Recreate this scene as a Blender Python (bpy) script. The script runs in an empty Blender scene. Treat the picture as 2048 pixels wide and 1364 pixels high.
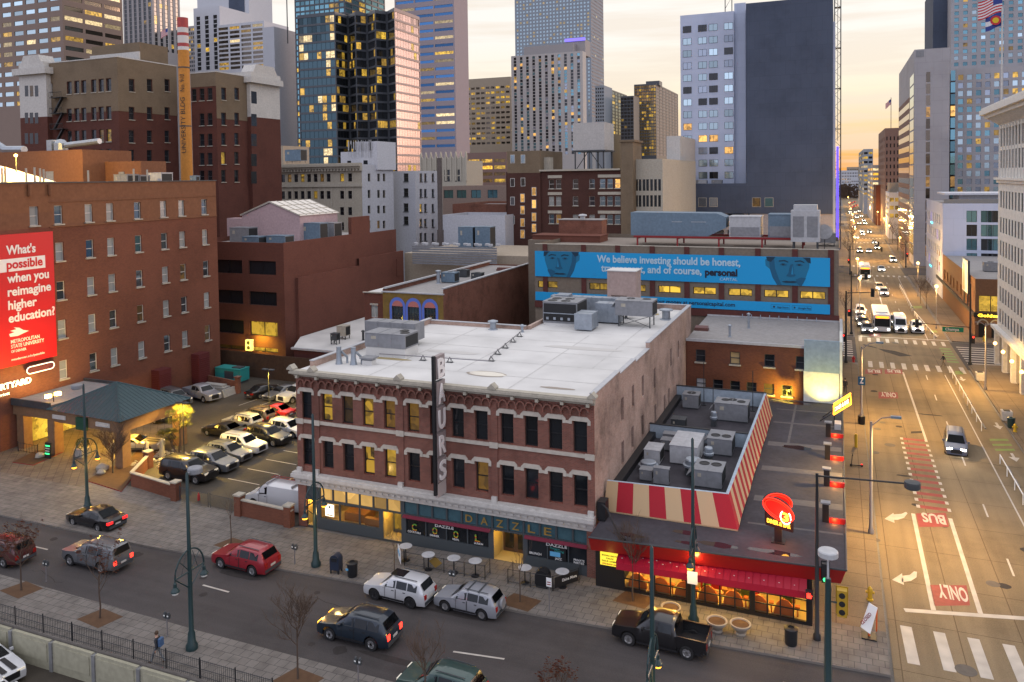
import bpy, math, random
from math import sin, cos, pi, radians, atan2, hypot
import numpy as np
from mathutils import Vector, Matrix
R = random.Random(7)
sc = bpy.context.scene
COL = sc.collection
# ------------------------------------------------------------------ camera
CF, CP, CYW, CR = 1587.464, 0.0359, 0.3884, -0.0136      # focal length in px of a 2048 px wide frame, pitch, yaw, roll
CX, CYC, CH = 1024.0, 682 - 271.227, 27.0
_f = np.array([-sin(CYW)*cos(CP), cos(CYW)*cos(CP), -sin(CP)])
_r = np.array([cos(CYW), sin(CYW), 0.0]); _u = np.cross(_r, _f)
_r2 = cos(CR)*_r + sin(CR)*_u; _u2 = -sin(CR)*_r + cos(CR)*_u
cam = bpy.data.objects.new('camera', bpy.data.cameras.new('camera')); COL.objects.link(cam)
cam.data.sensor_width = 36; cam.data.lens = CF/2048*36
cam.data.shift_y = -271.227/2048
cam.data.clip_start = .5; cam.data.clip_end = 6000
cam.matrix_world = Matrix(((_r2[0], _u2[0], -_f[0], 0), (_r2[1], _u2[1], -_f[1], 0), (_r2[2], _u2[2], -_f[2], CH), (0, 0, 0, 1)))
sc.camera = cam
def ray(x, y): return _f + _r2*(x-CX)/CF - _u2*(y-CYC)/CF
def G(x, y, z=0.0):                      # where the line of sight meets a level plane
    d = ray(x, y); t = (z-CH)/d[2]; return (t*d[0], t*d[1])
def AY(x, y, Y):                         # ... meets a wall facing the street: (X, z)
    d = ray(x, y); t = Y/d[1]; return (t*d[0], CH+t*d[2])
def AX(x, y, X):                         # ... meets a side wall: (Y, z)
    d = ray(x, y); t = X/d[0]; return (t*d[1], CH+t*d[2])
# ------------------------------------------------------------------ render, sky, sun
sc.render.engine = 'CYCLES'
sc.cycles.use_denoising = True
sc.cycles.max_bounces = 5; sc.cycles.diffuse_bounces = 2; sc.cycles.glossy_bounces = 3; sc.cycles.transmission_bounces = 2
sc.cycles.sample_clamp_indirect = 4.0
sc.cycles.caustics_reflective = False; sc.cycles.caustics_refractive = False
sc.view_settings.view_transform = 'Standard'; sc.view_settings.look = 'None'
sc.view_settings.exposure = 0.3; sc.view_settings.gamma = 1.0
SUN_EL, SUN_AZ = radians(-1.0), radians(42.0)           # low behind the far end of the street
w = bpy.data.worlds.new("World"); sc.world = w; w.use_nodes = True
nt = w.node_tree; nt.nodes.clear()
def N(t, typ, **kw):
    n = t.nodes.new(typ)
    for k, v in kw.items(): setattr(n, k, v)
    return n
def L(t, a, b): t.links.new(a, b)
def ramp(t, fac, stops, interp='LINEAR'):
    n = N(t, 'ShaderNodeValToRGB'); n.color_ramp.interpolation = interp
    el = n.color_ramp.elements
    while len(el) < len(stops): el.new(.5)
    for e, (p, c) in zip(el, stops):
        e.position = p; e.color = (c[0], c[1], c[2], 1) if len(c) == 3 else c
    if fac is not None: L(t, fac, n.inputs[0])
    return n.outputs[0]
def math_(t, op, a, b=None, c=None):
    n = N(t, 'ShaderNodeMath', operation=op)
    for i, v in enumerate((a, b, c)):
        if v is None: continue
        if isinstance(v, (int, float)): n.inputs[i].default_value = v
        else: L(t, v, n.inputs[i])
    return n.outputs[0]
def mixc(t, fac, a, b, mode='MIX'):
    n = N(t, 'ShaderNodeMix', data_type='RGBA', blend_type=mode)
    for s, v in ((n.inputs[0], fac), (n.inputs[6], a), (n.inputs[7], b)):
        if isinstance(v, (int, float)): s.default_value = v
        elif isinstance(v, tuple): s.default_value = (*v[:3], 1)
        else: L(t, v, s)
    return n.outputs[2]
tc = N(nt, 'ShaderNodeTexCoord'); sx = N(nt, 'ShaderNodeSeparateXYZ'); L(nt, tc.outputs['Generated'], sx.inputs[0])
front = math_(nt, 'MULTIPLY_ADD', sx.outputs[1], .5, .5)
sky = N(nt, 'ShaderNodeTexSky', sky_type='NISHITA', sun_disc=False, sun_elevation=SUN_EL, sun_rotation=SUN_AZ)
sky.altitude = 1600; sky.air_density = 1.2; sky.dust_density = 2.0
# thin high cloud sheet at dusk: apricot at the horizon under the set sun, cream above it, lavender-blue behind
up_front = ramp(nt, sx.outputs[2], [(0.0, (.90, .40, .09)), (.035, (.93, .58, .22)), (.085, (.95, .83, .62)), (.17, (.95, .91, .85)), (.32, (.95, .93, .90)), (.55, (1.35, 1.33, 1.36)), (1, (1.3, 1.3, 1.4))])
up_back = ramp(nt, sx.outputs[2], [(0.0, (.60, .62, .78)), (.15, (.92, .98, 1.26)), (.5, (1.15, 1.2, 1.4)), (1, (1.3, 1.3, 1.4))])
ff = ramp(nt, front, [(.12, (0, 0, 0)), (.88, (1, 1, 1))])
base = mixc(nt, ff, up_back, up_front)
mp = N(nt, 'ShaderNodeMapping'); mp.inputs['Scale'].default_value = (1.6, 1.6, 22); L(nt, tc.outputs['Generated'], mp.inputs[0])
cn = N(nt, 'ShaderNodeTexNoise'); cn.inputs['Scale'].default_value = 2.1; cn.inputs['Detail'].default_value = 7; cn.inputs['Roughness'].default_value = .55; L(nt, mp.outputs[0], cn.inputs['Vector'])
cl = ramp(nt, cn.outputs[0], [(.44, (0, 0, 0)), (.60, (1, 1, 1))])
clc = mixc(nt, ff, (.9, .9, 1.1), (.84, .73, .62))
base = mixc(nt, math_(nt, 'MULTIPLY', cl, .6), base, clc)
bg1 = N(nt, 'ShaderNodeBackground'); L(nt, base, bg1.inputs[0]); bg1.inputs[1].default_value = .86
bg2 = N(nt, 'ShaderNodeBackground'); L(nt, sky.outputs[0], bg2.inputs[0]); bg2.inputs[1].default_value = .05
ad = N(nt, 'ShaderNodeAddShader'); L(nt, bg1.outputs[0], ad.inputs[0]); L(nt, bg2.outputs[0], ad.inputs[1])
wo = N(nt, 'ShaderNodeOutputWorld'); L(nt, ad.outputs[0], wo.inputs[0])
sun = bpy.data.objects.new('sun', bpy.data.lights.new('sun', 'SUN')); COL.objects.link(sun)
sun.data.energy = 1.1; sun.data.angle = radians(18); sun.data.color = (1, .68, .52)
sun.rotation_euler = (radians(90-4), 0, radians(180-42)); sun.location = (60, 400, 60)
# ------------------------------------------------------------------ materials
M = {}
def mat(name, col, rough=.7, metal=0.0, spec=.4, emit=None, es=0.0, coat=0.0):
    m = bpy.data.materials.new(name); m.use_nodes = True
    b = m.node_tree.nodes['Principled BSDF']
    b.inputs['Base Color'].default_value = (*col, 1); b.inputs['Roughness'].default_value = rough
    b.inputs['Metallic'].default_value = metal; b.inputs['Specular IOR Level'].default_value = spec
    if coat: b.inputs['Coat Weight'].default_value = coat; b.inputs['Coat Roughness'].default_value = .06
    if emit: b.inputs['Emission Color'].default_value = (*emit, 1); b.inputs['Emission Strength'].default_value = es
    M[name] = m; return m
def bsdf(m): return m.node_tree.nodes['Principled BSDF']
def wear(m, col, amt=.25, scale=.35, dark=.6, scale2=3.0):
    """large soft stains plus fine grain in the base colour"""
    t = m.node_tree; g = N(t, 'ShaderNodeNewGeometry')
    n = N(t, 'ShaderNodeTexNoise'); n.inputs['Scale'].default_value = scale; n.inputs['Detail'].default_value = 6; n.inputs['Roughness'].default_value = .65
    L(t, g.outputs['Position'], n.inputs['Vector'])
    n2 = N(t, 'ShaderNodeTexNoise'); n2.inputs['Scale'].default_value = scale2; n2.inputs['Detail'].default_value = 3
    L(t, g.outputs['Position'], n2.inputs['Vector'])
    f = ramp(t, n.outputs[0], [(.32, (0, 0, 0)), (.68, (1, 1, 1))])
    f = math_(t, 'MULTIPLY', f, amt)
    a = col if not isinstance(col, tuple) else (*col, 1)
    c = mixc(t, f, a, tuple(x*dark for x in (col if isinstance(col, tuple) else (.1, .1, .1))))
    k = ramp(t, n2.outputs[0], [(.25, (.86, .86, .86)), (.75, (1.12, 1.12, 1.12))])
    c = mixc(t, 1.0, c, k, 'MULTIPLY')
    L(t, c, bsdf(m).inputs['Base Color']); return m
def rough_mat(name, col, rough=.85, **kw):
    return wear(mat(name, col, rough, spec=.25), col, **kw)
def wall_uv(t):
    g = N(t, 'ShaderNodeNewGeometry'); s = N(t, 'ShaderNodeSeparateXYZ'); L(t, g.outputs['Position'], s.inputs[0])
    c = N(t, 'ShaderNodeCombineXYZ'); L(t, math_(t, 'ADD', s.outputs[0], s.outputs[1]), c.inputs[0]); L(t, s.outputs[2], c.inputs[1])
    return c.outputs[0], g.outputs['Position']
def brick(name, c1, c2, mortar, bw=.24, bh=.08, ms=.012, stain=.35, rough=.9, scale=.25):
    m = mat(name, c1, rough, spec=.2); t = m.node_tree; uv, pos = wall_uv(t)
    b = N(t, 'ShaderNodeTexBrick'); L(t, uv, b.inputs['Vector'])
    for k, v in (('Color1', c1), ('Color2', c2), ('Mortar', mortar)): b.inputs[k].default_value = (*v, 1)
    b.inputs['Scale'].default_value = 1; b.inputs['Mortar Size'].default_value = ms; b.inputs['Brick Width'].default_value = bw; b.inputs['Row Height'].default_value = bh
    n = N(t, 'ShaderNodeTexNoise'); n.inputs['Scale'].default_value = scale; n.inputs['Detail'].default_value = 7; n.inputs['Roughness'].default_value = .7; L(t, pos, n.inputs['Vector'])
    k = ramp(t, n.outputs[0], [(.30, (1-stain,)*3), (.52, (1, 1, 1)), (.75, (1+stain*.35,)*3)])
    L(t, mixc(t, 1.0, b.outputs[0], k, 'MULTIPLY'), bsdf(m).inputs['Base Color'])
    bu = N(t, 'ShaderNodeBump'); bu.inputs['Strength'].default_value = .35; bu.inputs['Distance'].default_value = .02; L(t, b.outputs['Fac'], bu.inputs['Height']); bu.invert = True
    L(t, bu.outputs[0], bsdf(m).inputs['Normal']); return m
def paver(name, c1, c2, mortar, size=.6, rot=0.0, stain=.3):
    m = mat(name, c1, .85, spec=.25); t = m.node_tree; g = N(t, 'ShaderNodeNewGeometry')
    mp = N(t, 'ShaderNodeMapping'); mp.inputs['Rotation'].default_value = (0, 0, rot); L(t, g.outputs['Position'], mp.inputs[0])
    b = N(t, 'ShaderNodeTexBrick'); L(t, mp.outputs[0], b.inputs['Vector'])
    for k, v in (('Color1', c1), ('Color2', c2), ('Mortar', mortar)): b.inputs[k].default_value = (*v, 1)
    b.inputs['Scale'].default_value = 1; b.inputs['Mortar Size'].default_value = .018; b.inputs['Brick Width'].default_value = size; b.inputs['Row Height'].default_value = size; b.offset = .5
    n = N(t, 'ShaderNodeTexNoise'); n.inputs['Scale'].default_value = .35; n.inputs['Detail'].default_value = 8; n.inputs['Roughness'].default_value = .7; L(t, g.outputs['Position'], n.inputs['Vector'])
    k = ramp(t, n.outputs[0], [(.3, (1-stain,)*3), (.55, (1, 1, 1)), (.8, (1.12,)*3)])
    v = N(t, 'ShaderNodeTexVoronoi'); v.inputs['Scale'].default_value = 1.1; L(t, mp.outputs[0], v.inputs['Vector'])
    k2 = ramp(t, v.outputs['Distance'], [(.05, (.78,)*3), (.45, (1.04,)*3)])
    c = mixc(t, 1.0, b.outputs[0], k, 'MULTIPLY'); c = mixc(t, 1.0, c, k2, 'MULTIPLY')
    L(t, c, bsdf(m).inputs['Base Color']); return m
def asphalt(name, col, joint=None, stain=.35, rough=.85, streak=(0.05, 1.0)):
    m = mat(name, col, rough, spec=.3); t = m.node_tree; g = N(t, 'ShaderNodeNewGeometry')
    n = N(t, 'ShaderNodeTexNoise'); n.inputs['Scale'].default_value = .12; n.inputs['Detail'].default_value = 9; n.inputs['Roughness'].default_value = .7; L(t, g.outputs['Position'], n.inputs['Vector'])
    n2 = N(t, 'ShaderNodeTexNoise'); n2.inputs['Scale'].default_value = 14; n2.inputs['Detail'].default_value = 4; L(t, g.outputs['Position'], n2.inputs['Vector'])
    mp = N(t, 'ShaderNodeMapping'); mp.inputs['Scale'].default_value = (streak[0], streak[1], 1); L(t, g.outputs['Position'], mp.inputs[0])
    n3 = N(t, 'ShaderNodeTexNoise'); n3.inputs['Scale'].default_value = .9; n3.inputs['Detail'].default_value = 5; L(t, mp.outputs[0], n3.inputs['Vector'])
    k = ramp(t, n.outputs[0], [(.3, (1-stain,)*3), (.5, (1, 1, 1)), (.75, (1+stain*.5,)*3)])
    k2 = ramp(t, n2.outputs[0], [(.3, (.84,)*3), (.7, (1.16,)*3)]); k3 = ramp(t, n3.outputs[0], [(.35, (.85,)*3), (.65, (1.1,)*3)])
    c = mixc(t, 1.0, mixc(t, 1.0, mixc(t, 1.0, (*col, 1), k, 'MULTIPLY'), k2, 'MULTIPLY'), k3, 'MULTIPLY')
    if joint:
        b = N(t, 'ShaderNodeTexBrick'); L(t, g.outputs['Position'], b.inputs['Vector']); b.offset = 0
        for kk, v in (('Color1', (1, 1, 1)), ('Color2', (.93, .93, .93)), ('Mortar', (.55, .5, .45))): b.inputs[kk].default_value = (*v, 1)
        b.inputs['Scale'].default_value = 1; b.inputs['Mortar Size'].default_value = .03; b.inputs['Brick Width'].default_value = joint[0]; b.inputs['Row Height'].default_value = joint[1]
        c = mixc(t, 1.0, c, b.outputs[0], 'MULTIPLY')
    L(t, c, bsdf(m).inputs['Base Color']); return m
def glass(name, col, metal=.0, rough=.08, spec=.6):
    m = mat(name, col, rough, metal, spec); t = m.node_tree
    oi = N(t, 'ShaderNodeObjectInfo'); k = ramp(t, oi.outputs['Random'], [(0, (.55,)*3), (1, (1.35,)*3)])
    L(t, mixc(t, 1.0, (*col, 1), k, 'MULTIPLY'), bsdf(m).inputs['Base Color'])
    g = N(t, 'ShaderNodeNewGeometry'); n = N(t, 'ShaderNodeTexNoise'); n.inputs['Scale'].default_value = .8; L(t, g.outputs['Position'], n.inputs['Vector'])
    bu = N(t, 'ShaderNodeBump'); bu.inputs['Strength'].default_value = .08; bu.inputs['Distance'].default_value = .05; L(t, n.outputs[0], bu.inputs['Height']); L(t, bu.outputs[0], bsdf(m).inputs['Normal'])
    return m
def lit(name, col, strength=1.0, lo=.25, scale=1.3, base=(.05, .04, .03)):
    """a lit room behind glass: patches of furniture, wall and ceiling at room scale"""
    m = mat(name, base, .15, spec=.5); t = m.node_tree
    oi = N(t, 'ShaderNodeObjectInfo'); g = N(t, 'ShaderNodeNewGeometry')
    v = N(t, 'ShaderNodeTexVoronoi', distance='MANHATTAN'); v.inputs['Scale'].default_value = scale; L(t, g.outputs['Position'], v.inputs['Vector'])
    s = N(t, 'ShaderNodeSeparateXYZ'); L(t, v.outputs['Color'], s.inputs[0])
    n = N(t, 'ShaderNodeTexNoise'); n.inputs['Scale'].default_value = scale*2.2; n.inputs['Detail'].default_value = 3; L(t, g.outputs['Position'], n.inputs['Vector'])
    q = math_(t, 'MULTIPLY', math_(t, 'ADD', s.outputs[0], n.outputs[0]), .5)
    k = ramp(t, q, [(.22, (lo,)*3), (.5, (.8,)*3), (.7, (1.15,)*3)])
    st = math_(t, 'MULTIPLY', math_(t, 'MULTIPLY_ADD', oi.outputs['Random'], 1.2, .25), strength)
    L(t, mixc(t, 1.0, (*col, 1), k, 'MULTIPLY'), bsdf(m).inputs['Emission Color']); L(t, st, bsdf(m).inputs['Emission Strength'])
    return m
rough_mat('concrete', (.34, .33, .31)); rough_mat('concrete_dark', (.2, .2, .2)); rough_mat('stone_white', (.52, .50, .47), amt=.3, dark=.7); rough_mat('hood_stone', (.50, .45, .385), amt=.35, dark=.7); rough_mat('planter_stone', (.33, .29, .245), amt=.4, dark=.6)
rough_mat('plaster_white', (.66, .68, .72), amt=.15, dark=.8); rough_mat('trim_cream', (.40, .365, .30), amt=.2, dark=.75); rough_mat('limestone', (.40, .36, .29), amt=.3)
rough_mat('metal_grey', (.235, .24, .255), rough=.5, amt=.35); rough_mat('metal_light', (.44, .445, .46), rough=.45, amt=.3); rough_mat('metal_dark', (.06, .065, .07), rough=.5)
rough_mat('galvanised', (.34, .38, .43), rough=.4, amt=.35); bsdf(M['galvanised']).inputs['Metallic'].default_value = .5
mat('black', (.012, .012, .014), .5); mat('grille', (.02, .021, .022), .7); mat('iron', (.015, .016, .018), .45); mat('white_paint', (.75, .75, .74), .5)
mat('lamp_green', (.012, .035, .038), .4, spec=.5); mat('steel_pole', (.22, .21, .22), .45, .4)
mat('signal_yellow', (.42, .25, .02), .5); mat('hydrant_yellow', (.5, .32, .02), .5); mat('hydrant_red', (.45, .02, .02), .5)
rough_mat('wood_fence', (.075, .045, .03), amt=.5, scale=1.2); rough_mat('bark', (.09, .065, .05), amt=.4, scale=3); rough_mat('twig', (.11, .075, .055), amt=.4, scale=3)
mat('leaf_rust', (.22, .07, .03), .8); mat('leaf_pine', (.12, .115, .02), .8); mat('leaf_shrub', (.05, .08, .025), .8); mat('rock', (.32, .29, .25), .9)
rough_mat('roof_white', (.60, .59, .57), amt=.30, dark=.74, scale=.16, scale2=.25); rough_mat('roof_grey', (.30, .285, .275), amt=.35, scale=.2); rough_mat('roof_dark', (.062, .058, .068), amt=.7, dark=.5, scale=.4)
rough_mat('roof_tan', (.24, .205, .175), amt=.3); rough_mat('mulch', (.10, .055, .03), scale=2)
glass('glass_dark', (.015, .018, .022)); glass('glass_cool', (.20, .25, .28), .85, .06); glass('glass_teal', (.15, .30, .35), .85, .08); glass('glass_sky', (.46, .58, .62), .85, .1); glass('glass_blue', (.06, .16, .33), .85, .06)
glass('glass_pink_lit', (.40, .29, .28), .5, .2); glass('glass_deep', (.05, .085, .10), .8, .08); glass('glass_bronze', (.16, .13, .10), .8, .08); glass('glass_gold', (.75, .55, .26), .9, .12); glass('glass_pale', (.30, .34, .40), .75, .15); glass('car_glass', (.012, .015, .018), .0, .06, .35)  # the pink glass has sunset light mixed into its tint
lit('lit_yellow', (1, .60, .06), .58); lit('lit_warm', (1, .52, .13), .8, .3); lit('lit_cream', (1, .76, .40), .75, .4); lit('lit_dim', (.45, .22, .02), .20, .08); lit('lit_orange', (1, .50, .05), 1.0, .06, 2.0); lit('curtain', (.28, .30, .30), .12, .5, 1.6, base=(.22, .225, .22))
lit('lit_office', (1, .58, .09), .48, .2, .8); lit('transom_lit', (1, .58, .16), .6, .6, .5)
mat('glow_white', (.8, .8, .8), .4, emit=(1, .9, .74), es=26); mat('glow_warm', (.8, .6, .3), .4, emit=(1, .55, .13), es=9); mat('glow_red', (.5, .02, .02), .4, emit=(1, .03, .015), es=4); mat('oval_red', (.4, .01, .01), .4, emit=(1, .012, .004), es=.45)
mat('tail_red', (.35, .01, .01), .3, emit=(1, .02, .02), es=1.6); mat('tail_off', (.30, .015, .012), .25); mat('lamp_glass', (.75, .76, .72), .15); mat('lamp_faint', (.6, .6, .55), .1, emit=(1, .8, .5), es=.25)  # the unlit headlamp lens has a faint warm glow put in
mat('glow_amber', (.5, .25, .02), .4, emit=(1, .42, .03), es=3.2); mat('glow_green', (.02, .4, .1), .4, emit=(.05, 1, .25), es=2.5); mat('neon_red', (.5, .02, .02), .4, emit=(1, .02, .005), es=2.6); mat('neon_pale', (.5, .6, .55), .4, emit=(.75, 1, .85), es=3)
mat('neon_yellow', (.6, .45, .03), .4, emit=(1, .62, .04), es=3); mat('glow_blue', (.05, .05, .5), .4, emit=(.05, .03, 1), es=3.5); mat('sign_orange', (.6, .25, .02), .5, emit=(1, .40, .03), es=1.8); mat('sign_white', (.8, .78, .7), .5, emit=(1, .86, .62), es=1.5)
mat('glow_cyan', (.05, .5, .5), .4, emit=(.05, .85, .95), es=2.5); mat('glow_violet', (.2, .1, .5), .4, emit=(.22, .20, 1), es=.9)
mat('tyre', (.015, .015, .016), .8); mat('rim', (.42, .42, .43), .3, .8); mat('chrome', (.6, .6, .62), .15, 1.0); mat('rim_dark', (.06, .06, .065), .35, .6)
mat('skin', (.45, .27, .19), .6); mat('hair', (.06, .035, .02), .7); mat('cloth_blue', (.05, .10, .20), .9); mat('cloth_dark', (.03, .032, .04), .9); mat('cloth_khaki', (.17, .13, .09), .9); mat('cloth_grey', (.16, .17, .18), .9); mat('vest_lime', (.40, .60, .02), .8); mat('boot', (.08, .04, .02), .7)
def clear_glass():
    m = bpy.data.materials.new('clear_glass'); m.use_nodes = True; t = m.node_tree; t.nodes.clear(); a = N(t, 'ShaderNodeBsdfTransparent'); b = N(t, 'ShaderNodeBsdfGlossy'); b.inputs['Roughness'].default_value = .05; x = N(t, 'ShaderNodeMixShader'); fr = N(t, 'ShaderNodeFresnel'); fr.inputs[0].default_value = 1.35; o = N(t, 'ShaderNodeOutputMaterial'); L(t, fr.outputs[0], x.inputs[0]); L(t, a.outputs[0], x.inputs[1]); L(t, b.outputs[0], x.inputs[2]); L(t, x.outputs[0], o.inputs[0]); M['clear_glass'] = m
clear_glass()
# ------------------------------------------------------------------ mesh building
class MB:
    def __init__(s): s.v = []; s.f = []; s.m = []; s.mi = 0
    def mat(s, i): s.mi = i; return s
    def quad(s, *p):
        n = len(s.v); s.v += [tuple(map(float, q)) for q in p]; s.f.append(tuple(range(n, n+len(p)))); s.m.append(s.mi); return s
    def box(s, x0, x1, y0, y1, z0, z1):
        n = len(s.v); s.v += [(x, y, z) for z in (z0, z1) for y in (y0, y1) for x in (x0, x1)]
        for f in ((0, 2, 3, 1), (4, 5, 7, 6), (0, 1, 5, 4), (2, 6, 7, 3), (0, 4, 6, 2), (1, 3, 7, 5)): s.f.append(tuple(n+i for i in f)); s.m.append(s.mi)
        return s
    def prism(s, poly, z0, z1, top=True, bot=True):      # poly (x,y) counter-clockwise
        n = len(s.v); k = len(poly)
        s.v += [(x, y, z0) for x, y in poly] + [(x, y, z1) for x, y in poly]
        for i in range(k): j = (i+1) % k; s.f.append((n+i, n+j, n+k+j, n+k+i)); s.m.append(s.mi)
        if top: s.f.append(tuple(n+k+i for i in range(k))); s.m.append(s.mi)
        if bot: s.f.append(tuple(n+i for i in reversed(range(k)))); s.m.append(s.mi)
        return s
    def slab(s, poly3, d):                               # planar polygon with a thickness vector
        n = len(s.v); k = len(poly3)
        s.v += [tuple(p) for p in poly3] + [tuple(p[i]+d[i] for i in range(3)) for p in poly3]
        for i in range(k): j = (i+1) % k; s.f.append((n+i, n+j, n+k+j, n+k+i)); s.m.append(s.mi)
        s.f.append(tuple(n+k+i for i in range(k))); s.f.append(tuple(n+i for i in reversed(range(k)))); s.m += [s.mi]*2
        return s
    def tube(s, pts, r, n=6, r1=None, caps=True):
        pts = [Vector(p) for p in pts]; K = len(pts); b = len(s.v)
        for i, p in enumerate(pts):
            t = (pts[min(i+1, K-1)]-pts[max(i-1, 0)]); t = t.normalized() if t.length > 1e-9 else Vector((0, 0, 1))
            a = t.cross(Vector((0, 0, 1)) if abs(t.z) < .95 else Vector((1, 0, 0))).normalized(); c = t.cross(a)
            rr = r if r1 is None else r+(r1-r)*i/max(1, K-1)
            for k in range(n): an = 2*pi*k/n; s.v.append(tuple(p+a*cos(an)*rr+c*sin(an)*rr))
        for i in range(K-1):
            for k in range(n): s.f.append((b+i*n+k, b+i*n+(k+1) % n, b+(i+1)*n+(k+1) % n, b+(i+1)*n+k)); s.m.append(s.mi)
        if caps: s.f.append(tuple(b+k for k in reversed(range(n)))); s.f.append(tuple(b+(K-1)*n+k for k in range(n))); s.m += [s.mi]*2
        return s
    def lathe(s, prof, n=16, c=(0, 0, 0), axis='z', caps=True):   # prof (r, h)
        b = len(s.v); K = len(prof)
        for r, h in prof:
            for k in range(n):
                a = 2*pi*k/n; x, y = r*cos(a), r*sin(a)
                p = (x, y, h) if axis == 'z' else ((x, h, y) if axis == 'y' else (h, x, y))
                s.v.append((p[0]+c[0], p[1]+c[1], p[2]+c[2]))
        for i in range(K-1):
            for k in range(n):
                q = (b+i*n+k, b+i*n+(k+1) % n, b+(i+1)*n+(k+1) % n, b+(i+1)*n+k)
                s.f.append(q if axis != 'y' else q[::-1]); s.m.append(s.mi)
        if caps:
            s.f.append(tuple(b+k for k in reversed(range(n)))); s.f.append(tuple(b+(K-1)*n+k for k in range(n))); s.m += [s.mi]*2
        return s
    def mesh(s, name, mats, smooth=None):
        me = bpy.data.meshes.new(name); me.from_pydata(s.v, [], s.f)
        for m in mats: me.materials.append(M[m] if isinstance(m, str) else m)
        if len(mats) > 1: me.polygons.foreach_set('material_index', s.m)
        if smooth:
            me.polygons.foreach_set('use_smooth', [True]*len(me.polygons)); me.set_sharp_from_angle(angle=radians(smooth))
        me.update(); return me
    def build(s, name, mats, parent=None, loc=(0, 0, 0), rz=0.0, smooth=None):
        if isinstance(mats, str) or not isinstance(mats, (list, tuple)): mats = [mats]
        return link(name, s.mesh(name, mats, smooth), parent, loc, rz)
def link(name, data, parent=None, loc=(0, 0, 0), rz=0.0):
    o = bpy.data.objects.new(name, data); COL.objects.link(o); o.location = loc
    if rz: o.rotation_euler = (0, 0, rz)
    if parent is not None: o.parent = parent
    return o
def tag(o, label=None, cat=None, group=None, kind=None):
    if label: o['label'] = label
    if cat: o['category'] = cat
    if group: o['group'] = group
    if kind: o['kind'] = kind
    return o
def thing(name, label, cat, loc=(0, 0, 0), rz=0.0, group=None):
    return tag(link(name, None, None, loc, rz), label, cat, group)
def struct(name, mb, m): return tag(mb.build(name, m), kind='structure')
def copy_tree(o, parent=None):
    c = o.copy(); COL.objects.link(c)
    if parent is not None: c.parent = parent
    for ch in KIDS(o): copy_tree(ch, c)
    return c
def KIDS(o): return list(o.children)
def light(name, kind, loc, energy, col, size=.3, rot=None, spot=None, parent=None):
    d = bpy.data.lights.new(name, kind); d.energy = energy; d.color = col
    if kind == 'AREA': d.size = size
    else: d.shadow_soft_size = size
    if spot: d.spot_size = radians(spot); d.spot_blend = .7
    o = bpy.data.objects.new(name, d); COL.objects.link(o); o.location = loc
    if rot: o.rotation_euler = rot
    if parent is not None: o.parent = parent
    return o
# --- text
def text(parent, s, P, U, w=None, h=None, m='white_paint', bold=0.0, name='lettering', V=(0, 0, 1), off=.02, thick=.015, ul=True, spacing=1.0):
    """letters as a mesh on the plane through P spanned by U and V; scaled to width w and/or cap height h"""
    cu = bpy.data.curves.new(name, 'FONT'); cu.body = s; cu.offset = bold; cu.resolution_u = 3; cu.space_character = spacing
    cu.extrude = .001
    to = bpy.data.objects.new(name, cu); me = bpy.data.meshes.new_from_object(to); bpy.data.objects.remove(to)
    co = np.empty(len(me.vertices)*3); me.vertices.foreach_get('co', co); co = co.reshape(-1, 3)
    mn, mx = co.min(0), co.max(0); hh = .729 if ul else mx[1]-mn[1]
    sy = h/hh if h else w/(mx[0]-mn[0]); sx_ = w/(mx[0]-mn[0]) if w else sy
    U = np.array(U, float); V = np.array(V, float); Nn = np.cross(U, V)
    new = np.array(P)+np.outer((co[:, 0]-mn[0])*sx_, U)+np.outer((co[:, 1]-(0 if ul else mn[1]))*sy, V)+np.outer(off+(co[:, 2] > 0)*thick, Nn)
    me.vertices.foreach_set('co', new.ravel()); me.materials.clear(); me.materials.append(M[m] if isinstance(m, str) else m); me.update()
    me.name = name
    return link(name, me, parent)
XP, YP, YM, XM = (1, 0, 0), (0, 1, 0), (0, -1, 0), (-1, 0, 0)
# --- walls with openings and windows
def wall(mb, P, U, Lw, z0, z1, ops, depth=.25, rev=None):
    """upright wall from P along U; ops are (u0,u1,z0,z1); reveals go inward"""
    U = Vector(U); Nn = U.cross(Vector((0, 0, 1))); P = Vector((P[0], P[1], 0))
    pt = lambda u, z, d=0.0: tuple(P+U*u-Nn*d+Vector((0, 0, z)))
    zs = sorted({z0, z1, *[min(max(o[2], z0), z1) for o in ops], *[min(max(o[3], z0), z1) for o in ops]})
    mi = mb.mi
    for a, b in zip(zs, zs[1:]):
        if b-a < 1e-5: continue
        m = (a+b)/2; u = 0.0
        for o in sorted(o for o in ops if o[2] < m < o[3]):
            if o[0] > u+1e-5: mb.quad(pt(u, a), pt(o[0], a), pt(o[0], b), pt(u, b))
            u = max(u, o[1])
        if u < Lw-1e-5: mb.quad(pt(u, a), pt(Lw, a), pt(Lw, b), pt(u, b))
    if rev is not None: mb.mi = rev
    for o in ops:
        a, b, c, d = o
        mb.quad(pt(a, c), pt(a, c, depth), pt(a, d, depth), pt(a, d)); mb.quad(pt(b, c, depth), pt(b, c), pt(b, d), pt(b, d, depth))
        mb.quad(pt(a, c), pt(b, c), pt(b, c, depth), pt(a, c, depth)); mb.quad(pt(a, d, depth), pt(b, d, depth), pt(b, d), pt(a, d))
    mb.mi = mi
_wm = {}
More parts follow.
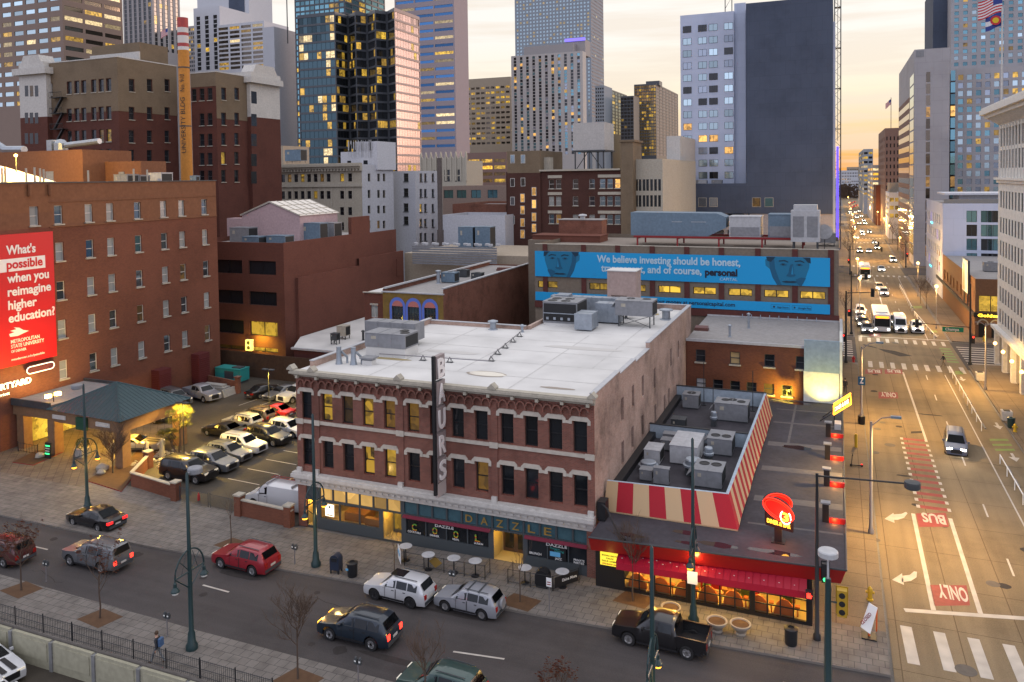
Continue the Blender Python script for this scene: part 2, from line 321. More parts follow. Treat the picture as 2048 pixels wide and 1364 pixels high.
def win_mesh(kind, w_, h_, m):
    k = (kind, round(w_, 2), round(h_, 2), m)
    if k in _wm: return _wm[k]
    mb = MB()
    if kind == 'pane': mb.quad((0, 0, 0), (w_, 0, 0), (w_, 0, h_), (0, 0, h_))
    elif kind == 'sash':
        t = .07; mb.box(0, t, -.06, 0, 0, h_).box(w_-t, w_, -.06, 0, 0, h_).box(t, w_-t, -.06, 0, 0, t).box(t, w_-t, -.06, 0, h_-t, h_).box(t, w_-t, -.065, 0, h_*.5-.035, h_*.5+.035)
    elif kind == 'twin':
        t = .06; mb.box(0, t, -.06, 0, 0, h_).box(w_-t, w_, -.06, 0, 0, h_).box(t, w_-t, -.06, 0, 0, t).box(t, w_-t, -.06, 0, h_-t, h_).box(w_/2-.03, w_/2+.03, -.065, 0, t, h_-t)
    elif kind == 'slide':
        t = .08; mb.box(0, t, -.05, 0, 0, h_).box(w_-t, w_, -.05, 0, 0, h_).box(t, w_-t, -.05, 0, 0, t).box(t, w_-t, -.05, 0, h_-t, h_).box(w_/2-.06, w_/2+.06, -.06, 0, t, h_-t)
    elif kind == 'sill': mb.box(-.1, w_+.1, -.42, .0, -.14, 0)
    elif kind == 'grid':
        t = .05
        for i in range(5): mb.box(w_*i/4-t/2, w_*i/4+t/2, -.05, 0, 0, h_)
        for i in range(6): mb.box(0, w_, -.04, -.005, h_*i/5-t/2, h_*i/5+t/2)
    _wm[k] = mb.mesh('window' if kind == 'pane' else kind, [m]); return _wm[k]
def windows(parent, P, U, ops, pick, depth=.25, frame=None, fm='metal_dark', sill=None, cap=100, name='window'):
    """one child per window (the first cap of them), the rest of a tower's windows as one part"""
    U = Vector(U); Nn = U.cross(Vector((0, 0, 1))); rz = atan2(U.y, U.x); rest = {}
    for i, o in enumerate(ops):
        m = pick(i, o) if callable(pick) else pick
        p = Vector((P[0], P[1], 0))+U*o[0]-Nn*(depth-.004)+Vector((0, 0, o[2])); w_, h_ = o[1]-o[0], o[3]-o[2]
        if i >= cap: rest.setdefault(m, []).append((p, w_, h_)); continue
        x = link(name, win_mesh('pane', w_, h_, m), parent, p, rz)
        if frame: link('frame', win_mesh(frame, w_, h_, fm), x)
        if sill: link('sill', win_mesh('sill', w_, h_, sill), x)
    if rest:
        mb = MB(); mats = list(rest)
        for k, m in enumerate(mats):
            mb.mi = k
            for p, w_, h_ in rest[m]:
                q = p+U*w_; mb.quad(p, q, q+Vector((0, 0, h_)), p+Vector((0, 0, h_)))
        tag(mb.build(name, mats, parent), kind='stuff')
def chooser(opts, seed=1):
    r = random.Random(seed); ms = [m for m, _ in opts]; ws = [x for _, x in opts]
    return lambda i, o: r.choices(ms, ws)[0]
def grid(u0, u1, nc, z0, z1, nr, fw=.6, fh=.55, zoff=.25):
    """nc x nr openings filling fw x fh of each cell, lowest rows last so the cap keeps the top ones"""
    cw = (u1-u0)/nc; ch = (z1-z0)/nr; out = []
    for j in range(nr):
        for i in range(nc):
            a = u0+cw*(i+(1-fw)/2); b = z1-ch*(j+1)+ch*zoff; out.append((a, a+cw*fw, b, b+ch*fh))
    return out
def body(root, name, X0, X1, Y0, Y1, z0, z1, m, fo=(), so=(), lo=(), depth=.25, roof='roof_grey', para=.8, rev=None):
    """a block: front wall, right and left wall with openings, back, parapet and roof deck"""
    mb = MB(); mats = [m]
    if rev: mats.append(rev)
    rv = 1 if rev else None
    wall(mb, (X0, Y0), XP, X1-X0, z0, z1, list(fo), depth, rv); wall(mb, (X1, Y0), YP, Y1-Y0, z0, z1, list(so), depth, rv)
    wall(mb, (X1, Y1), XM, X1-X0, z0, z1, []); wall(mb, (X0, Y1), YM, Y1-Y0, z0, z1, list(lo), depth, rv)
    t = .3; zr = z1-para
    for a in ((X0, X1, Y0, Y0+t), (X0, X1, Y1-t, Y1), (X0, X0+t, Y0+t, Y1-t), (X1-t, X1, Y0+t, Y1-t)): mb.quad((a[0], a[2], z1), (a[1], a[2], z1), (a[1], a[3], z1), (a[0], a[3], z1))
    if para > 0:
        for q in (((X0+t, Y0+t), (X1-t, Y0+t)), ((X1-t, Y0+t), (X1-t, Y1-t)), ((X1-t, Y1-t), (X0+t, Y1-t)), ((X0+t, Y1-t), (X0+t, Y0+t))):
            (a, b), (c, d) = q; mb.quad((c, d, zr), (a, b, zr), (a, b, z1), (c, d, z1))
    o = mb.build(name, mats, root)
    rf = MB().quad((X0+t, Y0+t, zr), (X1-t, Y0+t, zr), (X1-t, Y1-t, zr), (X0+t, Y1-t, zr)).build('roof', roof, root)
    return o
# ------------------------------------------------------------------ ground, streets, pavements
asphalt('road_asphalt', (.058, .051, .050)); asphalt('lot_asphalt', (.062, .052, .040), stain=.45, streak=(.4, .4)); asphalt('street_concrete', (.19, .142, .085), joint=(3.3, 5.2), stain=.30, streak=(1.0, .05))
asphalt('block_ground', (.16, .15, .14), streak=(.3, .3)); asphalt('walk_concrete', (.165, .125, .085), joint=(1.9, 1.9), stain=.3, streak=(.3, .3))
paver('pavers', (.145, .130, .118), (.172, .155, .14), (.072, .065, .062), .62); paver('pavers_warm', (.13, .108, .088), (.155, .128, .103), (.06, .05, .045), .7, .785)
rough_mat('kerb_stone', (.19, .17, .15)); rough_mat('kerb_red', (.30, .03, .035)); mat('paint_worn', (.50, .46, .41), .6); wear(M['paint_worn'], (.50, .46, .41), amt=.7, scale=1.5, dark=.5); mat('paint_red', (.25, .045, .04), .7); wear(M['paint_red'], (.25, .045, .04), amt=.5, scale=1.2); mat('paint_green', (.17, .24, .06), .7); wear(M['paint_green'], (.17, .24, .06), amt=.7, scale=1.5)
g = MB(); B = 3500
g.quad((-B, 32.2, -.05), (B, 32.2, -.05), (B, B*1.2, -.05), (-B, B*1.2, -.05)); g.quad((-20, -B, -.05), (B, -B, -.05), (B, 32.2, -.05), (-20, 32.2, -.05))
g.quad((-B, -B, -1.75), (-20, -B, -1.75), (-20, 32.2, -1.75), (-B, 32.2, -1.75)); g.quad((-B, 32.2, -1.75), (-20, 32.2, -1.75), (-20, 32.2, -.05), (-B, 32.2, -.05))
struct('ground', g, 'block_ground')
struct('lower_parking_ground', MB().quad((-140, -20, -1.73), (-21, -20, -1.73), (-21, 32.1, -1.73), (-140, 32.1, -1.73)), 'lot_asphalt')
FK = [(-260, 41.8), (-120, 42.6), (-47, 43.1), (-30, 44.1), (-12.7, 44.9), (-5, 45.5), (2.7, 45.9)]       # far kerb of the street in front
NK = [(-260, 36.6), (-120, 36.5), (-53, 36.3), (-35, 35.9), (-20, 35.9), (2.7, 36.2)]                      # near kerb
rd = MB().quad(*[(x, y, 0) for x, y in NK], *[(x, y, 0) for x, y in reversed(FK)]); rd.quad((16.4, 36, 0), (300, 34, 0), (300, 50, 0), (16.4, 46.5, 0))
struct('front_road', rd, 'road_asphalt')
struct('cross_street_road', MB().quad((2.9, 20, .004), (16.5, 20, .004), (16.5, 250, .004), (18.5, 420, .004), (19, 1300, .004), (3.5, 1300, .004), (5.5, 420, .004), (3.4, 250, .004), (2.8, 140, .004)), 'street_concrete')
cr = MB()
for a, b in ((122, 141), (228, 246), (333, 351), (440, 458)): cr.quad((-200, a, -.01), (3.6, a, -.01), (3.6, b, -.01), (-200, b, -.01)); cr.quad((16.4, a, -.01), (200, a, -.01), (200, b, -.01), (16.4, b, -.01))
struct('side_street_road', cr, 'road_asphalt')
def walk(name, poly, m, z=.13, kerb='kerb_stone'):
    mb = MB(); mb.prism(poly, -.04, z); o = tag(mb.build(name, [m, kerb]), kind='structure')
    for p in o.data.polygons:
        if abs(p.normal.z) < .5: p.material_index = 1
    return o
walk('front_pavement', FK[1:] + [(2.7, 50.2), (-15, 50.6), (-38.5, 49.6), (-58, 51.2), (-120, 53)], 'pavers')
walk('near_pavement', [(-140, 32.25), (-2, 32.25), (-2, 36.1), (-20, 35.85), (-35, 35.85), (-53, 36.25), (-140, 36.5)], 'pavers')
walk('cross_street_pavement', [(-2.2, 50.2), (2.7, 50.2), (2.75, 120), (1.6, 121.5), (-12, 121.5), (-12, 120.5), (-2.2, 120.5)], 'walk_concrete')
walk('cross_street_pavement', [(16.6, 52), (23, 52), (23, 125.5), (17.8, 125.5), (16.8, 124)], 'walk_concrete')
walk('cross_street_pavement', [(16.9, 141.5), (26, 141.5), (26, 229), (17.2, 229)], 'walk_concrete')
walk('cross_street_pavement', [(17.3, 246), (26, 246), (28, 430), (18.7, 430)], 'walk_concrete')
walk('cross_street_pavement', [(-9, 141.5), (2.6, 141.5), (3.3, 228), (-9, 228)], 'walk_concrete')
walk('cross_street_pavement', [(-9, 246), (3.4, 246), (5.4, 430), (-9, 430)], 'walk_concrete')
struct('parking_lot_ground', MB().quad((-77.5, 51.9, .10), (-58, 50.9, .10), (-38.9, 49.7, .10), (-38.9, 62, .10), (-62, 88, .10), (-77.5, 88, .10)), 'lot_asphalt')
struct('hotel_forecourt', MB().quad((-90, 49.5, .145), (-62, 49.5, .145), (-62, 53.5, .145), (-64.5, 58, .145), (-66, 66, .145), (-77.5, 66, .145), (-90, 53, .145)), 'pavers_warm')
# painted marks (each colour its own sheet)
MW, MR, MG = MB(), MB(), MB(); ZM = .014
def pq(mb, *pts, z=ZM): mb.quad(*[(*G(x, y), z) for x, y in pts])
def lane(mb, x0, y0, x1, y1, w_, z=ZM):
    d = Vector((x1-x0, y1-y0)).normalized(); n = Vector((-d.y, d.x))*w_/2
    mb.quad((x0-n.x, y0-n.y, z), (x1-n.x, y1-n.y, z), (x1+n.x, y1+n.y, z), (x0+n.x, y0+n.y, z))
lane(MW, 5.55, 53.9, 5.62, 69, .28); lane(MW, 8.15, 54.6, 8.2, 69, .28); lane(MW, 3.9, 53.4, 12.5, 55.4, .42)
for a, b, c, d in ((1854, 873, 1844, 860), (1812, 760, 1803, 733)): pass
lane(MW, 8.35, 88.5, 8.3, 117.8, .22)
for y in (60.5, 70.3, 82.0, 93.4, 104.5, 114.5): lane(MW, 10.95, y, 11.0, y+2.6, .13)
lane(MW, 13.2, 60, 13.3, 118, .12); lane(MW, 13.55, 141.5, 14.6, 225, .12); lane(MW, 8.5, 160, 8.9, 222, .2)
for y in (150, 160, 170, 180, 190, 200, 210): lane(MW, 11.3, y, 11.35, y+2.8, .13)
lane(MW, 3.3, 141.8, 16.6, 142.4, .4)
for i in range(10): x = 3.55+i*1.32; lane(MW, x, 137.6, x+.05, 140.8, .5); 
for i in range(9): x = 4.4+i*1.42; lane(MW, x, 119.6, x+.05, 123.3, .55)
for i in range(6): x = 3.95+i*1.75; lane(MW, x, 47.6, x-.12, 51.5, .62)
for i in range(8): lane(MW, -8, 126+i*1.6, 2.3, 126+i*1.6, .5)
for i in range(8): lane(MW, 17.0, 126.2+i*1.6, 22.5, 126.4+i*1.6, .5); 
for y in (226, 248, 331, 353): 
    for i in range(10): lane(MW, 4.6+i*1.3, y-1.5, 4.6+i*1.3, y+1.5, .5)
for a, b in ((43.2, 43.15), (41.4, 41.35), (39.6, 39.5)): lane(MW, -2.6, a, 3.0, b+.25, .5)
for x0, y0, x1, y1 in ((-39.2, 40.3, -36.9, 40.2), (-20.2, 39.6, -17.2, 40.0), (-56.5, 40.2, -53.8, 40.2)): lane(MW, x0, y0, x1, y1, .14)
for i, x in enumerate((-47, -49.8)): pass
for k, y in enumerate((57.0, 59.6, 62.2, 64.8, 67.4, 70.0, 72.6)): lane(MW, -50.9, y-1.3, -47.2, y-1.5, .11, .112)
for k in range(5): lane(MW, -66.2+k*2.35, 74.6, -65.9+k*2.35, 77.5, .11, .112)
# turn arrows and bus lane words
def arrow(pts): MW.quad(*[(*G(x, y), ZM) for x, y in pts])
arrow([(1785, 1040), (1787, 1029), (1803, 1028), (1812, 1024), (1815, 1027), (1808, 1036), (1795, 1040)]); arrow([(1769, 1038), (1787, 1026), (1789, 1046)])
arrow([(1803, 1165), (1805, 1152), (1820, 1150), (1828, 1143), (1834, 1144), (1833, 1155), (1822, 1162)]); arrow([(1784, 1160), (1804, 1147), (1808, 1170)])
pq(MR, (1832, 1027), (1892, 1026), (1898, 1054), (1838, 1054)); pq(MR, (1860, 1170), (1933, 1171), (1940, 1211), (1869, 1212))
pq(MR, (1731, 739), (1764, 739), (1764, 748), (1730, 748)); pq(MR, (1769, 739), (1804, 739), (1806, 748), (1770, 748)); pq(MR, (1757, 784), (1795, 785), (1797, 797), (1757, 797))
pq(MR, (1738, 667), (1760, 667), (1762, 674), (1739, 674))
for i in range(13):
    y = 88.0-i*1.47
    MR.quad((6.25, y, ZM), (8.2, y, ZM), (8.2, y+.62, ZM), (6.25, y+.62, ZM)); MW.quad((5.98, y, ZM+.003), (6.25, y, ZM), (6.25, y+.62, ZM), (5.98, y+.62, ZM)); MW.quad((8.2, y, ZM), (8.45, y, ZM), (8.45, y+.62, ZM), (8.2, y+.62, ZM))
pq(MG, (1979, 878), (2015, 878), (2018, 882), (1980, 882)); pq(MG, (1984, 888), (2022, 888), (2025, 892), (1986, 892)); pq(MG, (1989, 898), (2028, 898), (2031, 902), (1992, 902)); pq(MG, (1909, 742), (1924, 742), (1928, 749), (1911, 749))
[MG.quad((14.5, y, ZM), (16.0, y, ZM), (16.0, y+1.0, ZM), (14.5, y+1.0, ZM)) for y in (126, 127.8, 129.6, 131.4, 133.2, 135)]; pq(MG, (1860, 661), (1872, 661), (1876, 665), (1863, 665)); pq(MG, (1820, 612), (1843, 612), (1845, 617), (1822, 617))
for x, y in ((1996, 852), (2028, 915), (1924, 758), (1872, 671)):
    a, b = G(x, y); MW.quad((a-.12, b, ZM), (a+.12, b, ZM), (a+.12, b+1.2, ZM), (a-.12, b+1.2, ZM)); MW.quad((a, b-1.2, ZM), (a+.45, b, ZM), (a-.45, b, ZM))
for mb, n, m in ((MW, 'white_road_marking', 'paint_worn'), (MR, 'red_road_marking', 'paint_red'), (MG, 'green_road_marking', 'paint_green')): struct(n, mb, m)
for s, xl, xr, yt, yb in (('BUS', 1843, 1888, 1032, 1050), ('ONLY', 1875, 1931, 1178, 1205), ('BUS', 1735, 1760, 740.5, 746.5), ('BUS', 1774, 1800, 740.5, 746.5), ('ONLY', 1761, 1791, 786.5, 795.5), ('ONLY', 1742, 1758, 668.5, 673)):
    A_, B_, C_ = G(xr, yt), G(xl, yt), G(xr, yb); tag(text(None, s, (A_[0], A_[1], ZM+.006), (-1, 0, 0), A_[0]-B_[0], A_[1]-C_[1], 'paint_worn', .03, 'lane_lettering', (0, -1, 0), 0, .001), kind='structure')
# manhole covers, patches of darker asphalt
pt = MB()
for x, y, r in ((1780, 890, .5), (1755, 858, .35), (1750, 905, .4), (1765, 845, .3), (1986, 1168, .42), (1752, 1160, .35), (1716, 1284, .4), (1932, 1341, .55), (1752, 1080, .3), (1790, 686, .5)):
    a, b = G(x, y); pt.lathe([(r, ZM-.004), (r*.99, ZM+.004)], 16, (a, b, 0))
struct('manhole_cover', pt, rough_mat('manhole_iron', (.12, .105, .09)))
rp = random.Random(21); pa = MB(); pq(pa, (1755, 697), (1790, 702), (1825, 712), (1800, 713), (1768, 703), z=.009); pq(pa, (1822, 863), (1846, 862), (1846, 866), (1822, 867), z=.009); pq(pa, (1725, 688), (1750, 694), (1756, 697), (1730, 692), z=.009)
for k in range(34):                              # tar seams, oil drips and utility cuts
    on = k % 3; x0, y0 = (rp.uniform(-60, 0), rp.uniform(37, 43.3)) if on else (rp.uniform(3.5, 15.5), rp.uniform(56, 118)); a = rp.uniform(.15, .5); e = rp.uniform(.5, 3.5) if k % 4 == 0 else a
    if k % 5 == 0:
        px_, py_ = x0, y0
        for q in range(7): nx, ny = px_+rp.uniform(.3, .9), py_+rp.uniform(-.35, .35); lane(pa, px_, py_, nx, ny, .05, .008); px_, py_ = nx, ny
    else: pa.quad(*[(x0+e*cos(q*pi/7)*rp.uniform(.8, 1.15), y0+a*sin(q*pi/7)*rp.uniform(.8, 1.15), .0085+.0001*k) for q in range(14)])
struct('asphalt_patch', pa, rough_mat('patch_dark', (.040, .034, .032), amt=.5, scale=2))
# tree pits and the planting bed by the hotel entrance
def pit(x, y, s=1.25): return MB().quad((x-s, y-s*.5, .136), (x+s*.7, y-s*.7, .136), (x+s, y+s*.5, .136), (x-s*.6, y+s*.7, .136))
for i, (px_, py_) in enumerate(((43, 1183), (200, 1240), (1040, 1208), (465, 1092), (1268, 1203), (596, 1364))):
    a, b = G(px_, py_); struct('tree_pit_soil', pit(a, b), 'mulch')
bed = [G(173, 965), G(243, 987), G(262, 962), G(318, 905), G(300, 880), G(250, 930), G(215, 940)]
walk('planting_bed', bed, 'mulch', .2, 'kerb_red'); walk('planting_bed', [G(25, 928), G(67, 934), G(125, 908), G(108, 902), G(72, 905)], 'mulch', .2, 'kerb_red')
# gravel rocks in the bed beside the pine
rk = MB(); r_ = random.Random(3)
for i in range(90):
    a, b = r_.uniform(-62.5, -57.4), r_.uniform(55.0, 59.8); s = r_.uniform(.08, .24); rk.lathe([(0.01, .1), (s, .12+s*.3), (s*.7, .12+s*.9), (.01, .12+s*1.1)], 5, (a, b, 0))
tag(rk.build('gravel', 'rock'), kind='stuff')
for i, (x, y, s, lb) in enumerate(((-63.3, 53.0, .55, 'pale boulder in the mulch bed beside the canopy pillar'), (-62.6, 52.3, .38, 'smaller pale boulder in front of the bigger one in the mulch bed'), (-72.1, 53.4, .45, 'pale boulder in the red kerbed island by the hotel door'))):
    me = MB().lathe([(.02, 0), (s, .1), (s*.95, s*.7), (s*.5, s*1.15), (.02, s*1.2)], 7)
    for k, v in enumerate(me.v): me.v[k] = (v[0]*(1+r_.uniform(-.15, .2)), v[1]*(1+r_.uniform(-.2, .1)), v[2]*(1+r_.uniform(-.1, .1)))
    tag(me.build('boulder', 'rock', None, (x, y, .18)), lb, 'rock')
# ------------------------------------------------------------------ brick corner block with the vertical letter sign
brick('brick_red', (.26, .080, .055), (.165, .050, .036), (.20, .13, .105), ms=.016, stain=.4); brick('brick_worn', (.45, .31, .25), (.35, .22, .17), (.43, .33, .28), stain=.55, scale=.3); brick('brick_orange', (.16, .055, .030), (.12, .040, .024), (.13, .07, .05), stain=.3)
brick('brick_hotel', (.19, .071, .042), (.15, .056, .034), (.145, .07, .05), ms=.008, stain=.25, scale=.12); rough_mat('plaster_brown', (.19, .085, .045), amt=.25); brick('brick_maroon', (.155, .056, .038), (.125, .046, .032), (.12, .058, .046), ms=.008, stain=.2, scale=.15)
brick('brick_old', (.22, .075, .045), (.15, .05, .033), (.20, .12, .09), stain=.4, scale=.5); brick('brick_brown', (.085, .036, .028), (.065, .028, .023), (.075, .043, .035), ms=.008, stain=.2); brick('brick_tan', (.20, .15, .098), (.165, .122, .08), (.17, .13, .095), ms=.008, stain=.2)
brick('brick_univ', (.12, .042, .030), (.095, .034, .026), (.10, .05, .04), ms=.008, stain=.2); mat('shopfront_grey', (.055, .065, .072), .55); mat('awning_maroon', (.16, .015, .035), .7); mat('gold_letter', (.27, .17, .04), .5); rough_mat('transom_blue', (.055, .115, .14), rough=.3, amt=.3); mat('letter_cream', (.78, .73, .71), .5); mat('sign_brown', (.27, .22, .215), .6); mat('sign_pale', (.46, .40, .38), .6)
X0, X1, Y0 = -38.9, -14.85, 50.2
bl = thing('brick_shop_building', 'three storey red brick corner block with stone lintels, arched corbels and a flat white roof', 'building', ((X0+X1)/2, Y0, 0))
class Under:
    """collects children made in world coordinates under a placed thing"""
    def __init__(s, root): s.r = root
    def __enter__(s):
        s.loc = s.r.location.copy()
        for c in s.r.children: c.location = Vector(c.location)+s.loc
        s.r.location = (0, 0, 0); return s.r
    def __exit__(s, *a):
        for c in s.r.children: c.location = Vector(c.location)-s.loc
        s.r.location = s.loc
WX = [-37.95, -36.05, -34.2, -32.4, -30.55, -28.55, -26.7, -24.95, -23.1, -21.15, -19.35, -17.6, -15.85]
with Under(bl) as rt:
    up = [(x-.48-X0, x+.48-X0, 8.5, 10.62) for x in WX]; lo_ = [(x-.48-X0, x+.48-X0, 4.85, 6.98) for x in WX]
    RW = X1
    so = [(y-50.2-.4, y-50.2+.4, z, z+1.75) for y, z in ((57.6, 8.6), (61.0, 8.7), (64.4, 8.65), (69, 8.2), (76.5, 8.4), (80.4, 8.4), (57.6, 5.3), (60.7, 5.5), (64.2, 5.4), (69.2, 4.9), (73.3, 4.7), (75.4, 4.8))]
    wins_ = lo_+up
    mb = MB(); wall(mb, (X0, Y0), XP, X1-X0, 3.3, 11.95, wins_, .3)
    # pilasters, corbelled arches
    for x in (-38.55, -37.0, -29.6, -22.1, -15.1): mb.box(x-.24, x+.24, Y0-.08, Y0, 4.4, 11.5)
    mb.build('front_wall', 'brick_red', rt)
    cb = MB(); na = 36; step = (X1-X0-.6)/na
    for i in range(na):
        c = X0+.3+step*(i+.5); zc = 11.35; ro, ri = step*.5, step*.33
        for k in range(6):
            a, b = pi*k/6, pi*(k+1)/6
            cb.quad((c-ro*cos(a), Y0-.26, zc+ro*sin(a)), (c-ri*cos(a), Y0-.26, zc+ri*sin(a)), (c-ri*cos(b), Y0-.26, zc+ri*sin(b)), (c-ro*cos(b), Y0-.26, zc+ro*sin(b)))
            cb.quad((c-ri*cos(a), Y0-.26, zc+ri*sin(a)), (c-ri*cos(a), Y0, zc+ri*sin(a)), (c-ri*cos(b), Y0, zc+ri*sin(b)), (c-ri*cos(b), Y0-.26, zc+ri*sin(b)))
            cb.quad((c-ro*cos(a), Y0-.26, zc+ro*sin(a)), (c-ro*cos(b), Y0-.26, zc+ro*sin(b)), (c-ro*cos(b), Y0, zc+ro*sin(b)), (c-ro*cos(a), Y0, zc+ro*sin(a)))
        cb.box(c-step*.5-.055, c-step*.5+.055, Y0-.27, Y0-.002, 11.05, 11.36)
    cb.build('corbel_table', 'brick_red', rt)
    sd = MB(); wall(sd, (X1, Y0), YP, 88-Y0, 0, 11.9, so, .3); wall(sd, (X1, 88), XM, 13.2, 0, 11.9, []); wall(sd, (-28.05, 88), YM, 16, 0, 11.9, []); wall(sd, (-28.05, 72), XM, 10.85, 0, 11.9, []); wall(sd, (X0, 72), YM, 72-Y0, 0, 11.9, [])
    for a, b, z in ((50.3, 57, 12.5), (57, 62, 12.3), (62, 67, 12.1), (67, 88, 12.6)): sd.box(X1-.32, X1-.003, a, b, 11.6, z)
    sd.box(-28.05, X1-.33, 87.7, 88, 11.6, 12.6); sd.box(X0+.02, X0+.3, 52, 72, 11.6, 12.55); sd.box(X0+.31, -28.05, 71.7, 72, 11.6, 12.4); sd.box(-28.05, -27.75, 72.01, 87.69, 11.6, 12.4)
    sd.build('side_wall', 'brick_worn', rt)
    cp = MB()
    for a, b, z in ((50.3, 57, 12.5), (57, 62, 12.3), (62, 67, 12.1), (67, 88.05, 12.6)): cp.box(X1-.36, X1+.04, a-.01, b-.02, z, z+.06)
    cp.box(-28.1, X1-.37, 87.65, 88.05, 12.6, 12.66); cp.box(X0-.03, X0+.35, 51.98, 72.03, 12.55, 12.62); cp.box(X0+.36, -28.1, 71.66, 72.04, 12.4, 12.46)
    cp.build('coping', 'metal_light', rt)
    rf = MB().quad((X0-.4, Y0-.35, 12.05), (X1, Y0-.35, 12.05), (X1-.3, 72.1, 12.05), (X0+.2, 72, 12.05)).quad((-27.8, 72.1, 12.05), (X1-.3, 72.1, 12.05), (X1-.3, 87.8, 12.05), (-27.8, 87.8, 12.05))
    rf.build('roof', 'roof_white', rt); sm = MB()
    for y in (54.5, 58.8, 63.1, 67.4): sm.quad((X0+.3, y, 12.056), (X1-.35, y, 12.056), (X1-.35, y+.14, 12.056), (X0+.3, y+.14, 12.056))
    for x, a, c in ((-33, 50.4, 71), (-21.5, 50.4, 71), (-27.2, 54.6, 67), (-17.6, 58.9, 86)): sm.quad((x, a, 12.06), (x+.12, a, 12.06), (x+.12, c, 12.06), (x, c, 12.06))
    sm.build('roof_seam', rough_mat('seam', (.53, .52, .50), amt=.4, scale=.8), rt); wr = random.Random(8)
    for x, y, a, c, mt in ((-24.6, 54.6, 1.75, .8, 'ring'), (-24.6, 54.6, 1.5, .62, 'pond'), (-19.0, 84.2, 1.4, 1.0, 'yellow'), (-34.6, 56.6, 2.2, .35, 'yellow'), (-30.5, 60.5, 2.6, .5, 'ring2'), (-20.5, 65.5, 3.4, .6, 'ring2'), (-18.2, 52.5, 1.3, .25, 'ring')):
        mn = 'roof_'+mt
        if mn not in M: mat(mn, {'ring': (.30, .26, .22), 'pond': (.62, .58, .5), 'yellow': (.36, .29, .15), 'ring2': (.50, .485, .46)}[mt], .12 if mt == 'pond' else .8, spec=.6 if mt == 'pond' else .2)
        MB().quad(*[(x+a*cos(k*pi/9)*(1+.12*wr.uniform(-1, 1)), y+c*sin(k*pi/9)*(1+.12*wr.uniform(-1, 1)), 12.064+.003*(mt == 'pond')) for k in range(18)]).build('roof_stain', mn, rt)
    # crowning cornice with brackets and little gables
    cn_ = MB(); yy = Y0
    for d, a, b in ((.14, 11.82, 11.95), (.28, 11.95, 12.06), (.50, 12.06, 12.22), (.42, 12.22, 12.32)): cn_.box(X0-d*.6, X1+.06, yy-d, yy+.1, a, b)
    for i in range(14): x = X0+.35+i*(X1-X0-.7)/13; cn_.box(x-.11, x+.11, yy-.42, yy-.141, 11.72, 11.949)
    for x in (X0-.2, -37.2, -29.6, -22.1, X1-.05):
        cn_.slab([(x-.3, yy-.48, 12.33), (x+.3, yy-.48, 12.33), (x+.3, yy-.48, 12.43), (x, yy-.48, 12.72), (x-.3, yy-.48, 12.43)], (0, .6, 0))
    cn_.build('cornice', 'trim_cream', rt)
    for zt in (10.62, 6.98):
        for i, x in enumerate(WX):
            h = MB().slab([(x-.78, Y0-.09, zt-.2), (x-.55, Y0-.09, zt-.2), (x-.55, Y0-.09, zt+.02), (x+.55, Y0-.09, zt+.02), (x+.55, Y0-.09, zt-.2), (x+.76, Y0-.09, zt-.2), (x+.76, Y0-.09, zt+.1), (x+.55, Y0-.09, zt+.32), (x-.55, Y0-.09, zt+.32), (x-.76, Y0-.09, zt+.1)], (0, .085, 0))
            if i+1 < len(WX) and i not in (0, 4, 8): h.box(x+.761, WX[i+1]-.761, Y0-.07, Y0-.004, zt-.19, zt+.0)
            h.build('lintel', 'hood_stone', rt)
    sb = MB().box(X0, X1, Y0-.12, Y0-.001, 8.2, 8.44)
    for x in (-38.5, -37.0, -29.6, -22.1, -15.15): sb.box(x-.32, x+.32, Y0-.2, Y0-.121, 8.12, 8.52)
    sb.build('sill_band', 'hood_stone', rt)
    lc = MB()
    for d, a, b in ((.12, 3.3, 3.55), (.22, 3.55, 3.78), (.34, 3.78, 3.98), (.56, 3.98, 4.24), (.46, 4.24, 4.36)): lc.box(X0-d*.5, X1+.03, Y0-d, Y0-.002, a, b)
    for i in range(46): x = X0+.3+i*(X1-X0-.5)/45; lc.box(x-.14, x+.14, Y0-.31, Y0-.221, 3.58, 3.75)
    for x in (-38.6, -37.0, -29.6, -22.1, -15.1): lc.box(x-.2, x+.2, Y0-.28, Y0-.09, 4.361, 4.7)
    lc.build('shop_cornice', 'stone_white', rt)
    lit('room_amber', (1, .58, .05), .30, .02, .9); pk = {3: 'room_amber', 4: 'room_amber', 8: 'lit_dim', 14: 'room_amber', 15: 'lit_dim', 16: 'room_amber', 17: 'lit_dim', 18: 'lit_dim'}
    windows(rt, (X0, Y0), XP, wins_, lambda i, o: pk.get(i, 'glass_dark'), .3, 'sash', 'black')
    for i, x in enumerate(WX):                 # dark slatted shutter folded at the left of each opening
        pass
    windows(rt, (X1, Y0), YP, so, 'glass_dark', .3, 'sash', 'black')
    # shop front
    mats = ['shopfront_grey']; sf = MB(); ys = Y0+.06
    XS = [-36.95+1.2*i for i in range(7)] ; XD = [-29.55+1.19*i for i in range(13)]
    ops = [(a+.06-X0, a+1.14-X0, 2.32, 3.2) for a in XS[:6]]+[(a+.06-X0, a+1.12-X0, 2.32, 3.2) for a in XD[:12]]
    ops += [(.75, 1.6, .14, 2.15)]
    shop = [(-36.9+i*1.78-X0, -36.9+i*1.78+1.68-X0, .85, 2.15) for i in range(3)]
    dz = [(-29.35+i*1.68-X0, -29.35+i*1.68+1.6-X0, .85, 2.02) for i in range(4)]+[(-19.75+i*1.5-X0, -19.75+i*1.5+1.42-X0, .8, 2.02) for i in range(3)]
    ent = [(-31.3-X0, -29.75-X0, .14, 2.2), (-22.3-X0, -20.1-X0, .14, 2.2)]
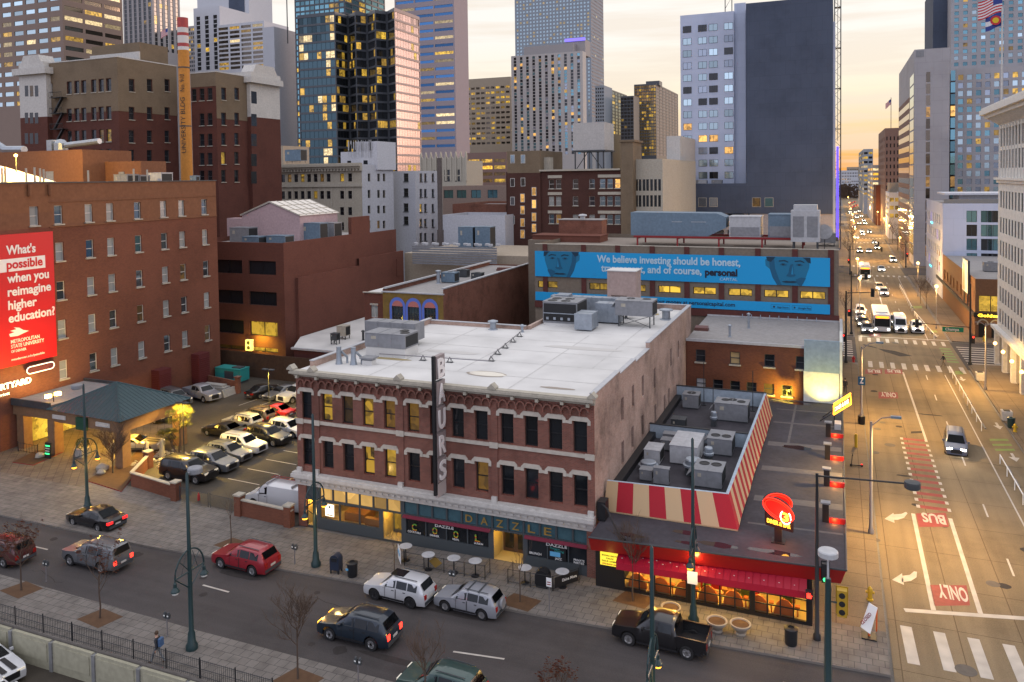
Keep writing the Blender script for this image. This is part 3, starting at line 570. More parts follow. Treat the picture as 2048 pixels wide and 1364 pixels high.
    wall(sf, (X0+.75, ys), XP, X1-.6-X0-.75, 0, 3.3, [(o[0]-.75, o[1]-.75, o[2], o[3]) for o in ops[:-1]+shop+dz+ent]+[(0.02, .85, .14, 2.15)], .12)
    sf.build('shop_front', 'shopfront_grey', rt)
    [MB().box(a, c, Y0-.04, Y0+.6, 0, 3.299).build('corner_pier', 'brick_red', rt) for a, c in ((X0, X0+.74), (X1-.6, X1))]
    windows(rt, (X0, ys), XP, ops[:6], 'transom_lit', .12, name='transom'); windows(rt, (X0, ys), XP, ops[6:18], 'transom_blue', .12, name='transom')
    windows(rt, (X0, ys), XP, shop, 'clear_glass', .12, name='shop_window'); mat('room_wood', (.30, .14, .05), .6); mat('room_wall', (.42, .33, .17), .8); ri = MB(); a, c, yb = -36.95, -31.45, ys+3.4
    ri.quad((a, ys+.14, .5), (c, ys+.14, .5), (c, yb, .5), (a, yb, .5)).quad((a, yb, .5), (c, yb, .5), (c, yb, 2.3), (a, yb, 2.3)).quad((a, ys+.14, .5), (a, yb, .5), (a, yb, 2.3), (a, ys+.14, 2.3)).quad((c, ys+.14, .5), (c, yb, .5), (c, yb, 2.3), (c, ys+.14, 2.3)).quad((a, ys+.14, 2.3), (c, ys+.14, 2.3), (c, yb, 2.3), (a, yb, 2.3)); ri.build('shop_room', 'room_wall', rt)
    MB().box(-35.4, -33.6, ys+1.0, ys+2.6, .5, 1.15).box(-33.2, -31.7, ys+.4, ys+.8, .5, 1.25).box(-34.6, -34.2, ys+2.7, ys+3.1, .5, 2.2).build('shop_counter', 'room_wood', rt)
    for x in (-35.8, -33.2): light('shop_lamp', 'POINT', (x, ys+1.2, 2.15), 38, (1, .62, .14), .12)
    windows(rt, (X0, ys), XP, dz, 'glass_dark', .12, name='shop_window')
    # recessed entrances: floor, side walls, door
    mat('entry_wall', (.42, .33, .14), .7)
    for a, b, dp, dm in ((X0+.77, X0+1.6, 1.2, 'shopfront_grey'), (-31.3, -29.75, 1.3, 'lit_yellow'), (-22.3, -20.1, 1.5, 'glass_dark')):
        mb = MB().quad((a, ys, .14), (a, ys+dp, .14), (a, ys+dp, 2.2), (a, ys, 2.2)).quad((b, ys, .14), (b, ys+dp, .14), (b, ys+dp, 2.2), (b, ys, 2.2)).quad((a, ys, 2.2), (b, ys, 2.2), (b, ys+dp, 2.2), (a, ys+dp, 2.2)).quad((a, ys, .145), (b, ys, .145), (b, ys+dp, .145), (a, ys+dp, .145)).quad((a, ys+dp, .14), (b, ys+dp, .14), (b, ys+dp, 2.2), (a, ys+dp, 2.2))
        e = mb.build('entrance_recess', 'entry_wall', rt)
        dr = MB().box(a+.12, b-.12, ys+dp-.06, ys+dp-.01, .15, 2.12).build('door', 'wood_fence' if dm == 'glass_dark' else 'shopfront_grey', rt)
        if b-a > 1: 
            nn = 2 if b-a > 2 else 1; ww = (b-a-.24)/nn
            for k in range(nn): MB().quad((a+.12+ww*k+.14, ys+dp-.065, .4), (a+.12+ww*(k+1)-.14, ys+dp-.065, .4), (a+.12+ww*(k+1)-.14, ys+dp-.065, 1.95), (a+.12+ww*k+.14, ys+dp-.065, 1.95)).build('door_glass', dm, dr)
        light('entry_lamp', 'POINT', ((a+b)/2, ys+.45, 2.0), 60 if b-a > 1 else 50, (1, .6, .1), .12)
    for a, b in ((-29.5, -22.5), (-19.9, -15.4)): MB().slab([(a, Y0-.24, 2.1), (b, Y0-.24, 2.1), (b, Y0-.04, 2.24), (a, Y0-.04, 2.24)], (0, 0, .05)).build('awning', 'awning_maroon', rt)
    for i, c in enumerate('DAZZLE'): text(rt, c, (XD[4+i]+.32, ys, 2.48), XP, .55, .56, 'gold_letter', .012)
    for s, x, z, w_ in (('DAZZLE', -26.9, 1.76, 1.5), ('DAZZLE', -18.35, 1.8, 1.5)): text(rt, s, (x, ys-.05, z), XP, w_, .2, 'white_paint', .01)
    for s, x, z, h in (('COCKTAILS', -29.2, .98, .15), ('DINNER', -27.35, .98, .15), ('VINYL', -25.55, .98, .15), ('LUNCH', -23.8, .98, .15), ('BRUNCH', -19.6, 1.0, .16), ('JAZZ', -17.75, .9, .16), ('PRIVATE', -16.4, 1.05, .15), ('PARTIES', -16.4, .87, .15)): text(rt, s, (x, ys-.0, z), XP, None, h, 'white_paint', .008)
    m = mat('letter_stripes', (.3, .3, .05), .5); t = m.node_tree; g_ = N(t, 'ShaderNodeNewGeometry'); s_ = N(t, 'ShaderNodeSeparateXYZ'); L(t, g_.outputs['Position'], s_.inputs[0])
    L(t, ramp(t, math_(t, 'FRACT', math_(t, 'MULTIPLY', s_.outputs[2], 3.6)), [(0, (.45, .03, .02)), (.34, (.48, .36, .03)), (.67, (.10, .32, .05))], 'CONSTANT'), bsdf(m).inputs['Base Color'])
    for i, c in enumerate('COOL'): text(rt, c, (-28.85+i*1.7, ys-.0, 1.17), XP, .40, .52, 'letter_stripes', .02)
    MB().quad((-18.2, ys-.03, .9), (-16.95, ys-.03, .9), (-16.95, ys-.03, 1.78), (-18.2, ys-.03, 1.78)).build('poster', 'black', rt); mat('teal_print', (.04, .32, .30), .5); mat('photo_blue', (.12, .38, .62), .5)
    MB().quad((-18.1, ys-.035, 1.1), (-17.35, ys-.035, 1.1), (-17.35, ys-.035, 1.42), (-18.1, ys-.035, 1.42)).build('poster_picture', 'photo_blue', rt)
    text(rt, 'Theatre', (-18.1, ys-.02, 1.6), XP, .7, .12, 'teal_print'); text(rt, 'Dining', (-17.75, ys-.02, 1.46), XP, .65, .13, 'teal_print')
    ps = MB().quad((-36.45, ys-.02, 1.1), (-35.65, ys-.02, 1.1), (-35.65, ys-.02, 2.05), (-36.45, ys-.02, 2.05)).build('lit_poster', 'sign_white', rt)
    MB().quad((-36.3, ys-.025, 1.16), (-35.75, ys-.025, 1.16), (-35.75, ys-.025, 1.25), (-36.3, ys-.025, 1.25)).lathe([(.0, -.03), (.11, -.028)], 12, (-36.05, ys, 1.82), 'y').build('poster_print', 'sign_brown', rt)
# --- things on the white roof
def rooftop(name, label, cat, loc, rz=0, group=None): return thing(name, label, cat, loc, rz, group)
def fan(mb, x, y, z, r): mb.lathe([(r, z), (r, z+.03), (r*.82, z+.03), (r*.8, z+.005), (.01, z+.004)], 14, (x, y, 0), caps=False)
def ac_unit(label, x, y, z, wx, wy, h, fans=(), legs=0, m='metal_grey', hood=None, rz=0, name='air_conditioner', cat='air conditioner', group='air handling boxes on the roofs', curb=0.0, side='grille'):
    t = thing(name, label, cat, (x, y, z), rz, group); b = MB(); z0 = legs or curb or .12
    b.box(-wx/2, wx/2, -wy/2, wy/2, z0, z0+h); b.box(-wx/2-.04, wx/2+.04, -wy/2-.04, wy/2+.04, z0+h, z0+h+.05)
    n = max(2, int(wx/1.0))
    for i in range(1, n): xx = -wx/2+wx*i/n; b.box(xx-.015, xx+.015, -wy/2-.015, -wy/2, z0, z0+h).box(xx-.03, xx+.03, -wy/2, wy/2, z0+h+.05, z0+h+.075)
    b.build('housing', m, t)
    if fans:
        f = MB()
        for fx, fy, r in fans: fan(f, fx, fy, z0+h+.055, r)
        f.build('fan', 'black', t)
    if side:
        q = MB().quad((wx/2+.012, -wy/2+.12, z0+.12), (wx/2+.012, wy/2-.12, z0+.12), (wx/2+.012, wy/2-.12, z0+h-.12), (wx/2+.012, -wy/2+.12, z0+h-.12)); q.build('grille', side, t); MB().box(-wx*.34, -wx*.22, -wy/2-.022, -wy/2-.004, z0+h*.6, z0+h*.82).build('label_plate', 'trim_cream', t)
    if hood: MB().slab([(-wx/2-.003, -wy*.35, z0+h*.9), (-wx/2-.003, wy*.35, z0+h*.9), (-wx/2-.55, wy*.35, z0+h*.45), (-wx/2-.55, -wy*.35, z0+h*.45)], (0, 0, .06)).build('hood', m, t)
    s = MB()
    if legs:
        for sx_ in (-1, 1):
            for sy_ in (-1, 1): s.box(sx_*wx*.42-.05, sx_*wx*.42+.05, sy_*wy*.4-.05, sy_*wy*.4+.05, 0, legs)
        s.tube([(-wx*.42, -wy*.4, .1), (wx*.42, -wy*.4, legs)], .03, 5).tube([(wx*.42, -wy*.4, .1), (-wx*.42, -wy*.4, legs)], .03, 5)
        s.build('frame', 'metal_dark', t)
    else: s.box(-wx/2+.05, wx/2-.05, -wy/2+.05, wy/2-.05, 0, z0).build('base', 'roof_white' if curb else 'metal_dark', t)
    return t
def duct(label, x, y, z, wx, wy, h, m='galvanised', name='duct', rz=0, z0=0.15):
    t = thing(name, label, 'duct', (x, y, z), rz); b = MB().box(-wx/2, wx/2, -wy/2, wy/2, z0, z0+h)
    n = max(2, int(max(wx, wy)/1.1))
    for i in range(n+1):
        if wx >= wy: xx = -wx/2+wx*i/n; b.box(xx-.03, xx+.03, -wy/2-.03, wy/2+.03, z0-.03, z0+h+.03)
        else: yy_ = -wy/2+wy*i/n; b.box(-wx/2-.03, wx/2+.03, yy_-.03, yy_+.03, z0-.03, z0+h+.03)
    b.build('duct_run', m, t); s = MB()
    for sx_ in (-.4, .4): s.box(wx*sx_-.05, wx*sx_+.05, -wy*.3, wy*.3, 0, z0-.03)
    s.build('feet', 'metal_dark', t); return t
def vent(label, x, y, z, h=.6, r=.15, cap=1.7, m='galvanised', name='roof_vent'):
    t = thing(name, label, 'vent', (x, y, z)); MB().lathe([(r*1.6, 0), (r*1.5, .06), (r, .08), (r, h)], 12).build('pipe', m, t)
    MB().lathe([(r, h+.001), (r*cap, h+.05), (r*cap, h+.16), (r*.5, h+.26)], 12).build('cap', m, t); return t
RZ = 12.05
ac_unit('long grey rooftop air unit with two fans on a white curb beside the boxy duct', -35.1, 58.3, RZ, 3.9, 2.3, 1.15, ((1.0, .45, .42), (1.5, -.35, .42)), curb=.75, group=None)
duct('boxy grey duct run behind the air unit at the left edge of the white roof', -37.2, 62.3, RZ, 5.2, 1.6, 1.5, 'metal_grey', z0=.5)
for i, (x, y, lb) in enumerate(((-37.3, 53.7, 'left flared grey stack near the front edge of the white roof'), (-36.05, 53.9, 'right flared grey stack near the front edge of the white roof'))):
    t = thing('vent_stack', lb, 'vent', (x, y, RZ), group='paired roof stacks'); MB().lathe([(.3, 0), (.24, .25), (.2, .6), (.2, 1.35), (.22, 1.36), (.22, 1.4), (.15, 1.4)], 12).build('pipe', 'galvanised', t); MB().tube([(.45, .5, 0), (.45, .5, .5), (.2, .1, 1.0)], .1, 8).build('side_pipe', 'galvanised', t)
t = thing('roof_hatch_vent', 'low square mushroom vent beside the flared stacks on the white roof', 'vent', (-34.9, 54.4, RZ)); MB().box(-.45, .45, -.35, .35, 0, .35).build('curb', 'roof_white', t); MB().box(-.42, .42, -.32, .32, .35, .5).box(-.6, .6, -.5, .5, .5, .62).build('cap', 'metal_grey', t)
t = tag(MB().tube([(-35.3, 56.6, RZ+.35), (-29.8, 57.0, RZ+.35), (-25.6, 57.2, RZ+.35), (-26.3, 60, RZ+.35), (-27.6, 69.5, RZ+.35)], .045, 6).build('gas_pipe', 'steel_pole'), 'thin grey gas pipe on stands running across the white roof', 'pipe')
for i, (x, y) in enumerate(((-31.4, 57.0), (-29.0, 57.1), (-26.0, 58.6), (-26.45, 61.0), (-26.8, 63.5), (-27.1, 66), (-27.45, 68.5))):
    mb = MB(); 
    for sx_ in (-.22, .22): mb.tube([(sx_, -.12, 0), (0, 0, .44)], .022, 4).tube([(sx_, .12, 0), (0, 0, .44)], .022, 4)
    mb.box(-.3, .3, -.2, .2, 0, .02); tag(mb.build('pipe_stand', 'metal_dark', None, (x, y, RZ)), 'small A-frame stand carrying the thin gas pipe over the white roof', 'stand', 'stands under the gas pipe')
for x, y, h, r, lb in ((-31.2, 70.9, .7, .3, 'fat silver turbine vent near the back left edge of the white roof'), (-28.0, 70.6, .5, .13, 'thin capped silver vent by the back parapet of the white roof'), (-16.3, 81.5, .9, .42, 'large round silver vent at the back right corner of the white roof')): vent(lb, x, y, RZ, h, r)
t = ac_unit('open framed chiller with two top fans and dark coils, back of the white roof', -25.6, 76.5, RZ, 3.6, 3.4, 2.1, ((-1.0, -1.0, .5), (.4, -1.0, .5), (-1.0, .4, .5), (.4, .4, .5)), m='metal_grey', curb=.25, group=None)
MB().quad((-1.7, -1.74, .45), (1.7, -1.74, .45), (1.7, -1.74, 2.2), (-1.7, -1.74, 2.2)).build('coil', 'black', t)
mb = MB().box(-1.7, 1.7, -1.8, -1.75, 1.2, 1.28)
for i in range(4): mb.box(-1.4+i*.75, -1.15+i*.75, -1.85, -1.75, .6, .85)
mb.build('compressor', 'galvanised', t)
duct('blue grey square duct elbow standing in front of the chiller', -22.6, 74.0, RZ, 1.7, 2.2, 1.5, 'galvanised'); duct('long silver duct behind the chiller along the back of the white roof', -24.0, 81.0, RZ, 9.0, 1.2, 1.5, 'galvanised', z0=.6); duct('tall silver duct riser left of the chiller', -27.0, 80.2, RZ, 1.4, 1.6, 2.2, 'galvanised'); duct('silver duct joining the raised air unit', -21.4, 78.0, RZ, 2.4, 1.5, 1.9, 'galvanised')
ac_unit('taupe air handling box raised on crossed steel legs, back right of the white roof', -18.4, 77.2, RZ, 3.7, 2.3, 1.45, ((-.6, .3, .42), (1.0, .3, .42)), legs=1.15, m='metal_grey', hood=1, group=None)
t = thing('stair_penthouse', 'square pinkish lift tower with a louvred door at the back of the white roof', 'roof structure', (-21.9, 86.2, RZ)); rough_mat('plaster_pink', (.40, .30, .27), amt=.3, scale=.8)
b = MB(); wall(b, (-1.6, -1.25), XP, 3.2, 0, 4.4, [(.45, 2.2, 0, 1.75)], .5); b.quad((1.6, -1.25, 0), (1.6, 1.25, 0), (1.6, 1.25, 4.4), (1.6, -1.25, 4.4)).quad((-1.6, 1.25, 0), (-1.6, -1.25, 0), (-1.6, -1.25, 4.4), (-1.6, 1.25, 4.4)).quad((1.6, 1.25, 0), (-1.6, 1.25, 0), (-1.6, 1.25, 4.4), (1.6, 1.25, 4.4)); b.build('wall', 'plaster_pink', t)
MB().box(-1.7, 1.7, -1.35, 1.35, 4.4, 4.5).build('roof', 'roof_white', t); MB().quad((-1.15, -.76, 0), (.6, -.76, 0), (.6, -.76, 1.75), (-1.15, -.76, 1.75)).build('door', 'plaster_pink', t); MB().box(-.75, .2, -.80, -.765, .75, 1.25).build('louvre', 'metal_grey', t)
# the projecting letter sign
t = thing('blade_sign', 'tall vertical blade sign with five big pale letters on the brick block', 'sign', (-26.05, 48.9, 4.8)); b = MB().box(-.1, .1, -.25, 0, -.1, 9.75); b.build('mast', 'black', t)
for zz in (1.0, 3.3, 5.7, 7.9): MB().tube([(0, 0, zz), (0, 1.3, zz-.1)], .07, 6).build('bracket', 'metal_dark', t)
for i, c in enumerate('SRUAB'):
    z = .75+i*1.83; p = MB().box(-.16, .16, .02, 1.28, z, z+1.62).build('letter_panel', 'sign_brown', t)
    text(t, c, (.16, .14, z+.12), YP, 1.02, 1.36, 'letter_cream', .03, 'letter', off=.02, thick=.06); text(t, c, (-.16, 1.2, z+.12), YM, 1.02, 1.36, 'letter_cream', .03, 'letter', off=.02, thick=.06)
MB().box(-.12, .12, .02, 1.28, -.35, .65).build('end_panel', 'sign_pale', t)
# ------------------------------------------------------------------ diner
mat('diner_red', (.33, .012, .012), .45); mat('booth_vinyl', (.50, .13, .03), .5); mat('board_yellow', (.5, .42, .05), .5, emit=(1, .80, .05), es=.75); mat('diner_black', (.014, .012, .012), .5); mat('stripe_red', (.36, .008, .02), .7); mat('stripe_tan', (.50, .355, .20), .75); mat('awning_red', (.38, .008, .03), .5); rough_mat('panel_blue', (.36, .43, .50), amt=.25)
dn = thing('diner_building', 'low diner with a red fascia, red awning and red and tan striped roof screen', 'diner', (-7, 49.3, 0))
with Under(dn) as rt:
    XL, XR = -14.6, .55
    b = MB(); fo = [(1.9, 5.9, .32, 2.3), (6.15, 9.75, .32, 2.3), (10.0, 13.0, .32, 2.3)]
    b.mi = 0; wall(b, (XL, 49.3), XP, 13.3, 0, 3.2, [(o[0], o[1], o[2], o[3]) for o in fo], .2); wall(b, (-1.3, 49.3), YP, 35, 0, 3.2, [], .2)
    b.build('wall', 'diner_black', rt)
    rm = MB().quad((XL, 47.75, 4), (XR, 48.9, 4), (XR, 84.45, 4), (XL, 84.45, 4)); rm.build('roof', 'roof_dark', rt)
    fs = MB(); fs.quad((XL, 48.3, 2.95), (XR-.3, 49.3, 3.0), (XR, 48.9, 4.02), (XL, 47.75, 4.02)).quad((XR-.3, 49.3, 3.0), (XR-.3, 84.4, 3.0), (XR, 84.4, 4.02), (XR, 48.9, 4.02)).quad((XL, 48.3, 2.95), (XL, 47.75, 4.02), (XL, 50.2, 4.02), (XL, 50.2, 2.95)).quad((XL, 48.3, 2.95), (XL, 50, 2.95), (XR-.3, 51, 2.95), (XR-.3, 49.3, 3.0)).quad((-1.3, 50, 2.98), (XR-.3, 50, 3.0), (XR-.3, 84.4, 3.0), (-1.3, 84.4, 2.98))
    fs.build('fascia', 'diner_red', rt)
    MB().tube([(XL, 47.73, 4.03), (XR, 48.88, 4.03), (XR, 84.4, 4.03)], .06, 6).build('gutter', 'metal_dark', rt)
    aw = MB(); n = 26
    for i in range(n):
        a, c = -12.9+i*11.3/n, -12.9+(i+1)*11.3/n; e = .5*(a+12.9)/11.3; e2 = .5*(c+12.9)/11.3
        aw.quad((a, 48.1+e, 2.5), (c, 48.1+e2, 2.5), (c, 49.2, 3.0), (a, 49.2, 3.0)).quad((a, 48.1+e, 2.08), (c, 48.1+e2, 2.08), (c, 48.1+e2, 2.5), (a, 48.1+e, 2.5)); aw.tube([(a, 48.09+e, 2.51), (a, 49.2, 3.02)], .025, 4)
    aw.quad((-12.9, 48.1, 2.08), (-12.9, 49.2, 2.1), (-12.9, 49.2, 3.0), (-12.9, 48.1, 2.5)).quad((-1.6, 49.2, 2.1), (-1.6, 48.6, 2.08), (-1.6, 48.6, 2.5), (-1.6, 49.2, 3.0)); aw.build('awning', 'awning_red', rt)
    sp = MB()
    for i in range(26): x = -12.6+i*.43; sp.lathe([(.0, .02), (.05, .012), (.05, 0)], 6, (x, 48.45+.4*(x+12.9)/11.3+(i % 2)*.2, 2.68+(i % 2)*.09))
    sp.build('awning_lamp', 'lamp_glass', rt)
    windows(rt, (XL, 49.3), XP, fo, 'clear_glass', .10, name='dining_window'); mat('room_wood', (.30, .14, .05), .6) if 'room_wood' not in M else None; ri = MB(); yb = 53.2
    ri.quad((XL+1.7, 49.5, .3), (-1.4, 49.5, .3), (-1.4, yb, .3), (XL+1.7, yb, .3)).quad((XL+1.7, yb, .3), (-1.4, yb, .3), (-1.4, yb, 2.6), (XL+1.7, yb, 2.6)).quad((XL+1.7, 49.5, 2.6), (-1.4, 49.5, 2.6), (-1.4, yb, 2.6), (XL+1.7, yb, 2.6)); ri.build('dining_room', 'room_wall', rt)
    cols = ['diner_red', 'room_wood', 'leaf_shrub', 'stripe_tan']; fr_ = MB(); r_ = random.Random(2)
    for i in range(26): x, y = r_.uniform(-12.4, -1.8), r_.uniform(50.3, 52.6); fr_.mi = i % 4; fr_.box(x-.25, x+.25, y-.2, y+.2, .3, r_.uniform(.7, 1.3))
    fr_.build('dining_furniture', cols, rt)
    for i in range(5): x = -12.0+i*2.5; MB().lathe([(.02, 2.0), (.14, 2.08), (.14, 2.2), (.02, 2.28)], 8, (x, 50.6, 0)).build('pendant_lamp', 'glow_warm', rt); light('dining_lamp', 'POINT', (x+.4, 50.5, 2.0), 150, (1, .58, .10), .12)
    mu = MB()
    for a, c, z0_, z1_ in fo:
        for k in range(5): x = XL+a+(c-a)*k/4; mu.box(x-.04, x+.04, 49.26, 49.34, z0_, z1_)
        for k in range(4): z = z0_+(z1_-z0_)*k/3; mu.box(XL+a, XL+c, 49.265, 49.335, z-.03, z+.03)
    mu.build('window_bars', 'black', rt)
    bo = MB()                                   # booths and tables inside
    for i in range(7): x = XL+2.7+i*1.5; bo.slab([(x+.6*cos(a), 49.62, .33+.95*sin(a)) for a in [pi*k/8 for k in range(9)]], (0, .12, 0)); bo.box(x-.5, x+.5, 49.75, 50.15, .33, .75); bo.box(x+.62, x+.9, 49.55, 49.85, .9, .98).box(x+.72, x+.8, 49.65, 49.75, .33, .9)
    bo.build('booth', 'booth_vinyl', rt)
    yb = MB().box(-14.2, -12.95, 49.02, 49.1, 1.75, 2.6).build('message_board', 'board_yellow', rt)
    for k, s in enumerate(('SPOONING LEADS TO', 'FORKING', 'PLEASE USE CONDIMENTS', 'COFFEE BREAKFAST LUNCH')): text(rt, s, (-14.08 if k != 1 else -13.8, 49.02, 2.36-k*.18), XP, 1.02 if k != 1 else .5, .11, 'diner_black' if k < 3 else 'stripe_red', .01)
    # striped screen round the kitchen roof
    zb, zt = 4.01, 5.95; FA, FB = (-14.75, 51.9), (-5.85, 51.95); TA, TB = (-14.65, 52.45), (-6.55, 52.95)
    st = MB(); n = 8
    for i in range(n):
        st.mi = (i+0) % 2; f0, f1 = (max(0, i-.25))/(n-.25), (i+.75)/(n-.25)
        lp = lambda A, B_, f: (A[0]+(B_[0]-A[0])*f, A[1]+(B_[1]-A[1])*f)
        a, c, d, e = lp(FA, FB, f0), lp(FA, FB, f1), lp(TA, TB, f1), lp(TA, TB, f0)
        st.quad((*a, zb), (*c, zb), (*d, zt), (*e, zt))
    FB2, TB2 = (-5.6, 78.3), (-6.2, 79.0); n = 34
    for i in range(n):
        st.mi = (i+1) % 2; f0, f1 = i/n, (i+1)/n; wv = lambda f: .22*abs(sin(f*pi*4.0))
        a, c, d, e = lp(FB, FB2, f0), lp(FB, FB2, f1), lp(TB, TB2, f1), lp(TB, TB2, f0)
        st.quad((a[0], a[1], zb+wv(f0)), (c[0], c[1], zb+wv(f1)), (*d, zt), (*e, zt))
    st.build('striped_screen', ['stripe_tan', 'stripe_red'], rt)
    tr = MB(); tr.slab([(FA[0], FA[1]-.02, zb), (FB[0], FB[1]-.02, zb), (FB[0], FB[1]-.03, zb+.09), (FA[0], FA[1]-.03, zb+.09)], (0, .03, 0)); tr.build('screen_trim', 'stripe_tan', rt)
    bk = MB(); 
    for q in (((*TA, zt), (*TB, zt), (TB[0]-.15, TB[1]+.2, zt), (TA[0], TA[1]+.2, zt)), ((*TB, zt), (*TB2, zt), (TB2[0]-.2, TB2[1], zt), (TB[0]-.2, TB[1]+.2, zt))): bk.quad(*q)
    bk.quad((TA[0], TA[1]+.2, 4.6), (TB[0]-.2, TB[1]+.2, 4.6), (TB[0]-.2, TB[1]+.2, zt), (TA[0], TA[1]+.2, zt)).quad((TB[0]-.2, TB[1]+.2, 4.6), (TB2[0]-.2, TB2[1], 4.6), (TB2[0]-.2, TB2[1], zt), (TB[0]-.2, TB[1]+.2, zt))
    bk.box(-14.75, -6.3, 78.8, 79.0, 4.6, 5.95); bk.box(-14.75, -6.5, 66.5, 66.7, 4.6, 5.75); bk.build('screen_back', 'panel_blue', rt)
    MB().box(-14.8, -6.2, 78.75, 79.05, 5.951, 6.0).box(-14.8, -6.45, 66.45, 66.75, 5.751, 5.8).box(-14.83, -14.25, 52.7, 78.7, 4.6, 5.1).build('coping', 'black', rt)
    MB().quad((-14.8, 52.5, 4.6), (-6.6, 53.1, 4.6), (-6.3, 79, 4.6), (-14.8, 79, 4.6)).build('kitchen_roof', 'roof_dark', rt)
    for i, y in enumerate((55.3, 61.8, 67.6, 73.5)):
        f = MB().box(-.85, -.45, y, y+.45, 4.0, 5.2).build('roof_fin', 'diner_black', rt); MB().box(-.95, -.35, y-.02, y+.5, 5.2, 5.3).build('fin_cap', 'metal_grey', f)
        MB().box(-.44, XR+.02, y+.02, y+.2, 4.0, 4.35).build('lit_ledge', 'diner_red', rt); 
        light('ledge_lamp', 'POINT', (-.1, y-.22, 4.2), 22, (1, .35, .08), .1)
    rough_mat('roof_band', (.125, .115, .115), amt=.5, scale=.7)
    for y, w_ in ((53.4, .25), (57.4, 1.0), (63.6, 1.0), (69.6, 1.1), (76.2, .4), (80.6, .3)): MB().quad((-5.4, y, 4.004), (.4, y+.3, 4.004), (.4, y+w_+.3, 4.004), (-5.4, y+w_, 4.004)).build('roof_seam', 'roof_band', rt)
    MB().quad((-3.9, 70, 4.0035), (-3.7, 70, 4.0035), (-3.6, 83.5, 4.0035), (-3.8, 83.5, 4.0035)).build('roof_seam', 'roof_band', rt)
    mat('puddle', (.025, .02, .025), .06, spec=.5)
    for x, y, a, c in ((-12.2, 49.0, .9, .28), (-9.0, 50.6, .8, .3), (-6.8, 49.6, 1.2, .35), (-3.5, 49.8, 1.6, .3), (-3.6, 83.4, 1.3, .5), (-3.0, 69.8, 1.2, .5), (-8.7, 49.2, .7, .2)): MB().quad(*[(x+a*cos(k*pi/10)*(1+.12*sin(k*2.1+x)), y+c*sin(k*pi/10)*(1+.15*sin(k*1.7)), 4.006) for k in range(20)]).build('puddle', 'puddle', rt)
light('diner_glow', 'AREA', (-7.2, 48.3, 2.0), 120, (1, .58, .1), 9, (radians(-15), 0, 0)); bpy.data.lights['diner_glow'].shape = 'RECTANGLE'; bpy.data.lights['diner_glow'].size_y = .4
light('corner_glow', 'POINT', (-.6, 50.2, 2.8), 160, (1, .66, .16), .15); light('board_glow', 'POINT', (-13.5, 48.4, 2.2), 10, (1, .75, .12), .15)
for lb, x, y, wx, wy, h, fans, kw in (
    ('grey box fan unit with two fans nearest the striped corner', -8.5, 57.9, 2.0, 2.2, 1.15, ((-.4, .3, .38), (.45, .3, .38)), dict(hood=1)), ('white mini split fan unit standing near the striped front screen', -11.7, 56.5, 1.1, .5, 1.1, (), {}),
    ('small grey box beside the white mini split fan unit', -12.9, 57.0, .9, .8, .7, (), {}), ('long pale duct box sloping up the middle of the kitchen roof', -10.9, 62.6, 2.1, 3.6, 1.35, (), dict(m='metal_light', side=None)), ('boxy grey swamp cooler third along the brick wall', -13.2, 61.0, 1.2, 1.8, 1.0, (), dict(m='metal_light')),
    ('small dark cooler second along the brick wall by the blue partition', -12.6, 63.9, 1.2, .9, .75, (), {}), ('dark cooler closest to the blue partition by the brick wall', -12.7, 65.3, 1.2, .8, .8, (), {}), ('grey air unit with two fans below the blue partition', -8.6, 65.0, 1.9, 2.3, 1.2, ((-.4, -.3, .38), (.45, -.3, .38)), dict(hood=1)),
    ('wide grey air unit with three fans on the rear kitchen roof', -8.8, 74.0, 2.9, 1.9, 1.5, ((-.6, .2, .38), (0, .4, .38), (.8, 0, .38)), dict(hood=1)), ('square fan box at the back left of the rear kitchen roof', -12.9, 76.6, 1.5, 1.5, 1.2, ((0, 0, .42),), {}), ('low black cooler behind the railing on the rear kitchen roof', -12.8, 69.3, 1.2, 1.1, .9, (), dict(m='metal_dark'))): ac_unit(lb, x, y, 4.6, wx, wy, h, fans, **kw)
for lb, x, y, r, h in (('fat silver mushroom fan in the middle of the kitchen roof', -9.9, 59.3, .75, 1.0), ('round silver fan drum at the front left of the kitchen roof', -13.2, 58.9, .75, .6), ('small silver mushroom fan below the two fan unit', -9.2, 62.2, .4, 1.0), ('slim silver fan on the rear kitchen roof', -10.1, 71.4, .32, 1.1)):
    t = thing('exhaust_fan', lb, 'exhaust fan', (x, y, 4.6)); MB().box(-r*.7, r*.7, -r*.7, r*.7, 0, h*.45).build('base', 'metal_dark', t); MB().lathe([(r*.6, h*.45), (r, h*.6), (r*1.02, h*.75), (r*.8, h*.8), (r*.8, h*1.1), (r*.7, h*1.18), (.02, h*1.2)], 16).build('hood', 'galvanised', t)
for x, y, h, lb in ((-11.9, 77.6, 4.2, 'thin dark aerial at the back left of the kitchen roof'), (-10.3, 72.5, 3.3, 'thin dark aerial in the middle of the rear kitchen roof'), (-7.3, 77.2, 3.8, 'thin dark aerial by the striped screen at the back')): tag(MB().tube([(0, 0, 0), (0, 0, h)], .035, 5).box(-.2, .2, -.2, .2, 0, .05).build('aerial', 'iron', None, (x, y, 4.6)), lb, 'aerial')
mb = MB()
for i in range(9): mb.tube([(-14.2+i*.55, 67.2, 4.6), (-14.2+i*.55, 67.2, 5.3)], .02, 4)
mb.tube([(-14.2, 67.2, 5.3), (-9.8, 67.2, 5.3)], .025, 4).tube([(-14.2, 67.2, 5.0), (-9.8, 67.2, 5.0)], .02, 4); tag(mb.build('roof_railing', 'iron'), 'low black railing along the partition on the kitchen roof', 'railing')
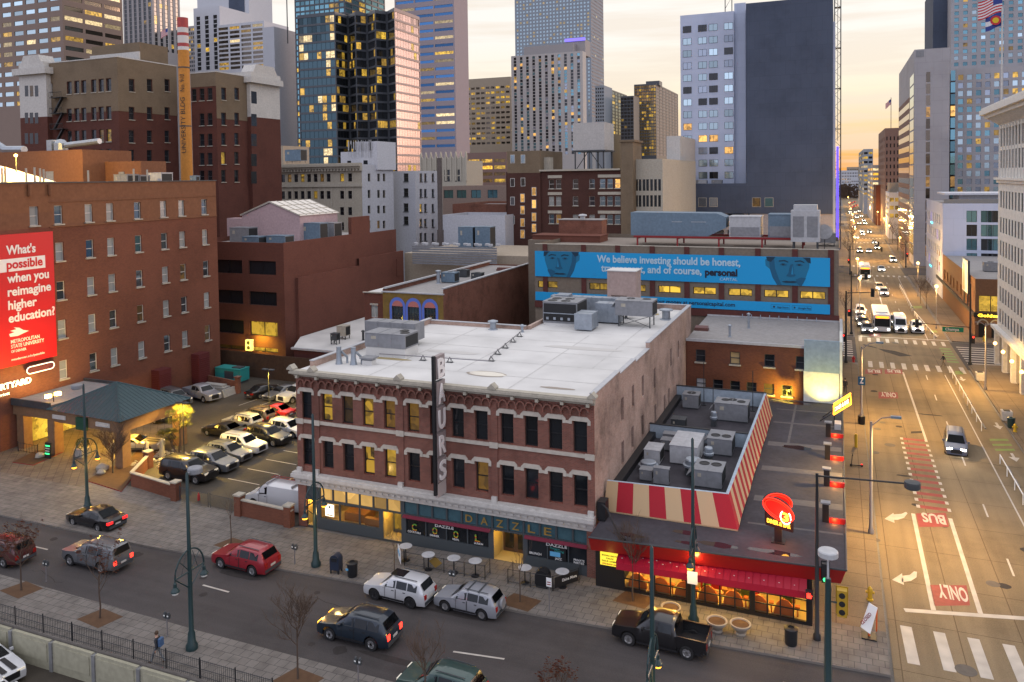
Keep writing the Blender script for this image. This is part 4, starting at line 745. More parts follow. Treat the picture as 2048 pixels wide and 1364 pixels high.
tag(MB().tube([(-14.5, 50.4, 5.2), (-14.0, 50.1, 5.0), (-13.4, 49.3, 4.5), (-12.8, 48.6, 4.15), (-12.3, 48.1, 4.08)], .07, 7).box(-14.75, -14.2, 50.3, 51.2, 4.05, 5.3).build('drain_hose', 'black'), 'black hose curling from the brick wall over the diner eave', 'hose')
# neon roof sign: two ovals set in a V on a post
def oval(mb, c, U, ra, rb, tilt, r=.04):
    U = Vector(U); pts = []
    for k in range(25): a = 2*pi*k/24; u, v = ra*cos(a), rb*sin(a); pts.append(tuple(Vector(c)+U*(u*cos(tilt)-v*sin(tilt))+Vector((0, 0, u*sin(tilt)+v*cos(tilt)))))
    mb.tube(pts, r, 5)
t = thing('neon_sign', 'red neon oval roof sign with a yellow number and DINER & BAR on a post', 'neon sign', (-3.35, 51.4, 4.0)); MB().box(-.22, .22, -.22, .22, .06, 1.1).box(-.4, .4, -.4, .4, 0, .06).build('post', 'diner_black', t)
for U, nm in (((.94, -.34, 0), 'a'), ((.80, .60, 0), 'b')):
    U = Vector(U); P = Vector((-.75, -.15 if nm == 'a' else .1, 0)); Nn = U.cross(Vector((0, 0, 1)))
    f = MB(); c = P+U*.85+Vector((0, 0, 2.2)); pl = [tuple(P+Vector((0, 0, 1.0))), tuple(P+U*1.75+Vector((0, 0, 1.0))), tuple(P+U*1.75+Vector((0, 0, 2.1)))]+[tuple(c+U*(1.05*cos(a)*.93-.62*sin(a)*-.3)+Vector((0, 0, .62*sin(a)-.32*cos(a)))) for a in [pi*k/10 for k in range(11)]]+[tuple(P+Vector((0, 0, 2.1)))]
    f.slab(pl, tuple(-Nn*.12)); f.build('sign_face', 'diner_black', t)
    n_ = MB(); oval(n_, tuple(c+Nn*.06), U, 1.02, .58, -.3); oval(n_, tuple(c+Nn*.05), U, .88, .46, -.3, .03); n_.build('neon_tube', 'neon_red', t)
    dsk = MB(); dsk.quad(*[tuple(c+Nn*.02+U*(.9*cos(a)*.955-.5*sin(a)*-.295)+Vector((0, 0, .5*sin(a)*.955-.9*cos(a)*.295))) for a in [2*pi*k/20 for k in range(20)]]); dsk.build('oval_panel', 'oval_red', t)
    if nm == 'a':
        text(t, 'DINER & BAR', tuple(P+U*.12+Vector((0, 0, 1.22))+Nn*.0), tuple(U), 1.5, .26, 'neon_yellow', .02, off=.03); text(t, '3', tuple(P+U*1.12+Vector((0, 0, 1.62))), tuple(U), .4, .52, 'neon_yellow', .03, off=.07)
        h = MB(); h.tube([tuple(P+U*(1.32+.33*cos(a))+Nn*.06+Vector((0, 0, 1.85+.42*sin(a)))) for a in [pi*.72+pi*1.56*k/10 for k in range(11)]], .035, 5); h.build('horseshoe_tube', 'neon_pale', t)
light('neon_glow', 'POINT', (-3.6, 50.2, 5.6), 130, (1, .06, .03), .5); light('neon_glow', 'POINT', (-2.9, 51.0, 4.9), 30, (1, .45, .05), .3)
t = thing('arrow_sign', 'bent amber edged roof sign reading DINER & BAR over the cross street pavement', 'sign', (-.2, 77.5, 4.0))
# folded arrow board on the roof edge, leaning over the pavement
f = MB(); prof = [(0, .9), (1.9, 2.2), (1.9, 3.0), (0, 1.7)]; f.slab([(u*.75, -u*.35, z) for u, z in prof], (.1, .16, 0)); f.build('sign_face', 'diner_black', t)
ed = MB(); pr = [(u*.75-.02, -u*.35-.04, z) for u, z in prof]; ed.tube(pr+[pr[0]], .08, 6); ed.tube([(u*.75-.02, -u*.35+.25, z+.1) for u, z in prof[2:]], .07, 6); ed.build('neon_tube', 'glow_amber', t)
text(t, 'DINER & BAR', (.10, -.06, 1.2), (.75/1.0, -.35, .68), 1.55, .42, 'sign_white', .02, V=(0, 0, 1), off=.05)
MB().tube([(.2, .1, 1.2), (-1.2, .6, 0)], .04, 5).tube([(.9, -.2, 2.2), (-1.0, 1.9, 0)], .04, 5).tube([(0, 0, 0), (.1, 0, 1.3)], .06, 5).build('brace', 'iron', t); MB().box(.05, .6, -1.6, -.4, 0, .5).build('base', 'metal_light', t)
light('arrow_glow', 'POINT', (.9, 76.4, 6.2), 120, (1, .55, .12), .2)
# ------------------------------------------------------------------ low brick block behind the diner with the lit scrim
t = thing('brick_shop_block', 'low brown brick block with a flat grey roof behind the striped diner screen', 'building', (-7, 84.5, 0))
with Under(t) as rt:
    Xa, Xb, Ya = -14.8, .6, 84.5; wi = [(AY(p, 715, Ya)[0]-.5-Xa, AY(p, 715, Ya)[0]+.5-Xa, 7.2, 8.5) for p in (1401, 1470, 1539, 1602)]; wl = [(AY(p, 775, Ya)[0]-.5-Xa, AY(p, 775, Ya)[0]+.5-Xa, 4.35, 5.45) for p in (1402, 1436, 1470, 1503, 1538, 1574, 1603)]
    wl = wl[:6]; b = MB(); wall(b, (Xa, Ya), XP, Xb-Xa, 0, 9.5, wi+wl, .22); wall(b, (Xb, Ya), YP, 15.4, 0, 9.5, [], .2); wall(b, (Xa, 99.9), YM, 15.4, 0, 9.5, []); b.build('wall', 'brick_orange', rt)
    MB().quad((Xa, Ya, 9.5), (Xb, Ya, 9.5), (Xb, 99.9, 9.5), (Xa, 99.9, 9.5)).build('roof', 'roof_grey', rt); MB().box(Xa, Xb+.05, Ya-.07, Ya+.1, 9.35, 9.62).box(Xb-.25, Xb+.05, Ya+.11, 99.9, 9.4, 9.9).box(Xa, Xb-.26, 99.6, 99.9, 9.5, 9.65).build('coping', 'metal_light', rt)
    mat('window_board', (.42, .30, .14), .8); windows(rt, (Xa, Ya), XP, wi+wl, lambda i, o: {1: 'window_board', 4: 'metal_light', 8: 'lit_dim'}.get(i, 'glass_dark'), .22, 'sash', 'metal_dark', 'trim_cream')
    mb = MB()
    for i in range(9): x = -10.6+i*1.05; mb.box(x, x+.06, 99.2, 99.5, 9.5, 9.95)
    mb.build('roof_stand', 'panel_blue', rt)
    vent('tall thin silver flue in the middle of the flat grey roof', -9.2, 92.8, 9.5, 1.5, .13); vent('shorter thin silver flue nearer the brick edge of the flat grey roof', -10.6, 87.2, 9.5, 1.1, .13)
mat('skylight_red', (.14, .06, .05), .4); tag(MB().box(-.75, .75, -.45, .45, 0, .25).slab([(-.7, -.4, .25), (.7, -.4, .25), (.7, .4, .4), (-.7, .4, .4)], (0, 0, .08)).build('skylight', 'skylight_red', None, (-14.0, 90.0, 9.5)), 'small reddish skylight box on the flat grey roof', 'skylight')
rough_mat('scrim_blue', (.26, .34, .42), amt=.4, scale=.5); rough_mat('scrim_white', (.66, .66, .60), amt=.25, scale=.5)
t = thing('scrim_panel', 'tall two tone scrim panel, blue grey above and pale below, lit from its foot', 'panel', (-1.35, 84.3, 3.9))
MB().box(-1.65, 1.65, -.12, .1, 3.2, 6.4).build('upper_panel', 'scrim_blue', t); MB().box(-1.7, 1.6, -.12, .1, .15, 3.2-.005).build('lower_panel', 'scrim_white', t); MB().box(1.66, 1.9, -.1, 6, .15, 6.35).build('side_panel', 'scrim_white', t)
light('scrim_lamp', 'SPOT', (-1.0, 82.6, 4.2), 900, (1, .80, .16), .15, (radians(142), 0, radians(8)), 110); light('wall_lamp', 'SPOT', (-4.6, 83.2, 4.6), 900, (1, .68, .06), .2, (radians(100), 0, radians(25)), 150)
tag(MB().box(-.35, .35, -.2, .2, .9, 1.15).tube([(0, 0, 0), (0, 0, .9)], .03, 5).build('flood_lamp', 'black', None, (-4.6, 83.6, 4.4)), 'small black flood lamp on a stand by the yellow lit brick wall', 'lamp')
# ------------------------------------------------------------------ long building with the blue advertising banners
rough_mat('wall_taupe', (.19, .155, .12), amt=.2); rough_mat('wall_maroon', (.10, .035, .03), amt=.2); mat('banner_blue', (.008, .30, .62), .45); mat('banner_navy', (.006, .09, .18), .6); mat('banner_mid', (.008, .15, .28), .6); mat('banner_dark', (.005, .03, .06), .6); mat('banner_light', (.01, .21, .40), .5); mat('banner_text', (.42, .58, .68), .5); mat('banner_ink', (.01, .012, .03), .5)
t = thing('banner_building', 'long taupe building with maroon piers carrying two sky blue advertising banners', 'building', (-20, 100, 0))
with Under(t) as rt:
    Xa, Xb, Ya = -37.7, .25, 100.0; PX = [AY(p, 560, Ya)[0] for p in (1091, 1168, 1236, 1305, 1374, 1443, 1516, 1590, 1662)]
    cx_ = [-35.9, -28.7, -24.0, -19.55, -15.2, -10.9, -6.7, -2.6]; wi = [(x-1.4-Xa, x+1.4-Xa, 12.05, 12.95) for x in cx_]
    b = MB(); wall(b, (Xa, Ya), XP, Xb-Xa, 0, 17.9, wi, .25); wall(b, (Xb, Ya), YP, 21, 0, 17.9, [], .2); wall(b, (Xb, 121), XM, Xb-Xa, 0, 17.9, []); wall(b, (Xa, 121), YM, 21, 0, 17.9, []); b.box(Xa, Xb-.3, Ya+.002, Ya+.3, 17.2, 17.9); b.box(-42.5, Xa-.002, 110, 121, 0, 17.6); b.build('wall', 'wall_taupe', rt)
    MB().quad((Xa, Ya+.3, 17.3), (Xb, Ya+.3, 17.3), (Xb, 121, 17.3), (Xa, 121, 17.3)).build('roof', 'roof_tan', rt)
    for x in PX: MB().box(x-.32, x+.32, Ya-.13, Ya-.003, 9.6, 17.95).build('pier', 'wall_maroon', rt)
    MB().box(Xa, Xb+.06, Ya-.2, Ya-.002, 9.4, 10.25).build('base_band', 'wall_maroon', rt); MB().box(Xa, Xb+.05, Ya-.05, Ya+.35, 17.901, 17.98).build('coping', 'trim_cream', rt)
    windows(rt, (Xa, Ya), XP, wi, lambda i, o: 'lit_yellow', .25, 'slide', 'black')
    bn = MB().box(-37.6, -.7, Ya-.22, Ya-.14, 13.6, 17.0).build('banner', 'banner_blue', rt); b2 = MB().box(-37.6, -.7, Ya-.22, Ya-.14, 10.35, 11.5).build('banner', 'banner_blue', rt)
    yb_ = Ya-.22
    text(rt, 'We believe investing should be honest,', (-28.95, yb_, 15.75), XP, 18.1, .95, 'banner_text', .03); text(rt, 'transparent, and of course,', (-28.4, yb_, 14.55), XP, 12.9, .95, 'banner_text', .03); text(rt, 'personal', (-15.1, yb_, 14.5), XP, 3.9, .85, 'banner_ink', .045); text(rt, 'CAPITAL', (-13.3, yb_, 13.9), XP, 2.1, .38, 'banner_text')
    text(rt, 'Get a complete view of your money at personalcapital.com', (-28.3, yb_, 10.75), XP, 16.8, .5, 'banner_ink', .015); text(rt, 'App Store', (-6.6, yb_, 10.85), XP, 1.3, .22, 'banner_ink'); text(rt, 'Google Play', (-4.2, yb_, 10.85), XP, 1.4, .22, 'banner_ink')
    bx = MB()
    for x in (-7.3, -4.9): bx.box(x, x+2.15, yb_-.012, yb_-.004, 10.72, 10.74).box(x, x+2.15, yb_-.012, yb_-.004, 11.2, 11.22).box(x, x+.02, yb_-.012, yb_-.004, 10.74, 11.2).box(x+2.13, x+2.15, yb_-.012, yb_-.004, 10.74, 11.2)
    bx.lathe([(.0, -.012), (.13, -.01)], 10, (-6.95, yb_, 10.96), 'y').quad((-4.7, yb_-.012, 10.83), (-4.45, yb_-.012, 10.96), (-4.7, yb_-.012, 11.1)); bx.build('store_badge', 'banner_ink', rt)
    # a printed man's face in blue tones, cropped by the banner's top and foot
    def face(x, sgn, s=1.0):
        k = [0]
        def pl(pts, m, nm):
            k[0] += 1; p = [(x+sgn*a*s, yb_-.004-k[0]*.0035, 13.6+z*1.0) for a, z in pts]; p = p if sgn > 0 else p[::-1]; MB().quad(*p).build(nm, m, rt)
        pl([(-1.9, 3.38), (-1.85, 2.2), (-1.55, 1.1), (-1.1, .0), (1.15, 0), (1.6, .9), (1.85, 1.9), (2.25, 2.3), (2.3, 3.0), (1.95, 3.38)], 'banner_mid', 'portrait')
        pl([(1.15, 0), (1.6, .9), (1.85, 1.9), (1.95, 3.38), (1.45, 3.38), (1.35, 2.0), (1.0, .8), (.7, 0)], 'banner_navy', 'portrait_shadow'); pl([(-1.95, 3.38), (-2.0, 2.7), (-1.7, 2.8), (-1.45, 3.2), (-1.2, 3.38)], 'banner_dark', 'portrait_hair'); pl([(1.3, 3.38), (1.75, 2.75), (2.1, 2.9), (2.2, 3.38)], 'banner_dark', 'portrait_hair')
        for cx in (-.95, .55): pl([(cx-.45, 2.85), (cx-.1, 3.05), (cx+.45, 2.95), (cx+.45, 2.82), (cx-.05, 2.9), (cx-.45, 2.72)], 'banner_dark', 'portrait_brow'); pl([(cx-.36, 2.48), (cx-.1, 2.62), (cx+.2, 2.62), (cx+.38, 2.46), (cx+.1, 2.36), (cx-.2, 2.37)], 'banner_navy', 'portrait_eye'); pl([(cx-.1, 2.6), (cx+.14, 2.6), (cx+.16, 2.4), (cx-.08, 2.38)], 'banner_dark', 'portrait_pupil')
        pl([(-.35, 2.6), (-.1, 2.5), (.1, 1.45), (.3, 1.15), (-.05, 1.02), (-.5, 1.1), (-.6, 1.3), (-.42, 1.4)], 'banner_navy', 'portrait_nose'); pl([(-.3, 2.4), (-.16, 1.35), (-.38, 1.32)], 'banner_light', 'portrait_highlight'); pl([(-.85, .46), (-.4, .56), (-.1, .52), (.3, .56), (.75, .42), (.3, .32), (-.4, .32)], 'banner_dark', 'portrait_mouth'); pl([(-1.55, .95), (-1.1, 1.0), (-.6, .75), (-.75, .25), (-1.0, .0), (-1.15, .0)], 'banner_navy', 'portrait_jaw')
    face(-34.0, 1, 1.18); face(-5.2, -1, 1.2)
rough_mat('metal_blue', (.14, .20, .26), rough=.5, amt=.3); mat('steel_red', (.22, .012, .015), .5)
sf_ = thing('steel_platform', 'dark red steel frame carrying the rooftop plant above the blue banner', 'steel frame', (-13, 108, 17.3)); b = MB()
for x in (-12.5, -7, -1.5, 4, 9): b.box(x-.1, x+.1, -.1, .1, 0, 1.1).box(x-.1, x+.1, 4.9, 5.1, 0, 1.1).box(x-.08, x+.08, 0, 5, .9, 1.1)
b.box(-13, 9.5, -.15, .15, 1.1, 1.35).box(-13, 9.5, 4.85, 5.15, 1.1, 1.35); b.build('beam', 'steel_red', sf_)
t = thing('plant_box', 'long blue grey plant box with a chamfered end on the red steel frame', 'plant box', (-20.2, 110.3, 18.66)); MB().slab([(-6.3, -2, 0), (4.2, -2, 0), (6.6, -2, 1.2), (6.6, -2, 2.6), (5.4, -2, 3.1), (-6.3, -2, 3.2)], (0, 4, 0)).build('housing', 'metal_blue', t); MB().box(-.6, .8, -2.02, -2.003, 1.9, 1.96).box(2.0, 4.0, -2.02, -2.003, 1.9, 1.96).build('vent_slot', 'metal_light', t)
for x, wx, h, m, lb in ((-11.2, 4.0, 2.6, 'metal_light', 'pale plant box with a grey lower half next along the red frame'), (-6.6, 3.3, 2.9, 'metal_blue', 'blue grey plant box at the right end of the red frame')): t = thing('plant_box', lb, 'plant box', (x, 110.3, 18.66)); MB().box(-wx/2, wx/2, -2, 2, 0, h).box(-wx/2-.05, wx/2+.05, -2.05, 2.05, h, h+.12).build('housing', m, t); MB().box(-wx/2+.15, wx/2-.15, -2.03, -2.003, .1, h*.5).build('louvre', 'metal_grey', t)
t = thing('cooling_tower', 'white cooling tower with two tall louvres on the banner building roof', 'cooling tower', (-3.6, 106.5, 18.0)); MB().box(-1.7, 1.7, -1.5, 1.5, .4, 4.3).box(-1.4, 1.4, -1.2, 1.2, 4.3, 5.0).build('housing', 'metal_light', t); MB().box(-1.45, -.15, -1.53, -1.503, 1.0, 3.6).box(.2, 1.45, -1.53, -1.503, 1.0, 3.6).build('louvre', 'metal_grey', t); MB().box(-1.5, -1.3, -1.3, -1.1, -.7, .4).box(1.3, 1.5, -1.3, -1.1, -.7, .4).box(-1.5, -1.3, 1.1, 1.3, -.7, .4).box(1.3, 1.5, 1.1, 1.3, -.7, .4).build('leg', 'metal_dark', t)
t = thing('satellite_dish', 'white satellite dish beside the white cooling tower', 'dish', (-1.4, 108.4, 17.3)); MB().lathe([(.95, -.25), (.6, -.06), (.02, 0)], 16, (0, 0, 2.2), 'y').build('dish', 'metal_light', t); MB().tube([(0, 0, 0), (0, 0, 2.2)], .06, 6).build('post', 'metal_dark', t)
ac_unit('pair of grey slanted coolers at the street end of the banner building roof', -1.3, 113, 17.3, 2.4, 2.4, 1.2, ((-.6, 0, .4), (.6, 0, .4)), legs=.5, group=None)
tag(MB().box(-5.2, 5.2, -2.2, 2.2, 0, .9).box(-5.3, 5.3, -2.3, 2.3, .9, 1.0).build('roof_curb', 'brick_maroon', None, (-36.9, 113, 17.3)), 'low brick roof housing left of the blue plant box', 'roof structure'); t = thing('roof_hut', 'small red brick roof hut with a round vent behind the low brick housing', 'roof structure', (-36, 116.5, 17.3)); MB().box(-3.4, 3.4, -1.4, 1.4, 0, 3.0).build('wall', 'brick_old', t); MB().box(-3.5, 3.5, -1.5, 1.5, 3.0, 3.12).build('roof', 'roof_grey', t); MB().lathe([(.4, 3.12), (.4, 3.5), (.7, 3.6), (.6, 3.8), (.02, 3.9)], 12).build('vent', 'metal_light', t)
# ------------------------------------------------------------------ alley building with three painted arched windows
mat('mural_ochre', (.22, .14, .035), .8); wear(M['mural_ochre'], (.22, .14, .035), amt=.6, scale=1.2, dark=.5); mat('mural_blue', (.10, .17, .55), .7); mat('mural_pink', (.45, .16, .14), .8); mat('mural_green', (.06, .13, .10), .8)
t = thing('mural_building', 'low brick alley building with three arched windows in a painted ochre and blue mural', 'building', (-49, 87.5, 0))
with Under(t) as rt:
    Xa, Xb, Ya, zt = -53.9, -45.2, 87.5, 12.45; b = MB(); wall(b, (Xb, Ya), YP, 34, 0, zt+.7, []); wall(b, (Xb, 121.5), XM, 9, 0, zt, []); wall(b, (Xa, 121.5), YM, 34, 0, zt+.4, []); b.build('side_wall', 'brick_old', rt)
    cxs = [AY(p, 615, Ya)[0] for p in (795, 827, 860)]; r_w = .86; ops = [(x-r_w-Xa, x+r_w-Xa, 8.35, 11.0) for x in cxs]
    b = MB(); wall(b, (Xa, Ya), XP, Xb-Xa, 0, zt, ops, .2); b.build('mural_wall', 'mural_ochre', rt)
    windows(rt, (Xa, Ya), XP, ops, 'glass_cool', .2, 'grid', 'metal_dark')
    for x in cxs:
        a = MB(); ring = [(x-r_w-.28, 8.2), (x-r_w-.28, 10.7)]+[(x+(r_w+.28)*cos(q), 10.7+(r_w+.28)*1.05*sin(q)) for q in [pi-pi*k/12 for k in range(13)]]+[(x+r_w+.28, 8.2)]; inn = [(x+r_w*.94, 8.2), (x+r_w*.94, 10.7)]+[(x+r_w*.94*cos(q), 10.7+r_w*.7*sin(q)) for q in [pi*k/12 for k in range(13)]]+[(x-r_w*.94, 8.2)]
        pl = [(p, Ya-.03, z) for p, z in ring+inn]; a.quad(*pl[::1]); a.build('arch_surround', 'mural_blue', rt); MB().quad(*[(x+r_w*.9*cos(q), Ya-.035, 10.75+r_w*.85*sin(q)) for q in [pi*k/10 for k in range(11)]]).build('lunette', 'mural_pink', rt)
    MB().quad((Xa, Ya, zt-.2), (Xb, Ya, zt-.2), (Xb, 121.4, zt-.2), (Xa, 121.4, zt-.2)).build('roof', 'roof_grey', rt); MB().box(Xa-.1, Xb+.08, Ya-.15, Ya+.2, zt, zt+.15).box(Xb-.35, Xb+.08, Ya+.21, 121.5, zt+.701, zt+.85).box(Xa-.05, Xa+.3, Ya+.21, 121.5, zt+.401, zt+.6).build('coping', 'metal_light', rt)
t = thing('brick_annex', 'narrow maroon brick annex with one arched window left of the painted mural wall', 'building', (-56, 88, 0))
with Under(t) as rt:
    b = MB(); wall(b, (-57.0, 88.0), XP, 3.05, 0, 12.2, [(1.0, 2.0, 9.0, 10.6)], .2); wall(b, (-57, 110), YM, 22, 0, 12.2, []); b.build('wall', 'brick_maroon', rt); MB().quad((-57, 88, 12.2), (-53.95, 88, 12.2), (-53.95, 110, 12.2), (-57, 110, 12.2)).build('roof', 'roof_white', rt); windows(rt, (-57, 88), XP, [(1.0, 2.0, 9.0, 10.6)], 'curtain', .2, 'twin', 'stone_white'); MB().box(-56.1, -54.9, 87.9, 88-.002, 10.62, 10.85).box(-57.1, -53.9, 87.8, 87.999, 12.2, 12.35).build('lintel', 'trim_cream', rt)
for x, y, lb, k in ((-50.5, 100, 'grey air unit with a flue on the mural building roof', 1.6), (-47.6, 103, 'pair of black condensers at the brick edge of the mural building roof', 1.2), (-51.3, 106, 'pair of black condensers at the back of the mural building roof', 1.2)): ac_unit(lb, x, y, 12.25, k*1.3, k, k*.8, ((0, 0, .35),), m='metal_dark' if 'black' in lb else 'metal_blue', group=None)
vent('tall silver flue on the mural building roof', -51.6, 98.5, 12.25, 1.6, .25); tag(MB().box(-1.1, 1.1, -.7, .7, 0, .3).box(-1.0, 1.0, -.6, .6, .3, .5).build('skylight', 'skylight_red', None, (-48.5, 115, 12.25)), 'reddish skylight far back on the mural building roof', 'skylight')
# ------------------------------------------------------------------ plain maroon brick block at the back of the car park
t = thing('maroon_brick_building', 'plain maroon brick office block with black ribbon windows at the back of the parking lot', 'building', (-80, 92.5, 0))
with Under(t) as rt:
    Xa, Xb, Ya = -92.0, -73.3, 92.5; ops = []
    for z0_, z1_ in ((13.3, 15.3), (8.8, 10.8), (4.35, 6.4), (2.0, 2.6)): ops += [(-86.0-Xa, -80.8-Xa, z0_, z1_), (-79.7-Xa, -74.7-Xa, z0_, z1_)]
    b = MB(); wall(b, (Xa, Ya), XP, Xb-Xa, 0, 17.95, ops, .35); wall(b, (Xb, Ya), YP, 17.3, 0, 18.0, []); wall(b, (Xb, Ya+17.3), YP, 5.5, 0, 20.75, []); wall(b, (Xb, Ya+22.8), YP, 8.6, 0, 17.9, []); wall(b, (Xb-.6, Ya+17.3), XP, .6, 18, 20.75, []); wall(b, (Xb, Ya+22.8), XM, .6, 17.9, 20.75, []); b.quad((Xb, Ya+17.3, 20.75), (Xb, Ya+22.8, 20.75), (Xb-.6, Ya+22.8, 20.75), (Xb-.6, Ya+17.3, 20.75)); wall(b, (Xb-.6, Ya+22.8), YM, 5.5, 17.5, 20.75, [])
    wall(b, (Xa, Ya+31), YM, 31, 0, 17.95, []); b.box(Xb-.35, Xb-.003, Ya+.36, Ya+17.3, 17, 18.0).box(Xa, Xb-.36, Ya+.003, Ya+.35, 17, 17.95); b.build('wall', 'brick_maroon', rt)
    lw = MB(); wall(lw, (Xb+.45, Ya+2.6), YP, 16, 0, 12.7, []); wall(lw, (Xb+.45, Ya+18.6), YP, 14.5, 0, 13.9, []); wall(lw, (Xb, Ya+2.6), XP, .45, 0, 12.7, []); lw.quad((Xb, Ya+2.6, 12.7), (Xb+.45, Ya+2.6, 12.7), (Xb+.45, Ya+18.6, 12.7), (Xb, Ya+18.6, 12.7)).quad((Xb, Ya+18.6, 13.9), (Xb+.45, Ya+18.6, 13.9), (Xb+.45, Ya+33, 13.9), (Xb, Ya+33, 13.9)); lw.box(Xb+.1, Xb+.6, Ya+30.5, Ya+31.9, 9.5, 12.6); lw.build('party_wall', 'brick_maroon', rt)
    MB().quad((Xa, Ya+.35, 17.2), (Xb-.35, Ya+.35, 17.2), (Xb-.35, Ya+31, 17.2), (Xa, Ya+31, 17.2)).build('roof', 'roof_grey', rt)
    windows(rt, (Xa, Ya), XP, ops, lambda i, o: {5: 'lit_yellow', 7: 'lit_yellow', 6: 'lit_dim'}.get(i, 'glass_dark'), .35, 'slide', 'black')
rough_mat('metal_pink', (.46, .335, .345), amt=.2)
t = thing('roof_greenhouse', 'pink metal roof house with a translucent gridded gable roof on the maroon block', 'roof structure', (-82.4, 106, 17.2)); mat('skylight_pale', (.62, .58, .52), .35); MB().box(-5.6, 5.6, -5, 5, 0, 4.2).slab([(-5.6, -5, 4.2), (5.6, -5, 4.2), (0, -5, 6.2)], (0, 10, 0)).build('wall', 'metal_pink', t)
b = MB().slab([(-5.8, -5.2, 4.2), (0, -5.2, 6.3), (5.8, -5.2, 4.2), (5.8, -5.2, 4.3), (0, -5.2, 6.45), (-5.8, -5.2, 4.3)], (0, 10.4, 0)); b.build('roof', 'skylight_pale', t); b = MB()
for k in range(7): y = -5.2+k*1.73; b.tube([(-5.8, y, 4.33), (0, y, 6.48), (5.8, y, 4.33)], .06, 4)
for k in (1, 2, 3): 
    for s_ in (-1, 1): b.tube([(s_*5.8*k/3.2, -5.2, 6.48-2.15*k/3.2), (s_*5.8*k/3.2, 5.2, 6.48-2.15*k/3.2)], .05, 4)
b.build('glazing_bar', 'trim_cream', t)
tag(MB().box(-4, 4, -1, 1, 0, 3.4).build('roof_screen', 'metal_pink', None, (-92.5, 108, 17.2)), 'pink ribbed metal roof screen against the red hotel wall', 'screen')
for x, y, wx, h, m, lb in ((-85.3, 98.2, 3.6, 2.4, 'metal_grey', 'dark grey slanted air unit in front of the pink roof house'), (-80.6, 95.2, 3.0, 1.3, 'metal_blue', 'light blue plant box at the front corner of the maroon block roof'), (-77.0, 96.5, 3.4, 1.4, 'metal_blue', 'light blue plant box next along the maroon block parapet'), (-75.6, 103, 3.6, 2.9, 'metal_blue', 'teal grey air unit behind the parapet of the maroon block'), (-75.4, 107.2, 2.6, 2.7, 'metal_grey', 'dark condenser by the raised brick parapet of the maroon block')): ac_unit(lb, x, y, 17.2, wx, 2.2, h, (), m=m, group=None)
t = thing('low_red_shed', 'low red shed with a pale flat roof at the foot of the maroon block', 'shed', (-55, 88, 0))
with Under(t) as rt:
    zs = 4.0; b = MB(); wall(b, (-68.4, 88), XP, 28.3, 0, zs, []); wall(b, (-40.1, 88), YP, 10, 0, zs, []); b.build('wall', 'wall_maroon', rt); MB().quad((-68.5, 87.8, zs), (-57.1, 87.8, zs), (-57.1, 120, zs), (-72.7, 120, zs), (-72.7, 95.1, zs)).quad((-57.09, 87.8, zs), (-40.1, 87.8, zs), (-40.1, 87.4, zs+.001), (-57.09, 87.4, zs+.001)).build('roof', 'roof_white', rt); MB().box(-68.6, -57.1, 87.6, 87.99, zs, zs+.25).build('coping', 'metal_light', rt)
ac_unit('small tan swamp cooler on the low pale shed roof', -65.8, 96, 4.0, 1.5, 1.3, 1.4, (), m='trim_cream', legs=.5, group=None); ac_unit('small dark fan box on legs on the low pale shed roof', -64.8, 92.5, 4.0, 1.0, .9, .9, (), m='metal_dark', legs=.6, group=None); vent('dark stub vent on the low pale shed roof', -62.5, 96, 4.0, 1.2, .16, m='metal_dark')
# ------------------------------------------------------------------ fences, walls and bits around the parking lot
def fence_run(name, label, cat, pts, h, m, z=.1, slat=.0):
    t = thing(name, label, cat, (*pts[0], z)); b = MB(); p0 = Vector((*pts[0], 0))
    for a, c in zip(pts, pts[1:]):
        d = Vector((c[0]-a[0], c[1]-a[1], 0)); n = Vector((-d.y, d.x, 0)).normalized()*.06; q = Vector((a[0], a[1], 0))-p0
        k = max(1, int(d.length/.16)) if slat else 1
        for i in range(k):
            e0, e1 = i/k, (i+.93)/k if slat else 1; hh = h+(R.uniform(-.02, .02) if slat else 0)
            A, C = q+d*e0, q+d*e1; b.slab([tuple(A-n), tuple(C-n), tuple(C-n+Vector((0, 0, hh))), tuple(A-n+Vector((0, 0, hh)))], tuple(n*2))
    b.build('panel', m, t); return t
fence_run('board_fence', 'tall dark brown board fence along the back of the parking lot', 'fence', [(-86, 86.8), (-68.5, 86.0), (-57, 86.4), (-40, 86.4)], 3.3, 'wood_fence', slat=1)
t = fence_run('brick_wall', 'low brick enclosure wall with a capped post round the teal generator', 'wall', [(-77.4, 80.5), (-70.1, 79.0)], 1.5, 'brick_old'); MB().box(7.0, 7.5, -1.8, -1.3, 0, 2.0).box(6.9, 7.6, -1.9, -1.2, 2.0, 2.15).build('post', 'brick_old', t)
mat('teal_paint', (.03, .25, .24), .4); t = thing('generator', 'teal green generator box inside the low brick enclosure', 'generator', (-75.0, 83.4, .1)); MB().box(-2.1, 2.1, -.9, .9, .3, 1.85).box(-2.15, 2.15, -.95, .95, 1.85, 1.95).build('housing', 'teal_paint', t); MB().box(-.5, 1.0, -.92, -.903, .6, 1.6).build('grille', 'metal_dark', t); MB().box(.4, 1.8, -.5, .5, 1.951, 2.08).build('grille', 'metal_dark', t); MB().box(-2.0, 2.0, -.8, .8, 0, .3).build('base', 'metal_dark', t)
t = thing('condenser', 'white two fan condenser on the lit wall behind the board fence', 'air conditioner', (-79.3, 91.9, 2.2)); MB().box(-.55, .55, -.25, .25, 0, 1.6).build('housing', 'white_paint', t); MB().lathe([(.3, -.262), (.02, -.265)], 12, (0, 0, .45), 'y').lathe([(.3, -.262), (.02, -.265)], 12, (0, 0, 1.15), 'y').build('fan', 'grille', t)
